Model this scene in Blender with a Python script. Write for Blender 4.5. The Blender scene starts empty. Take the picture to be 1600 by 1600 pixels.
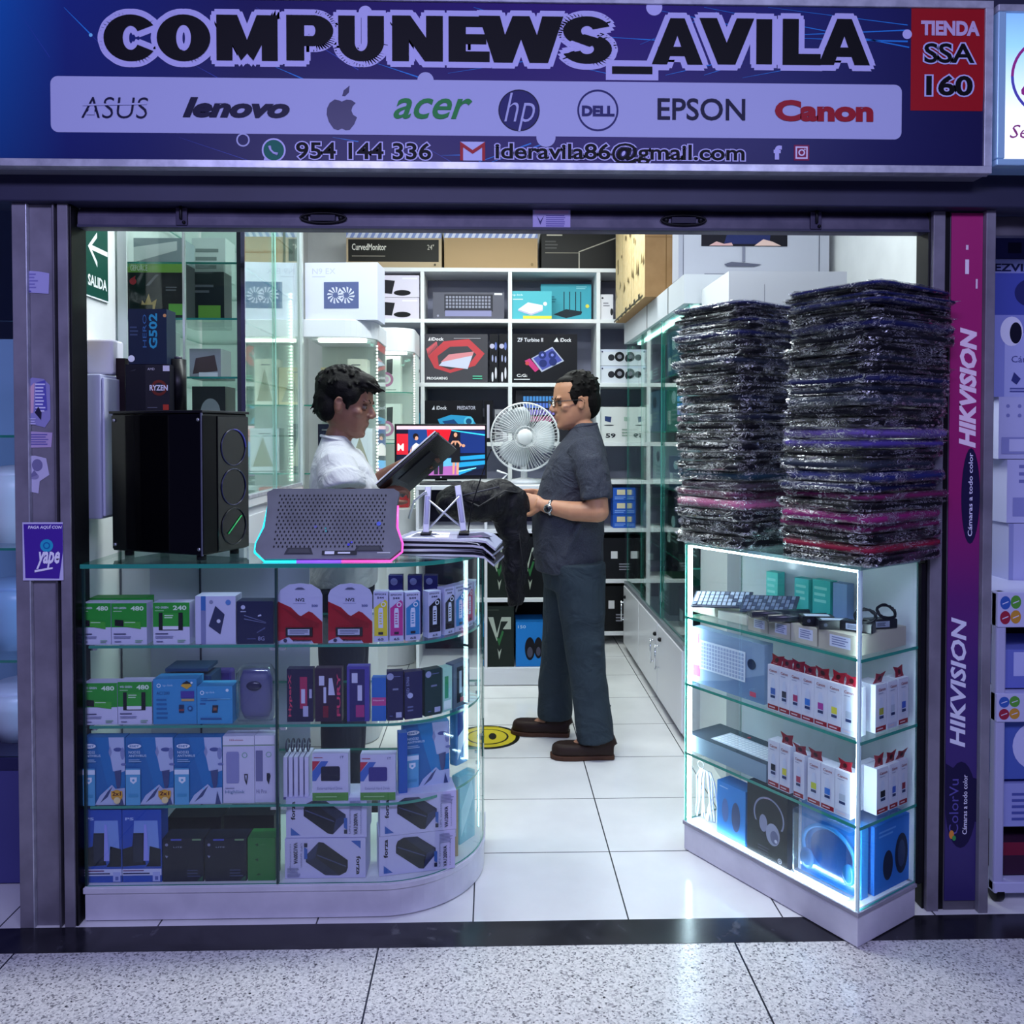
import bpy, bmesh, math, random
from mathutils import Vector, Matrix, Euler, noise
R = math.radians
random.seed(7)
sc = bpy.context.scene
COL = sc.collection

# ------------------------------------------------------------------ camera
F_PX, YAW, PITCH, CAM_H, PPX, PPY = 1300.0, R(1.41), R(1.2), 1.4, 800.0, 707.0
cam_d = bpy.data.cameras.new('camera'); cam = bpy.data.objects.new('camera', cam_d); COL.objects.link(cam)
cam.location = (0, 0, CAM_H); cam.rotation_euler = (R(90) - PITCH, 0, -YAW)
cam_d.sensor_width = 36; cam_d.sensor_fit = 'HORIZONTAL'; cam_d.lens = 36 * F_PX / 1600
cam_d.shift_y = (PPY - 800) / 1600; cam_d.clip_start = 0.02
sc.camera = cam

# ------------------------------------------------------------------ world, lights, exposure
w = bpy.data.worlds.new('world'); sc.world = w; w.use_nodes = True
w.node_tree.nodes['Background'].inputs[0].default_value = (0.22, 0.22, 0.62, 1)
w.node_tree.nodes['Background'].inputs[1].default_value = 0.13
def area(name, loc, rot, sx, sy, col, power):
    l = bpy.data.lights.new(name, 'AREA'); l.shape = 'RECTANGLE'; l.size = sx; l.size_y = sy
    l.color = col; l.energy = power
    o = bpy.data.objects.new(name, l); COL.objects.link(o); o.location = loc; o.rotation_euler = rot
    return o
area('corridor_lamp', (-0.9, -0.9, 3.1), (R(42), 0, 0), 1.6, 0.5, (0.54, 0.52, 1.0), 68)
area('corridor_lamp', (1.0, -0.4, 3.1), (R(28), 0, 0), 1.8, 0.5, (0.58, 0.60, 1.0), 44)
area('shop_lamp', (-0.15, 2.8, 2.92), (0, 0, 0), 1.8, 0.2, (0.92, 1.0, 0.99), 52)
area('shop_lamp', (0.1, 4.5, 2.92), (0, 0, 0), 1.4, 0.25, (0.92, 1.0, 0.97), 36)
area('shop_lamp', (1.05, 2.95, 2.92), (0, 0, 0), 0.6, 0.25, (0.80, 0.95, 1.0), 6)
sc.view_settings.view_transform = 'Standard'; sc.view_settings.look = 'None'
sc.view_settings.exposure = 0.0; sc.view_settings.gamma = 1.0
sc.view_settings.use_curve_mapping = False
try:
    sc.cycles.transparent_max_bounces = 32; sc.cycles.max_bounces = 10
except Exception: pass

# ------------------------------------------------------------------ projection helpers (photo pixel -> point on a plane)
_F = Vector((math.sin(YAW) * math.cos(PITCH), math.cos(YAW) * math.cos(PITCH), -math.sin(PITCH)))
_R = Vector((math.cos(YAW), -math.sin(YAW), 0)); _U = _R.cross(_F)
def _ray(px, py): return _F + _R * ((px - PPX) / F_PX) + _U * ((PPY - py) / F_PX)
def P(px, py, Y):
    d = _ray(px, py); return Vector((0, 0, CAM_H)) + d * (Y / d.y)
def PX(px, py, X):
    d = _ray(px, py); return Vector((0, 0, CAM_H)) + d * (X / d.x)

# ------------------------------------------------------------------ materials
def lin(c):
    if isinstance(c, str):
        c = c.lstrip('#'); c = [int(c[i:i+2], 16) / 255 for i in (0, 2, 4)]
    return tuple(((x / 12.92) if x <= .04045 else ((x + .055) / 1.055) ** 2.4) for x in c[:3]) + (1,)
_M = {}
def mat(c, rough=.5, metal=0., emit=0., coat=0.):
    k = (c, rough, metal, emit, coat)
    if k in _M: return _M[k]
    m = bpy.data.materials.new('material'); m.use_nodes = True
    b = m.node_tree.nodes['Principled BSDF']
    b.inputs['Base Color'].default_value = lin(c); b.inputs['Roughness'].default_value = rough
    b.inputs['Metallic'].default_value = metal
    if coat: b.inputs['Coat Weight'].default_value = coat; b.inputs['Coat Roughness'].default_value = .08
    elif rough >= .35 and metal < .2: b.inputs['Specular IOR Level'].default_value = .2
    if emit:
        b.inputs['Emission Color'].default_value = lin(c); b.inputs['Emission Strength'].default_value = emit
    m.diffuse_color = lin(c); _M[k] = m
    return m
class NT:
    def __init__(s, name):
        s.m = bpy.data.materials.new(name); s.m.use_nodes = True; s.t = s.m.node_tree
        s.b = s.t.nodes['Principled BSDF']; s.out = s.t.nodes['Material Output']
    def n(s, typ, **kw):
        x = s.t.nodes.new(typ)
        for k, v in kw.items():
            if k.startswith('i_'):
                q = k[2:]; q = int(q) if q.isdigit() else q.replace('_', ' ')
                x.inputs[q].default_value = v
            else: setattr(x, k, v)
        return x
    def l(s, a, b): s.t.links.new(a, b)
    def ma(s, op, a, b=None, c=None):
        x = s.t.nodes.new('ShaderNodeMath'); x.operation = op
        for i, v in enumerate((a, b, c)):
            if v is None: continue
            if isinstance(v, (int, float)): x.inputs[i].default_value = v
            else: s.l(v, x.inputs[i])
        return x.outputs[0]
    def ramp(s, fac, stops):
        x = s.t.nodes.new('ShaderNodeValToRGB'); e = x.color_ramp.elements
        while len(e) < len(stops): e.new(.5)
        for el, (p, c) in zip(e, stops): el.position = p; el.color = lin(c)
        s.l(fac, x.inputs[0]); return x.outputs[0]
    def mix(s, fac, a, b):
        x = s.t.nodes.new('ShaderNodeMix'); x.data_type = 'RGBA'
        for v, i in ((fac, 0), (a, 6), (b, 7)):
            if isinstance(v, (int, float)): x.inputs[i].default_value = v
            elif isinstance(v, (tuple, str)): x.inputs[i].default_value = lin(v) if isinstance(v, str) else v
            else: s.l(v, x.inputs[i])
        return x.outputs[2]
    def pos(s):
        g = s.n('ShaderNodeNewGeometry'); x = s.n('ShaderNodeSeparateXYZ'); s.l(g.outputs['Position'], x.inputs[0]); return g.outputs['Position'], x.outputs
    def bump(s, h, st, dist=.01):
        b = s.n('ShaderNodeBump'); b.inputs['Strength'].default_value = st; b.inputs['Distance'].default_value = dist
        s.l(h, b.inputs['Height']); s.l(b.outputs[0], s.b.inputs['Normal'])

def glass_mat(name, tint, boost=1.0, base=.024, rough=0.0):
    k = NT(name); k.t.nodes.remove(k.b)
    lw = k.n('ShaderNodeLayerWeight'); lw.inputs[0].default_value = .5
    f = k.ma('POWER', lw.outputs['Facing'], 5.0); f = k.ma('MULTIPLY_ADD', f, .9 * boost, base); f = k.ma('MINIMUM', f, .95)
    tr = k.n('ShaderNodeBsdfTransparent'); tr.inputs[0].default_value = tint
    gl = k.n('ShaderNodeBsdfGlossy'); gl.inputs['Roughness'].default_value = rough; gl.inputs[0].default_value = (.95, 1, .98, 1)
    mx = k.n('ShaderNodeMixShader'); k.l(f, mx.inputs[0]); k.l(tr.outputs[0], mx.inputs[1]); k.l(gl.outputs[0], mx.inputs[2])
    k.l(mx.outputs[0], k.out.inputs[0]); return k.m
GLASS = glass_mat('clear_glass', (.96, .985, .975, 1))
GLASS_G = glass_mat('greenish_glass', (.86, .96, .93, 1), 1.3, .06)
PLASTIC = glass_mat('clear_plastic', (.9, .9, .93, 1), 1.5, .12, .12)
GEDGE = mat('#2f8f7c', .15, 0, 0, .5)
GEDGE_L = mat('#9fd8c8', .2, 0, 0, .5)
WHITE = mat('#dfe1e6', .35); WHITE_G = mat('#e4e6ee', .22, 0, 0, .3)
BLACK = mat('#101014', .4); GLOSSB = mat('#08080c', .08, 0, 0, .6)
STEEL = mat('#b9bcc4', .3, .9); CHROME = mat('#d5d8de', .12, 1)
LED = mat('#d9f2ff', .4, 0, 9.0); LEDW = mat('#f4fff4', .4, 0, 6.0)

def noisy(name, c1, c2, scale, rough=.5, metal=0., bump=.0, det=4, stops=(.35, .65), coat=0):
    k = NT(name); p, _ = k.pos()
    nz = k.n('ShaderNodeTexNoise'); nz.inputs['Scale'].default_value = scale; nz.inputs['Detail'].default_value = det
    k.l(p, nz.inputs['Vector'])
    k.l(k.ramp(nz.outputs['Fac'], [(stops[0], c1), (stops[1], c2)]), k.b.inputs['Base Color'])
    k.b.inputs['Roughness'].default_value = rough; k.b.inputs['Metallic'].default_value = metal
    if coat: k.b.inputs['Coat Weight'].default_value = coat
    if bump: k.bump(nz.outputs['Fac'], bump)
    return k.m
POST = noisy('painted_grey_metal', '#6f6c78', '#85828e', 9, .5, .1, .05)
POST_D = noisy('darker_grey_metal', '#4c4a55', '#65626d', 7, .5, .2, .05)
DARKM = noisy('dark_blue_beam', '#20213c', '#2a2b48', 3, .55)
ROLLER = noisy('weathered_shutter_paint', '#413d54', '#595468', 14, .5, .1, .1, 6)
ALU = noisy('worn_aluminium', '#a5a7b4', '#c4c6d0', 25, .35, .3, .03)

# terrazzo, white tiles, black stone
def terrazzo():
    k = NT('terrazzo'); p, s = k.pos()
    v = k.n('ShaderNodeTexVoronoi'); v.inputs['Scale'].default_value = 210; k.l(p, v.inputs['Vector'])
    sp = k.n('ShaderNodeSeparateColor'); k.l(v.outputs['Color'], sp.inputs[0])
    c = k.ramp(sp.outputs[0], [(0, '#6a686c'), (.12, '#9a989a'), (.28, '#c0bfbe'), (.8, '#dcdad7')])
    v2 = k.n('ShaderNodeTexVoronoi'); v2.inputs['Scale'].default_value = 55; k.l(p, v2.inputs['Vector'])
    s2 = k.n('ShaderNodeSeparateColor'); k.l(v2.outputs['Color'], s2.inputs[0])
    chip = k.ma('MULTIPLY', k.ma('LESS_THAN', v2.outputs['Distance'], .20), k.ma('LESS_THAN', s2.outputs[1], .05))
    c = k.mix(chip, c, '#3a383d')
    x = k.ma('ADD', s[0], k.ma('MULTIPLY', s[1], 0.0))
    fx = k.ma('FRACT', k.ma('DIVIDE', k.ma('ADD', x, .312 + 9.8), .98))
    j = k.ma('MULTIPLY', k.ma('LESS_THAN', fx, .005), 1.0)
    c = k.mix(j, c, '#2a2b33'); k.l(c, k.b.inputs['Base Color'])
    nz = k.n('ShaderNodeTexNoise'); nz.inputs['Scale'].default_value = 4; k.l(p, nz.inputs['Vector'])
    k.l(k.ma('MULTIPLY_ADD', nz.outputs['Fac'], .12, .16), k.b.inputs['Roughness'])
    return k.m
def tiles():
    k = NT('white_floor_tile'); p, s = k.pos()
    fx = k.ma('FRACT', k.ma('DIVIDE', k.ma('ADD', s[0], .056 + 4.49), .449))
    fy = k.ma('FRACT', k.ma('DIVIDE', k.ma('ADD', s[1], -2.757 + 4.1), .41))
    j = k.ma('MAXIMUM', k.ma('LESS_THAN', fx, .010), k.ma('LESS_THAN', fy, .010))
    nz = k.n('ShaderNodeTexNoise'); nz.inputs['Scale'].default_value = 6; nz.inputs['Detail'].default_value = 6; k.l(p, nz.inputs['Vector'])
    c = k.mix(nz.outputs['Fac'], '#d5d6d6', '#ecedec')
    c = k.mix(j, c, '#3a3c40'); k.l(c, k.b.inputs['Base Color'])
    k.l(k.ma('MULTIPLY_ADD', nz.outputs['Fac'], .14, .05), k.b.inputs['Roughness']); return k.m
def stone():
    k = NT('black_stone_strip'); p, s = k.pos()
    nz = k.n('ShaderNodeTexNoise'); nz.inputs['Scale'].default_value = 8; nz.inputs['Detail'].default_value = 8; nz.inputs['Distortion'].default_value = 1.5
    k.l(p, nz.inputs['Vector'])
    k.l(k.ramp(nz.outputs['Fac'], [(.35, '#1b1b22'), (.62, '#2a2a31'), (.7, '#4a4a50')]), k.b.inputs['Base Color'])
    k.b.inputs['Roughness'].default_value = .22; return k.m

# ------------------------------------------------------------------ text geometry
_TX = {}
def text_raw(s, off=0., shear=0., res=3, space=1.0):
    k = (s, off, shear, res, space)
    if k in _TX: return _TX[k]
    cu = bpy.data.curves.new('t', 'FONT'); cu.body = s; cu.offset = off; cu.shear = shear; cu.resolution_u = res
    cu.size = 1; cu.fill_mode = 'FRONT'; cu.space_character = space
    o = bpy.data.objects.new('t', cu); COL.objects.link(o)
    dg = bpy.context.evaluated_depsgraph_get(); me = o.evaluated_get(dg).to_mesh()
    vs = [(v.co.x, v.co.y) for v in me.vertices]; fs = [tuple(p.vertices) for p in me.polygons]
    o.evaluated_get(dg).to_mesh_clear(); bpy.data.objects.remove(o); bpy.data.curves.remove(cu)
    xs = [v[0] for v in vs] or [0, 1]; ys = [v[1] for v in vs] or [0, 1]
    _TX[k] = (vs, fs, (min(xs), min(ys), max(xs), max(ys)))
    return _TX[k]

# ------------------------------------------------------------------ mesh builder
class MB:
    def __init__(s): s.v = []; s.f = []; s.m = []; s.mats = []; s.T = Matrix(); s.sm = []
    def mi(s, m):
        if isinstance(m, str): m = mat(m)
        if m not in s.mats: s.mats.append(m)
        return s.mats.index(m)
    def add(s, vs, fs, m, smooth=False):
        b = len(s.v); s.v += [tuple(s.T @ Vector(p)) for p in vs]; i = s.mi(m) if not isinstance(m, list) else None
        for q, f in enumerate(fs):
            s.f.append(tuple(b + k for k in f)); s.m.append(i if i is not None else s.mi(m[q])); s.sm.append(smooth)
        return s
    def box(s, x0, x1, y0, y1, z0, z1, m, ms=None):
        """ms: optional dict face -> material; faces: f (y0), b (y1), l (x0), r (x1), d (z0), u (z1)"""
        vs = [(x0,y0,z0),(x1,y0,z0),(x1,y1,z0),(x0,y1,z0),(x0,y0,z1),(x1,y0,z1),(x1,y1,z1),(x0,y1,z1)]
        fs = [(0,3,2,1),(4,5,6,7),(0,1,5,4),(1,2,6,5),(2,3,7,6),(3,0,4,7)]
        ks = 'dufrbl'; ms = ms or {}
        return s.add(vs, fs, [ms.get(k, m) for k in ks])
    def prism(s, pts, z0, z1, m, side=None):
        n = len(pts); vs = [(x, y, z0) for x, y in pts] + [(x, y, z1) for x, y in pts]
        s.add(vs, [tuple(range(n))[::-1], tuple(range(n, 2 * n))], m)
        b = len(s.v) - 2 * n; i = s.mi(side or m)
        for k in range(n):
            s.f.append((b + k, b + (k+1) % n, b + n + (k+1) % n, b + n + k)); s.m.append(i); s.sm.append(False)
        return s
    def tube(s, pts, rad, m, n=10, closed=False, caps=True, flat=1.0, up=None):
        pts = [Vector(p) for p in pts]; N = len(pts)
        if isinstance(rad, (int, float)): rad = [rad] * N
        vs = []; prev = None
        for i, p in enumerate(pts):
            if closed: t = pts[(i+1) % N] - pts[i-1]
            else: t = pts[min(i+1, N-1)] - pts[max(i-1, 0)]
            t.normalize()
            if prev is None:
                a = Vector(up) if up else (Vector((0,0,1)) if abs(t.z) < .9 else Vector((1,0,0)))
                u = a - t * a.dot(t)
            else: u = prev - t * prev.dot(t)
            u.normalize(); prev = u; wv = t.cross(u)
            for k in range(n):
                an = 2 * math.pi * k / n; vs.append(tuple(p + (u * math.cos(an) * flat + wv * math.sin(an)) * rad[i]))
        fs = []
        for i in range(N if closed else N - 1):
            j = (i + 1) % N
            for k in range(n): fs.append((i*n+k, i*n+(k+1) % n, j*n+(k+1) % n, j*n+k))
        if caps and not closed: fs += [tuple(range(n))[::-1], tuple(range((N-1)*n, N*n))]
        return s.add(vs, fs, m, True)
    def rod(s, a, b, r, m, n=12, r2=None): return s.tube([a, b], [r, r if r2 is None else r2], m, n)
    def ball(s, c, r, m, rot=None, nu=16, nv=10):
        if isinstance(r, (int, float)): r = (r, r, r)
        c = Vector(c); vs = []; fs = []
        for j in range(nv + 1):
            ph = math.pi * j / nv
            for i in range(nu):
                th = 2 * math.pi * i / nu
                q = Vector((r[0]*math.sin(ph)*math.cos(th), r[1]*math.sin(ph)*math.sin(th), r[2]*math.cos(ph)))
                if rot is not None: q = rot @ q
                vs.append(tuple(c + q))
        for j in range(nv):
            for i in range(nu): fs.append((j*nu+i, (j+1)*nu+i, (j+1)*nu+(i+1) % nu, j*nu+(i+1) % nu))
        return s.add(vs, fs, m, True)
    def loft(s, rings, m):
        """rings: list of point lists of equal length, bottom to top, counter-clockwise"""
        n = len(rings[0]); vs = [tuple(p) for r in rings for p in r]; fs = []
        for i in range(len(rings) - 1):
            for k in range(n): fs.append((i*n+k, i*n+(k+1) % n, (i+1)*n+(k+1) % n, (i+1)*n+k))
        fs += [tuple(range(n))[::-1], tuple(range((len(rings)-1)*n, len(rings)*n))]
        return s.add(vs, fs, m, True)
    # decals on a planar face: O origin (bottom left), U, V edge vectors
    def decals(s, O, U, V, items, lift=.0004, start=1):
        O, U, V = Vector(O), Vector(U), Vector(V); n = U.cross(V).normalized(); W, Hh = U.length, V.length
        for k, it in enumerate(items):
            L = n * lift * (k + start); pt = lambda u, v: tuple(O + U * u + V * v + L)
            ty, c = it[0], it[1]; a = it[2:]
            if ty == 'r':
                u0, v0, u1, v1 = a[:4]; s.add([pt(u0, v0), pt(u1, v0), pt(u1, v1), pt(u0, v1)], [(0,1,2,3)], c)
            elif ty == 'p':
                s.add([pt(*q) for q in a[0]], [tuple(range(len(a[0])))], c)
            elif ty in ('c', 'e'):
                cu, cv, r = a[:3]; ru, rv = (r * Hh / W, r) if ty == 'c' else (r, a[3])
                s.add([pt(cu + ru * math.cos(t * math.pi / 12), cv + rv * math.sin(t * math.pi / 12)) for t in range(24)], [tuple(range(24))], c)
            elif ty == 'o':
                cu, cv, r, th = a[:4]; vs = []
                for t in range(32):
                    an = t * math.pi / 16
                    for q in (r, r - th): vs.append(pt(cu + q * Hh / W * math.cos(an), cv + q * math.sin(an)))
                s.add(vs, [(2*t, 2*((t+1) % 32), 2*((t+1) % 32)+1, 2*t+1) for t in range(32)], c)
            elif ty == 'l':
                nl, u0, v0, u1, v1 = a[:5]; h = (v1 - v0) / nl; rr = random.Random(int(u0*99)+int(v0*77)+nl)
                for q in range(nl):
                    e = u0 + (u1 - u0) * rr.uniform(.7, 1); s.add([pt(u0, v0+h*(q+.25)), pt(e, v0+h*(q+.25)), pt(e, v0+h*(q+.7)), pt(u0, v0+h*(q+.7))], [(0,1,2,3)], c)
            elif ty in ('t', 'tv'):   # text, or text running upwards
                st, u0, v0, u1, v1 = a[:5]; off = a[5] if len(a) > 5 else 0.; sh = a[6] if len(a) > 6 else 0.
                oc = a[7] if len(a) > 7 else None; oo = a[8] if len(a) > 8 else .06; res = a[9] if len(a) > 9 else 2
                vs, fs, bb = text_raw(st, off, sh, res)
                def mp(x, y, lay):
                    fx = (x - bb[0]) / max(bb[2]-bb[0], 1e-6); fy = (y - bb[1]) / max(bb[3]-bb[1], 1e-6)
                    if ty == 'tv': q = O + U * (u1 - (u1-u0) * fy) + V * (v0 + (v1-v0) * fx)
                    else: q = O + U * (u0 + (u1-u0) * fx) + V * (v0 + (v1-v0) * fy)
                    return tuple(q + L + n * lay)
                if oc:
                    v2, f2, _ = text_raw(st, off + oo, sh, res); s.add([mp(x, y, 0) for x, y in v2], f2, oc)
                s.add([mp(x, y, lift * .6 if oc else 0) for x, y in vs], fs, c)
        return s
    def build(s, name, parent=None, loc=None, rz=0., bevel=0., seg=2, bw=None):
        me = bpy.data.meshes.new(name); me.from_pydata(s.v, [], s.f)
        for m in s.mats: me.materials.append(m)
        me.polygons.foreach_set('material_index', s.m); me.polygons.foreach_set('use_smooth', s.sm); me.update()
        o = bpy.data.objects.new(name, me); COL.objects.link(o)
        if loc is not None: o.location = loc
        o.rotation_euler = (0, 0, rz)
        if parent: o.parent = parent
        if bevel:
            b = o.modifiers.new('bevel', 'BEVEL'); b.width = bevel; b.segments = seg; b.limit_method = 'ANGLE'; b.angle_limit = R(40)
        return o
def tag(o, label, cat, group=None, kind=None):
    if label: o['label'] = label
    if cat: o['category'] = cat
    if group: o['group'] = group
    if kind: o['kind'] = kind
    return o
def struct(o, label=None):
    o['kind'] = 'structure'
    if label: o['label'] = label
    return o
def empty(name, loc=(0,0,0), rz=0.):
    o = bpy.data.objects.new(name, None); COL.objects.link(o); o.location = loc; o.rotation_euler = (0, 0, rz); o.empty_display_size = .1
    return o
def bx(*a, **k): return MB().box(*a, **k)
def dup(o, parent=None):
    c = o.copy(); COL.objects.link(c)
    if parent: c.parent = parent
    for ch in o.children: dup(ch, c)
    return c
# ================================================================== THE SETTING
struct(bx(-3.2, 3.2, -2.5, 2.25, -.1, 0, terrazzo()).build('floor'), 'speckled terrazzo floor of the corridor')
struct(bx(-3.2, 3.2, 2.25, 2.366, -.1, .001, stone()).build('trim_1'), 'black polished stone threshold strip')
struct(bx(-3.2, 3.2, 2.366, 5.95, -.1, 0, tiles()).build('floor'), 'white tiled floor of the shop')
WALLM = noisy('white_wall_paint', '#d9dbdc', '#e3e5e6', 5, .6)
struct(bx(-1.37, -1.27, 2.47, 5.85, 0, 3.0, WALLM).build('wall_left'), 'white painted shop wall')
struct(bx(1.6, 1.7, 3.0, 5.85, 0, 3.0, WALLM).build('wall_right'), 'white painted shop wall')
struct(bx(-1.37, 1.7, 5.82, 5.95, 0, 3.0, WALLM).build('wall_back'), 'white painted back wall')
struct(bx(-3.2, 3.2, 2.5, 5.95, 3.0, 3.1, WHITE).build('ceiling'), 'white shop ceiling')
struct(bx(-3.2, 3.2, 2.42, 2.5, 2.06, 3.1, DARKM).build('wall_front'), 'dark wall above the shutter')
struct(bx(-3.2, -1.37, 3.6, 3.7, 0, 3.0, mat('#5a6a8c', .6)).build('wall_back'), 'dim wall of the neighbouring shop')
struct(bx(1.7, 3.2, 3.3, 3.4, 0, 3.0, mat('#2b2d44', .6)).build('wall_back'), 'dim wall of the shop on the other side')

# beam over the shutter
struct(bx(-1.9, 2.4, 2.345, 2.42, 2.047, 2.16, DARKM).build('trim_2', bevel=.004), 'dark blue beam under the sign')

# left facade column
m = MB()
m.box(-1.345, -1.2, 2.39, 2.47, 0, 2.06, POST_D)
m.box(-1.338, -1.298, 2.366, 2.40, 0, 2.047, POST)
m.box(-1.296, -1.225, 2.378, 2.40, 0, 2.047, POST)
m.box(-1.300, -1.296, 2.364, 2.40, 0, 2.047, ALU)
m.box(-1.228, -1.222, 2.366, 2.40, 0, 2.047, POST_D)
m.box(-1.213, -1.184, 2.366, 2.44, 0, 2.047, POST)
m.box(-1.184, -1.177, 2.372, 2.46, 0, 2.047, BLACK)
struct(m.build('trim_3', bevel=.002), 'grey metal column left of the shop opening')
# right facade column: roller guide rails, banner strip behind, silver post
m = MB()
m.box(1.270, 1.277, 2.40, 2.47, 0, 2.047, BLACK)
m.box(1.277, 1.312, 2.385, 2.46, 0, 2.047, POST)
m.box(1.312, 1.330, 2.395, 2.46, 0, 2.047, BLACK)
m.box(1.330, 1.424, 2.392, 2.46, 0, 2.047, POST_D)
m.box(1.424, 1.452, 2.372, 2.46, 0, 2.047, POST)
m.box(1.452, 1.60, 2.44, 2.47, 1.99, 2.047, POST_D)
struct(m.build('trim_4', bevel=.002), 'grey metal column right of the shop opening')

# ---- paper scraps glued on the left column
def scrap(name, label, px, Y, c, items, group=None, wob=.0015, seed=1):
    r = random.Random(seed); pts = []
    q = [P(x, y, Y) for x, y in px]
    m = MB(); xs = [a.x for a in q]; zs = [a.z for a in q]; x0, x1, z0, z1 = min(xs), max(xs), min(zs), max(zs)
    vs = [(a.x, Y, a.z) for a in q] + [(a.x, Y + .001, a.z) for a in q]; n = len(q)
    m.add(vs, [tuple(range(n)), tuple(range(n, 2*n))[::-1]] + [(k, n + k, n + (k+1) % n, (k+1) % n) for k in range(n)], c)
    m.decals((x0, Y, z0), (x1-x0, 0, 0), (0, 0, z1-z0), items)
    return tag(m.build(name), label, 'sticker', group)
G = 'paper scraps on the left column'
scrap('torn_sticker', 'pale torn sticker remnant, topmost on the left grey column', [(23,456),(76,459),(77,427),(60,424),(24,422)], 2.376, mat('#a9a6d6',.6),
      [('l','#7c78b8',5,.1,.2,.7,.9),('e','#5a55a0',.3,.1,.18,.06)], G)
scrap('torn_poster', 'ragged torn poster of a grid tower drawing on the left column', [(32,662),(35,640),(30,618),(38,598),(50,590),(68,592),(78,602),(79,655),(70,668),(55,664)], 2.376, mat('#8f8cc0',.6),
      [('p','#d0a8bc',[(.2,.25),(.45,.3),(.5,.9),(.25,.75)]),('p','#5a58b0',[(.5,.3),(.9,.35),(.85,.95),(.55,.9)]),('l','#dcdcf4',9,.52,.3,.86,.9),('p','#24233c',[(.5,.3),(.62,.42),(.72,.3),(.7,.15)]),('l','#c9c6e8',3,.05,.05,.6,.2)], G)
scrap('torn_sticker', 'long pinkish sticker strip with small print on the left column', [(27,700),(80,699),(82,676),(28,673)], 2.376, mat('#b7a3c9',.6),
      [('p','#2a2840',[(.02,.85),(.3,.55),(.3,.35),(.1,.5)]),('l','#6c66a8',5,.35,.15,.95,.85)], G)
scrap('torn_poster', 'torn white paper scrap with a faded face, above the payment sign', [(31,765),(36,712),(55,712),(72,716),(77,742),(62,752),(60,771),(45,768)], 2.376, mat('#bfbcd8',.6),
      [('e','#77749c',.6,.75,.18,.16),('e','#8f8cb0',.5,.45,.15,.08),('l','#3c3a58',1,.02,.3,.2,.4),('p','#77749c',[(.3,.4),(.5,.62),(.62,.5)])], G)
# yape payment sign
q0, q1 = P(36, 907, 2.361), P(98, 816, 2.361); W, H_ = q1.x - q0.x, q1.z - q0.z
m = bx(q0.x, q1.x, 2.361, 2.363, q0.z, q1.z, mat('#c9c6ea', .4))
m.decals((q0.x, 2.361, q0.z), (W, 0, 0), (0, 0, H_), [('p', mat('#4a2c9a', .4), [(.06,.04),(.90,.03),(1.0,.5),(1.0,.97),(.03,.97)]),
    ('t', '#f2f0ff', 'PAGA AQUÍ CON', .14, .88, .98, .955, .03, .2), ('c', '#2aa7c9', .6, .60, .11), ('o', '#1a6aa8', .6, .60, .06, .02),
    ('t', '#f2f0ff', 'yape', .34, .2, .93, .50, .03, .35), ('p', '#f2f0ff', [(.3,.14),(.75,.2),(.75,.23),(.3,.18)])])
tag(m.build('payment_sign'), 'purple payment sign with white lettering taped to the left column', 'sign')

# ---- tall magenta and purple banner on the right column
k = NT('banner_print'); p_, s_ = k.pos()
k.l(k.ramp(k.ma('DIVIDE', s_[2], 2.05), [(0, '#322a66'), (.33, '#3d2570'), (.45, '#5c1f6c'), (.6, '#961a68'), (1, '#ac1f6e')]), k.b.inputs['Base Color']); k.b.inputs['Roughness'].default_value = .4
bn = empty('vertical_banner', (1.377, 2.388, .0))
BANNER = bx(-.046, .046, 0, .003, .03, 2.042, k.m); BX = lambda px: P(px, 800, 2.388).x - 1.377
def bz(py): return P(1500, py, 2.388).z
B0, BW = (-.046, 0, 0), (.092, 0, 0)
def bband(y0, y1, items): BANNER.decals((-.046, 0, bz(y0)), (.092, 0, 0), (0, 0, bz(y1) - bz(y0)), items)
bband(1172, 960, [('tv', mat('#dcdcf0', .4), 'HIKVISION', .12, .02, .62, .98, .03, .25)])
bband(1325, 1190, [('e', '#1d1740', .5, .5, .5, .5), ('p', '#1d1740', [(0,.45),(1,.3),(1,.8),(.6,.85),(0,.98)]), ('tv', '#5a52a0', 'ColorVu', .12, .16, .42, .8, .0), ('tv', '#e6e4fa', 'Cámaras a todo color', .55, .16, .7, .85, .01),
    ('e', '#d88a3a', .2, .16, .08, .05), ('e', '#3d9a50', .28, .12, .06, .03)])
bband(850, 700, [('e', '#1d1740', .7, .5, .3, .5), ('tv', '#e6e4fa', 'Cámaras a todo color', .62, .08, .76, .95, .01)])
bband(700, 322, [('tv', '#f0d8ea', 'HIKVISION', .3, .0, .85, .5, .05, .25), ('r', '#e8cfe0', .46, .82, .54, .84), ('r', '#f0e0ee', .44, .72, .56, .78), ('r', '#e8cfe0', .78, .66, .84, .7)])
BANNER.build('banner_print', bn)
tag(bn, 'tall magenta to purple camera advert strip on the right column', 'banner')

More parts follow.
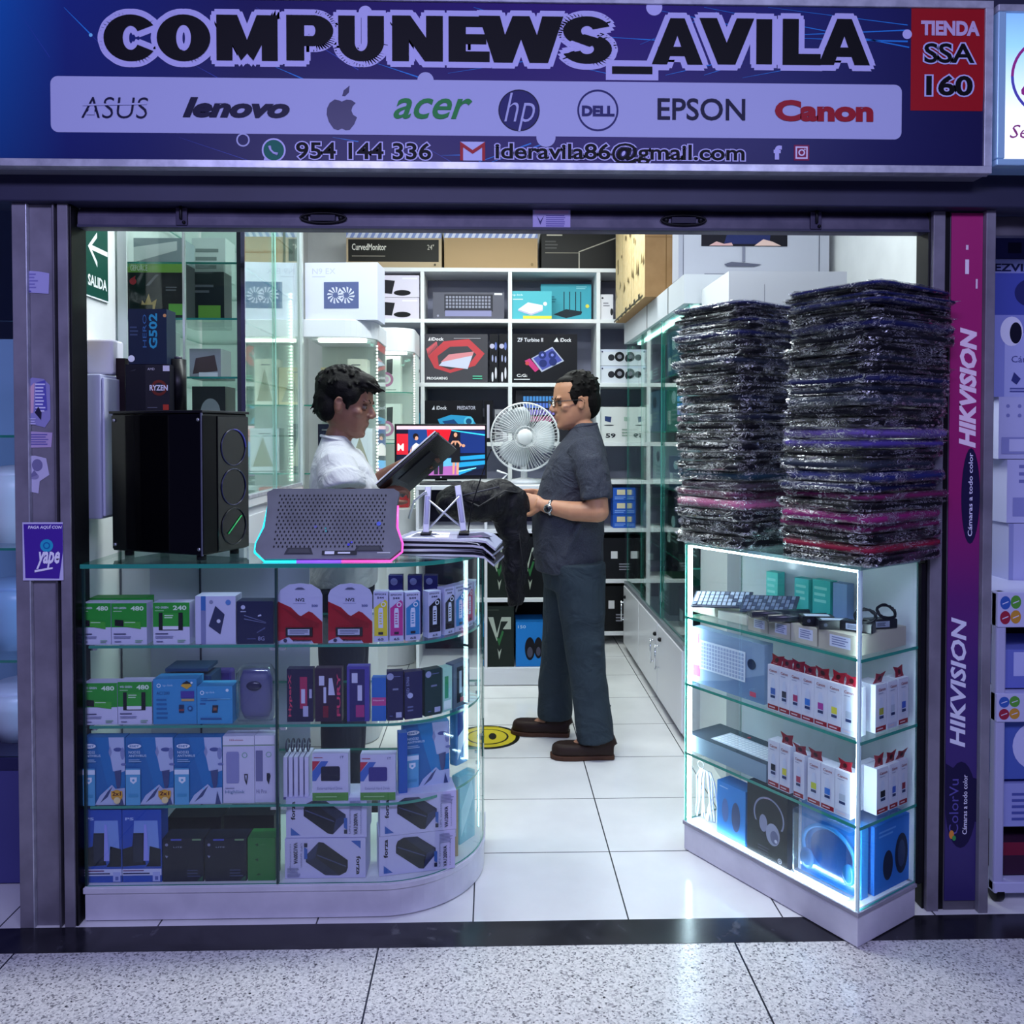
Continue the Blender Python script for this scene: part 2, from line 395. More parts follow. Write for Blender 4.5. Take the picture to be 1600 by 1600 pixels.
# ================================================================== SIGN
SY = 2.27
sg = empty('shop_sign', (0.02, SY, 2.117))
def sx(px, py): q = P(px, py, SY); return (q.x - .02, q.z - 2.117)
SX0, SX1, SZ0, SZ1 = -1.42 - .02, 1.371 - .02, 0.0, .468
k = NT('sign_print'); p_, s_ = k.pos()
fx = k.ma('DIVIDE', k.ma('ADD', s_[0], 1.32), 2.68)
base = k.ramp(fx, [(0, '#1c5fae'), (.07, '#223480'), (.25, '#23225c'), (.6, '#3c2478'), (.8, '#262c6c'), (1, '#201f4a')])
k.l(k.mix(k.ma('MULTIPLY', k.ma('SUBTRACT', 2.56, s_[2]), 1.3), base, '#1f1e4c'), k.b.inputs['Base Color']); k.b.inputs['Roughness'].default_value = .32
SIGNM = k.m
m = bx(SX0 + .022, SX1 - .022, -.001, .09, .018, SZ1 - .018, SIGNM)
def L2(ax, ay, bx_, by_, wd, c):   # streak across the sign print
    a, b = Vector(sx(ax, ay)), Vector(sx(bx_, by_)); d = (b - a).normalized(); nn = Vector((-d.y, d.x)) * wd
    m.add([(a.x, -.0013, a.y), (b.x - nn.x*.2, -.0013, b.y - nn.y*.2), (b.x + nn.x, -.0013, b.y + nn.y), (a.x+nn.x*.3, -.0013, a.y+nn.y*.3)], [(0,1,2,3)], c)
BL = mat('#2f86d8', .3); BL2 = mat('#3c4ea8', .3)
for a in [(25,12,78,90,.001,BL2),(100,12,142,55,.003,BL),(142,55,190,100,.002,BL2),(400,12,560,110,.002,BL2),(560,20,640,75,.003,BL),(590,100,655,122,.003,BL),(430,105,475,125,.003,BL),(740,12,800,30,.003,BL),(300,100,340,122,.0015,BL2),
          (940,58,1060,66,.003,BL),(1020,15,1240,60,.003,BL),(1100,12,1420,75,.003,BL),(1200,12,1418,40,.002,BL),(1130,60,1420,48,.003,BL),(1040,118,1130,98,.003,BL),(1100,118,1160,100,.003,BL),(1160,122,1260,104,.002,BL),(1000,70,1120,20,.002,BL),
          (1230,60,1418,66,.004,BL),(700,115,830,95,.002,BL),(900,105,960,118,.002,BL),(690,243,720,243,.002,BL),(730,260,830,225,.003,BL),(745,262,860,222,.003,BL),(520,215,560,222,.002,BL),(280,215,420,262,.0015,BL2),(650,222,720,262,.0015,BL2)]: L2(*a)
m.ball((sx(142,55)[0], -.001, sx(142,55)[1]), (.005, .0006, .005), mat('#7fd2f2', .3))
def rrect(x0, y0, x1, y1, r, n=6):
    pts = []
    for cx, cy, a0 in ((x1-r, y1-r, 0), (x0+r, y1-r, 90), (x0+r, y0+r, 180), (x1-r, y0+r, 270)):
        for q in range(n + 1):
            a = R(a0 + 90 * q / n); pts.append((cx + r*math.cos(a), cy + r*math.sin(a)))
    return pts
def flat(pts, y, c): m.add([(x, y, z) for x, z in pts], [tuple(range(len(pts)))], c)
PAN = mat('#b6badf', .4); INK = mat('#0c0c12', .5); INK.node_tree.nodes['Principled BSDF'].inputs['Specular IOR Level'].default_value = .15; OUTL = mat('#c2c0ee', .35)
# white logo panel (its corners follow the photo)
a, b = sx(80, 209), sx(1408, 216); c_ = sx(80, 121); d_ = sx(1408, 131)
flat(rrect(a[0], (a[1]+b[1])/2, b[0], (c_[1]+d_[1])/2, .02), -.0016, PAN)
def circ(px, py, r, y, c, n=28): x, z = sx(px, py); flat([(x + r*math.cos(2*math.pi*t/n), z + r*math.sin(2*math.pi*t/n)) for t in range(n)], y, c)
def ring(px, py, r, th, y, c, n=32):
    x, z = sx(px, py); vs = []
    for t in range(n):
        an = 2*math.pi*t/n
        for q in (r, r-th): vs.append((x+q*math.cos(an), y, z+q*math.sin(an)))
    m.add(vs, [(2*t, 2*((t+1) % n), 2*((t+1) % n)+1, 2*t+1) for t in range(n)], c)
for px, py, r in [(665,126,.022),(853,215,.026),(1022,12,.022),(571,20,.018),(1417,54,.013)]: circ(px, py, r, -.0018, PAN if py > 100 else OUTL)
ring(380, 219, .018, .004, -.0018, PAN)
def stext(st, x0, yt, x1, yb, c, off=0., sh=0., oc=None, oo=.05, lay=-.003, res=4):
    A, B = sx(x0, yb), sx(x1, yt)
    m.decals((A[0], lay, A[1]), (B[0]-A[0], 0, 0), (0, 0, B[1]-A[1]), [('t', c, st, 0, 0, 1, 1, off, sh, oc, oo, res)])
# title: outlines first, then letters
LET = [('C',163,24,241,96),('O',246,24,329,96),('M',339,25,434,95),('P',448,25,521,95),('U',529,26,600,96),('N',613,26,692,96),('E',701,27,765,97),('W',748,27,880,98),('S',878,27,956,100),
       ('A',1018,30,1098,101),('V',1092,30,1178,101),('I',1181,31,1206,101),('L',1222,31,1282,102),('A',1278,31,1359,102)]
def glyph(ch):
    """heavy block letters in a unit box as quads"""
    V = []; Fc = []
    def poly(pts):
        b = len(V); V.extend(pts); Fc.append(tuple(range(b, b+len(pts))))
    def arc(cx, cz, rx, rz, tx, tz, a0, a1, n=20):
        for q in range(n):
            a, b = R(a0+(a1-a0)*q/n), R(a0+(a1-a0)*(q+1)/n)
            poly([(cx+rx*math.cos(a), cz+rz*math.sin(a)), (cx+rx*math.cos(b), cz+rz*math.sin(b)), (cx+(rx-tx)*math.cos(b), cz+(rz-tz)*math.sin(b)), (cx+(rx-tx)*math.cos(a), cz+(rz-tz)*math.sin(a))])
    def r(a, b, c, d): poly([(a, b), (c, b), (c, d), (a, d)])
    if ch == 'O': arc(.5, .5, .5, .5, .36, .22, 0, 360, 36)
    if ch == 'C': arc(.54, .5, .54, .5, .38, .24, 34, 326, 32)
    if ch == 'M': r(0,0,.26,1); r(.74,0,1,1); poly([(0,1),(.34,1),(.56,.25),(.40,0)][::-1]); poly([(1,1),(.66,1),(.44,.25),(.60,0)])
    if ch == 'P': r(0,0,.38,1); r(.38,.78,.55,1); r(.38,.32,.55,.54); arc(.55,.66,.45,.34,.38,.22,-90,90)
    if ch == 'U': r(0,.4,.36,1); r(.64,.4,1,1); arc(.5,.42,.5,.42,.36,.22,180,360)
    if ch == 'N': r(0,0,.33,1); r(.67,0,1,1); poly([(0,1),(.36,1),(1,0),(.64,0)][::-1])
    if ch == 'E': r(0,0,.42,1); r(.42,.77,1,1); r(.42,.39,.92,.61); r(.42,0,1,.23)
    if ch == 'W': poly([(0,1),(.25,1),(.40,0),(.18,0)][::-1]); poly([(.18,0),(.40,0),(.60,1),(.40,1)]); poly([(.40,1),(.60,1),(.82,0),(.60,0)][::-1]); poly([(.60,0),(.82,0),(1,1),(.75,1)])
    if ch == 'S': arc(.5,.69,.48,.31,.36,.2,20,225,20); arc(.5,.31,.5,.31,.36,.2,-160,60,20); poly([(.12,.52),(.45,.62),(.85,.50),(.55,.36)][::-1])
    if ch == 'A': poly([(0,0),(.30,0),(.62,1),(.36,1)]); poly([(1,0),(.70,0),(.38,1),(.64,1)][::-1]); r(.24,.18,.76,.38)
    if ch == 'V': poly([(0,1),(.32,1),(.66,0),(.34,0)][::-1]); poly([(1,1),(.68,1),(.34,0),(.66,0)])
    if ch == 'I': r(0,0,1,1)
    if ch == 'L': r(0,0,.42,1); r(.42,0,1,.24)
    return V, Fc, (0, 0, 1, 1)
for i, (ch, x0, y0, x1, y1) in enumerate(LET):
    vs, fs, bb = glyph(ch)
    A, B = sx(x0, y1), sx(x1, y0); kx = (B[0]-A[0]) / (bb[2]-bb[0]); kz = (B[1]-A[1]) / (bb[3]-bb[1])
    for t in range(10):
        dx, dz = .0165*math.cos(t*math.pi/5), .0165*math.sin(t*math.pi/5)
        for q, f in enumerate(fs): m.add([(A[0] + vs[j][0]*kx + dx, -.0019 - .00001*(i+t) - .000005*q, A[1] + vs[j][1]*kz + dz) for j in f], [tuple(range(len(f)))], OUTL)
    for q, f in enumerate(fs): m.add([(A[0] + vs[j][0]*kx, -.0035 - q*.00002, A[1] + vs[j][1]*kz) for j in f], [tuple(range(len(f)))], INK)
A, B = sx(956, 116), sx(1019, 105)
for (e, c, y) in ((.0165, OUTL, -.0023), (0, INK, -.0036)): flat([(A[0]-e, A[1]-e), (B[0]+e, A[1]-e), (B[0]+e, B[1]+e), (A[0]-e, B[1]+e)], y, c)
# red panel
a, b = sx(1422, 173), sx(1541, 14)
flat([(a[0], a[1]), (b[0]-.008, a[1]), (b[0], b[1]), (a[0], b[1])], -.0017, mat('#a51a24', .35))
stext('TIENDA', 1438, 34, 1530, 56, mat('#c9b3d6', .4), .05)
stext('SSA', 1443, 69, 1522, 99, INK, .02, 0, OUTL, .05)
stext('160', 1446, 119, 1519, 150, INK, .03, 0, OUTL, .05)
# contact line
stext('954 144 336', 463, 224, 674, 249, INK, .02, 0, OUTL, .05)
stext('ideravila86@gmail.com', 774, 226, 1163, 256, INK, .02, 0, OUTL, .05)
# phone bubble, envelope, f, camera icons
circ(428, 235, .032, -.002, OUTL); circ(428, 235, .0275, -.0022, mat('#0f6b58', .4))
x, z = sx(411, 254); flat([(x, z), (x+.022, z+.008), (x+.008, z+.022)], -.0021, OUTL)
A = sx(428, 235); m.tube([(A[0]-.011, -.003, A[1]+.010), (A[0]-.008, -.003, A[1]), (A[0], -.003, A[1]-.008), (A[0]+.011, -.003, A[1]-.011)], [.0045, .003, .003, .0045], OUTL, 8)
A, B = sx(719, 251), sx(758, 222); m.decals((A[0], -.0016, A[1]), (B[0]-A[0], 0, 0), (0, 0, B[1]-A[1]), [('r','#c9cdf2',0,0,1,1),('p','#b0383c',[(0,0),(.12,0),(.12,.75),(0,1)]),('p','#b0383c',[(.88,0),(1,0),(1,1),(.88,.75)]),('p','#b0383c',[(0,1),(0,.8),(.5,.35),(1,.8),(1,1),(.5,.55)])])
stext('f', 1208, 228, 1221, 250, OUTL, .06)
A, B = sx(1240, 251), sx(1264, 227); m.decals((A[0], -.0016, A[1]), (B[0]-A[0], 0, 0), (0, 0, B[1]-A[1]), [('r','#8a2c50',0,0,1,1),('r','#e6dcf2',.1,.1,.9,.9),('r','#8a2c50',.2,.2,.8,.8),('o','#e6dcf2',.5,.5,.22,.09),('c','#e6dcf2',.7,.7,.05)])
# brand logos
NAVY = mat('#1b1a3a', .4); VIO = mat('#2c2a66', .4)
stext('ASUS', 128, 153, 232, 185, NAVY, -.012, .15); 
A, B = sx(128, 185), sx(232, 153)
m.decals((A[0], -.0034, A[1]), (B[0]-A[0], 0, 0), (0, 0, B[1]-A[1]), [('p', PAN, [(.02,.58),(.98,.66),(.98,.74),(.02,.66)]), ('p', PAN, [(.07,.15),(.2,.15),(.2,.4),(.12,.4)])])
stext('lenovo', 286, 154, 453, 184, NAVY, .05, .28)
ax, az = sx(535, 174)   # apple
AP = [(0,-.55),(.22,-.62),(.45,-.5),(.62,-.2),(.66,.05),(.5,.2),(.42,.4),(.5,.6),(.62,.68),(.45,.85),(.2,.85),(0,.78),(-.2,.85),(-.45,.82),(-.66,.62),(-.74,.3),(-.66,-.05),(-.45,-.42),(-.22,-.62)]
# outline traced as right side bitten
AP = [(-.02,.52),(.2,.62),(.42,.6),(.62,.46),(.48,.3),(.42,.1),(.5,-.1),(.68,-.22),(.55,-.55),(.34,-.82),(.15,-.84),(-.02,-.76),(-.2,-.84),(-.4,-.78),(-.62,-.45),(-.72,-.1),(-.7,.2),(-.58,.45),(-.35,.62),(-.15,.58)]
flat([(ax + x*.058, az - .004 + z*.056) for x, z in AP][::-1], -.0024, mat('#4a4868', .3)); flat([(ax+.0, az+.04), (ax+.004, az+.055), (ax+.02, az+.068), (ax+.018, az+.05), (ax+.008, az+.04)], -.0024, mat('#4a4868', .3))
stext('acer', 615, 155, 738, 186, mat('#2c8a42', .4), .012, .35)
circ(811, 173, .056, -.0024, VIO, 36); ring(811, 173, .056, .003, -.0026, NAVY)
stext('hp', 788, 146, 836, 206, PAN, -.01, .3)
ring(934, 173, .056, .005, -.0024, VIO, 40); stext('DELL', 909, 166, 960, 182, VIO, .05)
stext('EPSON', 1027, 155, 1164, 188, NAVY, .012); stext('Canon', 1210, 158, 1364, 190, mat('#a01c2c', .4), .05)
so_ = m.build('sign_face', sg)
for q in so_.data.materials:
    b_ = q.node_tree.nodes.get('Principled BSDF')
    if b_: b_.inputs['Specular IOR Level'].default_value = .12
# aluminium frame and the box behind
fr = MB()
fr.box(SX0, SX1, -.008, .015, 0, .02, ALU); fr.box(SX0, SX1, -.008, .015, SZ1-.02, SZ1, ALU)
fr.box(SX0, SX0+.022, -.008, .015, .02, SZ1-.02, ALU); fr.box(SX1-.022, SX1, -.008, .015, .02, SZ1-.02, ALU)
fr.box(SX0, SX1, .012, .018, -.002, 0, ALU)
fr.build('frame', sg, bevel=.002)
bx(SX0+.003, SX1-.003, .016, .095, .002, SZ1-.002, mat('#8c8fa0', .4, .4)).build('housing', sg)
for o in sg.children: pass
tag(sg, 'wide blue and purple shop sign with black title and white logo strip', 'sign')

# neighbouring lit sign
ns = empty('shop_sign', (1.62, 2.26, 2.135))
k = NT('lit_sign_print'); p_, s_ = k.pos()
c = k.ramp(k.ma('DIVIDE', k.ma('SUBTRACT', s_[2], 2.13), .44), [(0, '#f6fbff'), (.35, '#eaf6ff'), (.75, '#8fc8f0'), (1, '#6c9be0')])
k.l(c, k.b.inputs['Base Color']); k.l(c, k.b.inputs['Emission Color']); k.b.inputs['Emission Strength'].default_value = .85
m = bx(-.225, .7, -.002, .08, .015, .42, k.m)
def nx(px, py): q = P(px, py, 2.258); return (q.x - 1.62, q.z - 2.135)
for t in range(40):
    a0, a1 = 2*math.pi*t/40, 2*math.pi*(t+1)/40; cx, cz = nx(1640, 120)
    cc = mat('#c0409a', .4) if t < 20 else mat('#6a62c8', .4)
    m.add([(cx+.108*math.cos(a0), -.003, cz+.108*math.sin(a0)), (cx+.108*math.cos(a1), -.003, cz+.108*math.sin(a1)), (cx+.1*math.cos(a1), -.003, cz+.1*math.sin(a1)), (cx+.1*math.cos(a0), -.003, cz+.1*math.sin(a0))], [(0,1,2,3)], cc)
for st, x0, yt, x1, yb, cl in (('Secretos', 1577, 196, 1690, 216, '#b0488a'), ('a', 1595, 110, 1625, 150, '#c0409a')):
    A, B = nx(x0, yb), nx(x1, yt); m.decals((A[0], -.003, A[1]), (B[0]-A[0], 0, 0), (0, 0, B[1]-A[1]), [('t', cl, st, 0, 0, 1, 1, .0, .3)])
m.build('sign_face', ns)
fr = MB(); LF = mat('#a9d6ee', .3, .2)
fr.box(-.245, .7, -.012, .02, 0, .018, LF); fr.box(-.245, .7, -.012, .02, .415, .435, ALU); fr.box(-.245, -.222, -.012, .02, .018, .415, LF)
fr.build('frame', ns, bevel=.003)
bx(-.24, .7, .02, .085, .003, .43, mat('#8fb6d8', .4)).build('housing', ns)
tag(ns, 'backlit pale blue sign with a pink ring, next to the blue sign', 'sign')

# ================================================================== ROLLED SHUTTER
sh = empty('rolled_shutter', (0.05, 2.40, 1.99))
m = MB()
prof = [(0, .0), (.0, .03), (.004, .045), (.016, .057), (.05, .06), (.05, 0)]
vs = [(x, y, z) for x in (-1.222, 1.222) for y, z in prof]; n = len(prof)
m.add(vs, [tuple(range(n)), tuple(range(n, 2*n))[::-1]] + [(k, n+k, n+(k+1) % n, (k+1) % n) for k in range(n)], ROLLER)
m.box(-1.222, 1.222, -.004, .012, -.001, .006, DARKM)
m.build('bottom_rail', sh)
def latch(px):
    x = P(px, 345, 2.395).x - .05; q = MB()
    q.tube([(x + .065*math.cos(t*math.pi/10), -.006, .028 + .014*math.sin(t*math.pi/10)) for t in range(20)], .0035, BLACK, 6, closed=True)
    q.box(x-.035, x+.035, -.012, .0, .018, .036, mat('#2b283c', .5)); q.ball((x-.05, -.004, .028), .008, BLACK); q.ball((x+.05, -.004, .028), .008, BLACK)
    q.build('lock_handle', sh, bevel=.002)
latch(505); latch(1068)
for px in (286, 1277):
    x = P(px, 345, 2.395).x - .05; q = bx(x-.02, x+.012, -.008, 0, .004, .055, mat('#3d394f', .5)); q.rod((x-.004, -.012, .02), (x-.004, -.012, .062), .004, BLACK); q.ball((x+.004, -.01, .012), .005, BLACK); q.build('bolt', sh, bevel=.002)
x = P(862, 342, 2.395)
m = bx(-.054, .054, -.0015, 0, -.028, .026, mat('#b3a9d8', .5)); m.decals((-.054, -.0015, -.028), (.108, 0, 0), (0, 0, .054), [('l','#6a60a8',6,.35,.1,.95,.75),('p','#3a3470',[(.1,.7),(.2,.2),(.3,.7),(.2,.4)]),('r','#c8a0c8',.05,.8,.95,.95)])
sk = tag(m.build('sticker', None, (x.x, 2.3992, 2.020)), 'small torn lilac sticker on the bottom rail of the rolled shutter', 'sticker')
tag(sh, 'rolled up dark violet steel shutter across the shop opening', 'shutter')
# ================================================================== FURNITURE
def pane(x0, x1, y0, y1, z0, z1, g=None, edge=None):
    """glass sheet: the two large faces are glass, the narrow ones show the green edge"""
    g = g or GLASS; e = edge or GEDGE; d = [(x1-x0, 'lr'), (y1-y0, 'fb'), (z1-z0, 'du')]; d.sort()
    return bx(x0, x1, y0, y1, z0, z1, e, {k: g for k in d[0][1]})
def gprism(pts, z0, z1, g=None): return MB().prism(pts, z0, z1, g or GLASS, GEDGE)

# ---- left display counter with a rounded corner
CX0, CXF, CY0, CR, CYB = -1.168, -.33, 2.392, .305, 2.845
def outline(off, n=14):   # plan outline shrunk by off, counter-clockwise from front left
    r = CR - off; c = (CXF, CY0 + CR); pts = [(CX0 + off, CY0 + off)]
    pts += [(c[0] + r*math.sin(a), c[1] - r*math.cos(a)) for a in [R(90)*k/n for k in range(n+1)]]
    pts += [(CXF + CR - off, CYB - off), (CX0 + off, CYB - off)]
    return pts
ct = empty('display_counter', (0, 0, 0))
LAM = noisy('white_laminate', '#c9c8d6', '#d6d5e2', 12, .3)
m = MB().prism(outline(0), 0.004, .083, LAM); m.prism(outline(-.004), .083, .1, LAM); m.prism(outline(.0), .10, .103, WHITE)
m.build('plinth', ct, bevel=.0015)
for z in (.331, .5635, .7955): gprism(outline(.012), z - .008, z).build('glass_shelf', ct)
gprism(outline(-.003), 1.02, 1.032, GLASS_G).build('glass_top', ct)
def wallstrip(pts, z0, z1, m_, th=.005):
    q = MB(); n = len(pts); vs = []
    for i, p in enumerate(pts):
        a = Vector(pts[max(i-1, 0)]); b = Vector(pts[min(i+1, n-1)]); d = (b-a).normalized(); nn = Vector((-d.y, d.x)) * th
        vs += [(p[0], p[1], z0), (p[0], p[1], z1), (p[0]+nn.x, p[1]+nn.y, z0), (p[0]+nn.x, p[1]+nn.y, z1)]
    fs = []; ms = []
    for i in range(n-1):
        a, b = 4*i, 4*i+4
        fs += [(a, b, b+1, a+1), (a+2, a+3, b+3, b+2), (a+1, b+1, b+3, a+3), (a, a+2, b+2, b)]; ms += [m_, m_, GEDGE, GEDGE]
    fs += [(0, 1, 3, 2), (4*n-4, 4*n-2, 4*n-1, 4*n-3)]; ms += [GEDGE]*2
    q.add(vs, fs, ms); return q
o_ = outline(0); XJ = P(431, 900, CY0).x
wallstrip([o_[0], (XJ-.002, CY0)], .104, 1.019, GLASS).build('front_pane', ct)
wallstrip([(XJ+.002, CY0)] + o_[1:16], .104, 1.019, GLASS).build('curved_pane', ct)
wallstrip([o_[15], o_[16]], .104, 1.019, GLASS).build('side_pane', ct)
bx(XJ-.003, XJ+.003, CY0-.002, CY0+.012, .104, 1.018, mat('#1c3a3a', .3)).build('pane_joint', ct)
bx(CX0+.0, CX0+.006, CY0, CY0+.01, .104, 1.018, mat('#1c3a3a', .3)).build('pane_joint', ct)
m = MB(); m.box(-.032, -.026, 2.70, 2.712, .104, 1.018, mat('#1d3034', .3)); m.build('corner_strip', ct)
m = MB(); m.box(CX0+.01, -.62, CYB-.006, CYB-.001, .104, 1.016, mat('#b9b9cc', .25)); m.box(-.99, -.985, CYB-.012, CYB-.006, .104, 1.016, mat('#26263a', .3)); m.build('back_panel', ct)
for z in (.331-.011, .5635-.011, .7955-.011):
    for x, y in ((-1.15, 2.42), (XJ-.015, 2.41), (XJ+.015, 2.41), (-.045, 2.73), (-.05, 2.825), (-1.15, 2.825)): bx(x-.008, x+.008, y-.004, y+.008, z-.006, z+.002, CHROME).build('shelf_clip', ct)
bx(-.045, -.041, 2.6985, 2.702, .12, 1.0, mat('#9fe8ff', .4, 0, 3.5)).build('light_strip', ct)  # added glowing strip, standing in for cabinet light reflected in the curved glass
tag(ct, 'glass display counter with rounded corner and white plinth left of the entrance', 'display counter')

# ---- right display cabinet, turned
CABL = (.996, 2.214, 0); CAB = R(-58)
rc = empty('display_cabinet', CABL, CAB)
L, D = .653, .275
m = MB(); m.box(-L, 0, 0, D, .004, .088, LAM); m.box(-L-.004, .004, -.004, D+.004, .088, .1, noisy('grey_edge_trim', '#8e8c99', '#9c9aa8', 9, .3)); m.box(-L+.01, -.01, .01, D-.01, .1, .102, WHITE)
m.build('plinth', rc, bevel=.0015)
for z in (.335, .568, .793): pane(-L+.002, .004, .001, D+.02, z-.009, z, GLASS).build('glass_shelf', rc)
pane(-L, 0.003, -.003, D+.004, 1.035, 1.045, GLASS_G, GEDGE_L).build('glass_top', rc)
pane(-L, -.001, 0, .005, .102, 1.034).build('front_pane', rc)
pane(-.005, 0, .006, D, .102, 1.034).build('side_pane', rc)
pane(-L, -L+.005, .006, D, .102, 1.034).build('side_pane', rc)
bx(-.007, .002, -.002, .005, .102, 1.034, mat('#cfeff2', .1, 0, 0, .6)).build('corner_strip', rc)
bx(-L, -.0, D, D+.006, .102, 1.034, mat('#b8c0c8', .3), {'f': mat('#c6ced6', .15)}).build('back_panel', rc)
bx(.003, .012, D-.004, D+.018, .102, 1.03, BLACK).build('rear_post', rc)
m = MB(); m.box(-L+.006, -L+.016, .007, .017, .105, 1.03, mat('#d9f2ff', .4, 0, 34.0)); m.build('light_strip', rc)
m = MB(); m.box(-L+.02, -.012, .007, .014, .103, .108, mat('#d9f2ff', .4, 0, 26.0)); m.build('light_strip', rc)
m = MB(); m.box(-.015, -.008, .008, .014, .105, 1.03, mat('#d9f2ff', .4, 0, 30.0)); m.build('light_strip', rc)
m = MB(); m.box(-L+.02, -.012, .007, .014, 1.026, 1.033, mat('#d9f2ff', .4, 0, 12.0)); m.build('light_strip', rc)
tag(rc, 'square glass display cabinet edged with bright white light strips, right of the entrance', 'display cabinet')

# ---- left tall glass cabinet against the wall
tc = empty('tall_glass_cabinet', (0, 0, 0)); A0, A1, B0_, B1_ = -1.262, -.846, 2.86, 3.70
FRW = mat('#c8d2d2', .3, .2)
m = MB(); m.box(A0, A1, B0_, B1_, .004, 1.15, mat('#d4d8dc', .35)); m.box(A0, A1+.012, B0_-.01, B1_, 1.15, 1.18, mat('#e0e4e6', .25)); m.build('cabinet_base', tc, bevel=.002)
for k in range(2):
    y = B0_ + .03 + k*.41; q = bx(A1, A1+.008, y, y+.385, .08, 1.12, mat('#dcdfe2', .3)); q.build('door', tc, bevel=.002)
pane(A0, -1.04, B0_, B0_+.004, 1.18, 2.7).build('front_pane', tc); pane(-1.045, A1-.01, B0_+.006, B0_+.010, 1.18, 2.7).build('front_pane', tc)
SGL = glass_mat('sliding_glass', (.9, .97, .94, 1), 1.6, .12)
pane(A1-.004, A1, B0_+.02, 3.33, 1.19, 2.7, SGL, GEDGE_L).build('side_pane', tc); pane(A1+.004, A1+.008, 3.27, B1_-.03, 1.19, 2.7, SGL, GEDGE_L).build('side_pane', tc)
m = MB(); m.box(-1.047, -1.040, B0_-.003, B0_+.012, 1.18, 2.7, FRW); m.box(A1-.018, A1+.002, B0_-.004, B0_+.016, 1.18, 2.7, mat('#2a3036', .3)); m.box(A1-.004, A1+.010, B0_-.006, B0_+.0, 1.18, 2.7, CHROME)
m.box(A1-.012, A1+.018, B1_-.03, B1_, 1.18, 2.75, FRW); m.box(A1-.012, A1+.014, B0_+.016, B1_-.03, 1.18, 1.192, ALU); m.box(A0-.0, A0+.03, B0_-.008, B0_-.0, 1.18, 2.7, FRW); m.box(A0, A1+.01, B0_, B1_, 2.7, 2.75, FRW)
m.build('metal_frame', tc)
for z in (1.40, 1.60, 1.80, 1.99, 2.2): pane(A0+.005, A1-.02, B0_+.015, B1_-.03, z-.007, z).build('glass_shelf', tc)
bx(A0, A1-.02, B1_-.03, B1_-.024, 1.18, 2.7, mat('#cdd6d4', .3)).build('back_panel', tc)
m = MB()
for k in range(58): m.box(A1-.03, A1-.024, B1_-.045, B1_-.035, 1.2+k*.0142, 1.208+k*.0142, LEDW)
m.build('light_strip', tc)
bx(A0+.05, A1-.06, B0_+.3, B0_+.33, 2.68, 2.695, LEDW).build('glow_bar', tc)  # added glowing bar to brighten the cabinet inside, not a known fitting
tag(tc, 'tall wall cabinet with sliding glass doors and white base, left of the seller', 'glass cabinet')

# ---- two rounded vitrines behind the seller
def vitrine(label, x0, x1, y0, d, zf0, zf1, r, shelves, beads):
    t = empty('rounded_vitrine', (0, 0, 0))
    def ol(off, n=8):
        rr = r - off; c = (x1 - r, y0 + r)
        return [(x0, y0+off)] + [(c[0] + rr*math.sin(R(90)*k/n), c[1] - rr*math.cos(R(90)*k/n)) for k in range(n+1)] + [(x1-off, y0+d), (x0, y0+d)]
    MB().prism(ol(0), zf0, zf1, mat('#dfe3ea', .4)).build('top_drum', t, bevel=.002)
    MB().prism(ol(0), .004, .95, mat('#d9dde2', .4)).build('cabinet_base', t, bevel=.002)
    for z in shelves: gprism(ol(.012), z-.006, z).build('glass_shelf', t)
    wallstrip(ol(.004)[:-1], .951, zf0-.001, GLASS, .004).build('curved_pane', t)
    bx(x0, x1-.004, y0+d-.005, y0+d, .951, zf0, mat('#cfd8d4', .4)).build('back_panel', t)
    q = MB()
    for k in range(beads): q.box(x1-.012, x1-.006, y0+r+.02, y0+r+.03, .97+k*.0155, .978+k*.0155, LEDW)
    q.build('light_strip', t)
    MB().box(x0+.05, x1-.05, y0+.08, y0+.11, zf0-.012, zf0-.001, LEDW).build('glow_bar', t)
    tag(t, label, 'glass cabinet'); return t
vitrine('rounded lit glass vitrine with white drum top directly behind the seller', -.835, -.52, 3.72, .42, 1.835, 1.912, .13, (1.23, 1.535), 55)
vitrine('farther rounded glass vitrine holding the headphone boxes', -.76, -.468, 5.02, .42, 1.905, 2.045, .12, (1.352, 1.66), 60)

# ---- white cube shelving on the back wall
GY = 5.5; GZ = [2.50, 2.165, 1.745, 1.352, 1.10, .78, .44, .09]; GX = [-1.035, -.454, .123, .707, 1.28]
m = MB(); SH = mat('#dfe2e6', .35)
for z in GZ: m.box(GX[0]-.012, 1.59, GY, 5.815, z-.026, z, SH)
for x in GX: m.box(x-.013, x+.013, GY+.001, 5.815, .004, 2.474, SH)
m.box(GX[0], 1.59, 5.806, 5.816, .05, 2.47, mat('#8e90a8', .5))
tag(m.build('cube_shelving', bevel=.0015), 'white cube shelving unit filling the back wall', 'shelving')
# ---- low white unit in front of it, carrying the monitor and the fan
UY = 4.62; UZ = 1.118
m = MB()
for z in (UZ, .875, .49): m.box(-.42, .36, UY, 5.06, z-.022, z, SH)
for x in (-.42, -.04, .345): m.box(x, x+.016, UY+.001, 5.06, .004, UZ-.022, SH)
m.box(-.42, .362, UY-.004, 5.06, .004, .1, SH); m.box(-.41, .35, 5.05, 5.06, .05, 1.09, mat('#2c2d3c', .6))
tag(m.build('shelf_unit', bevel=.0015), 'low white shelf unit under the monitor and the fan', 'shelving')

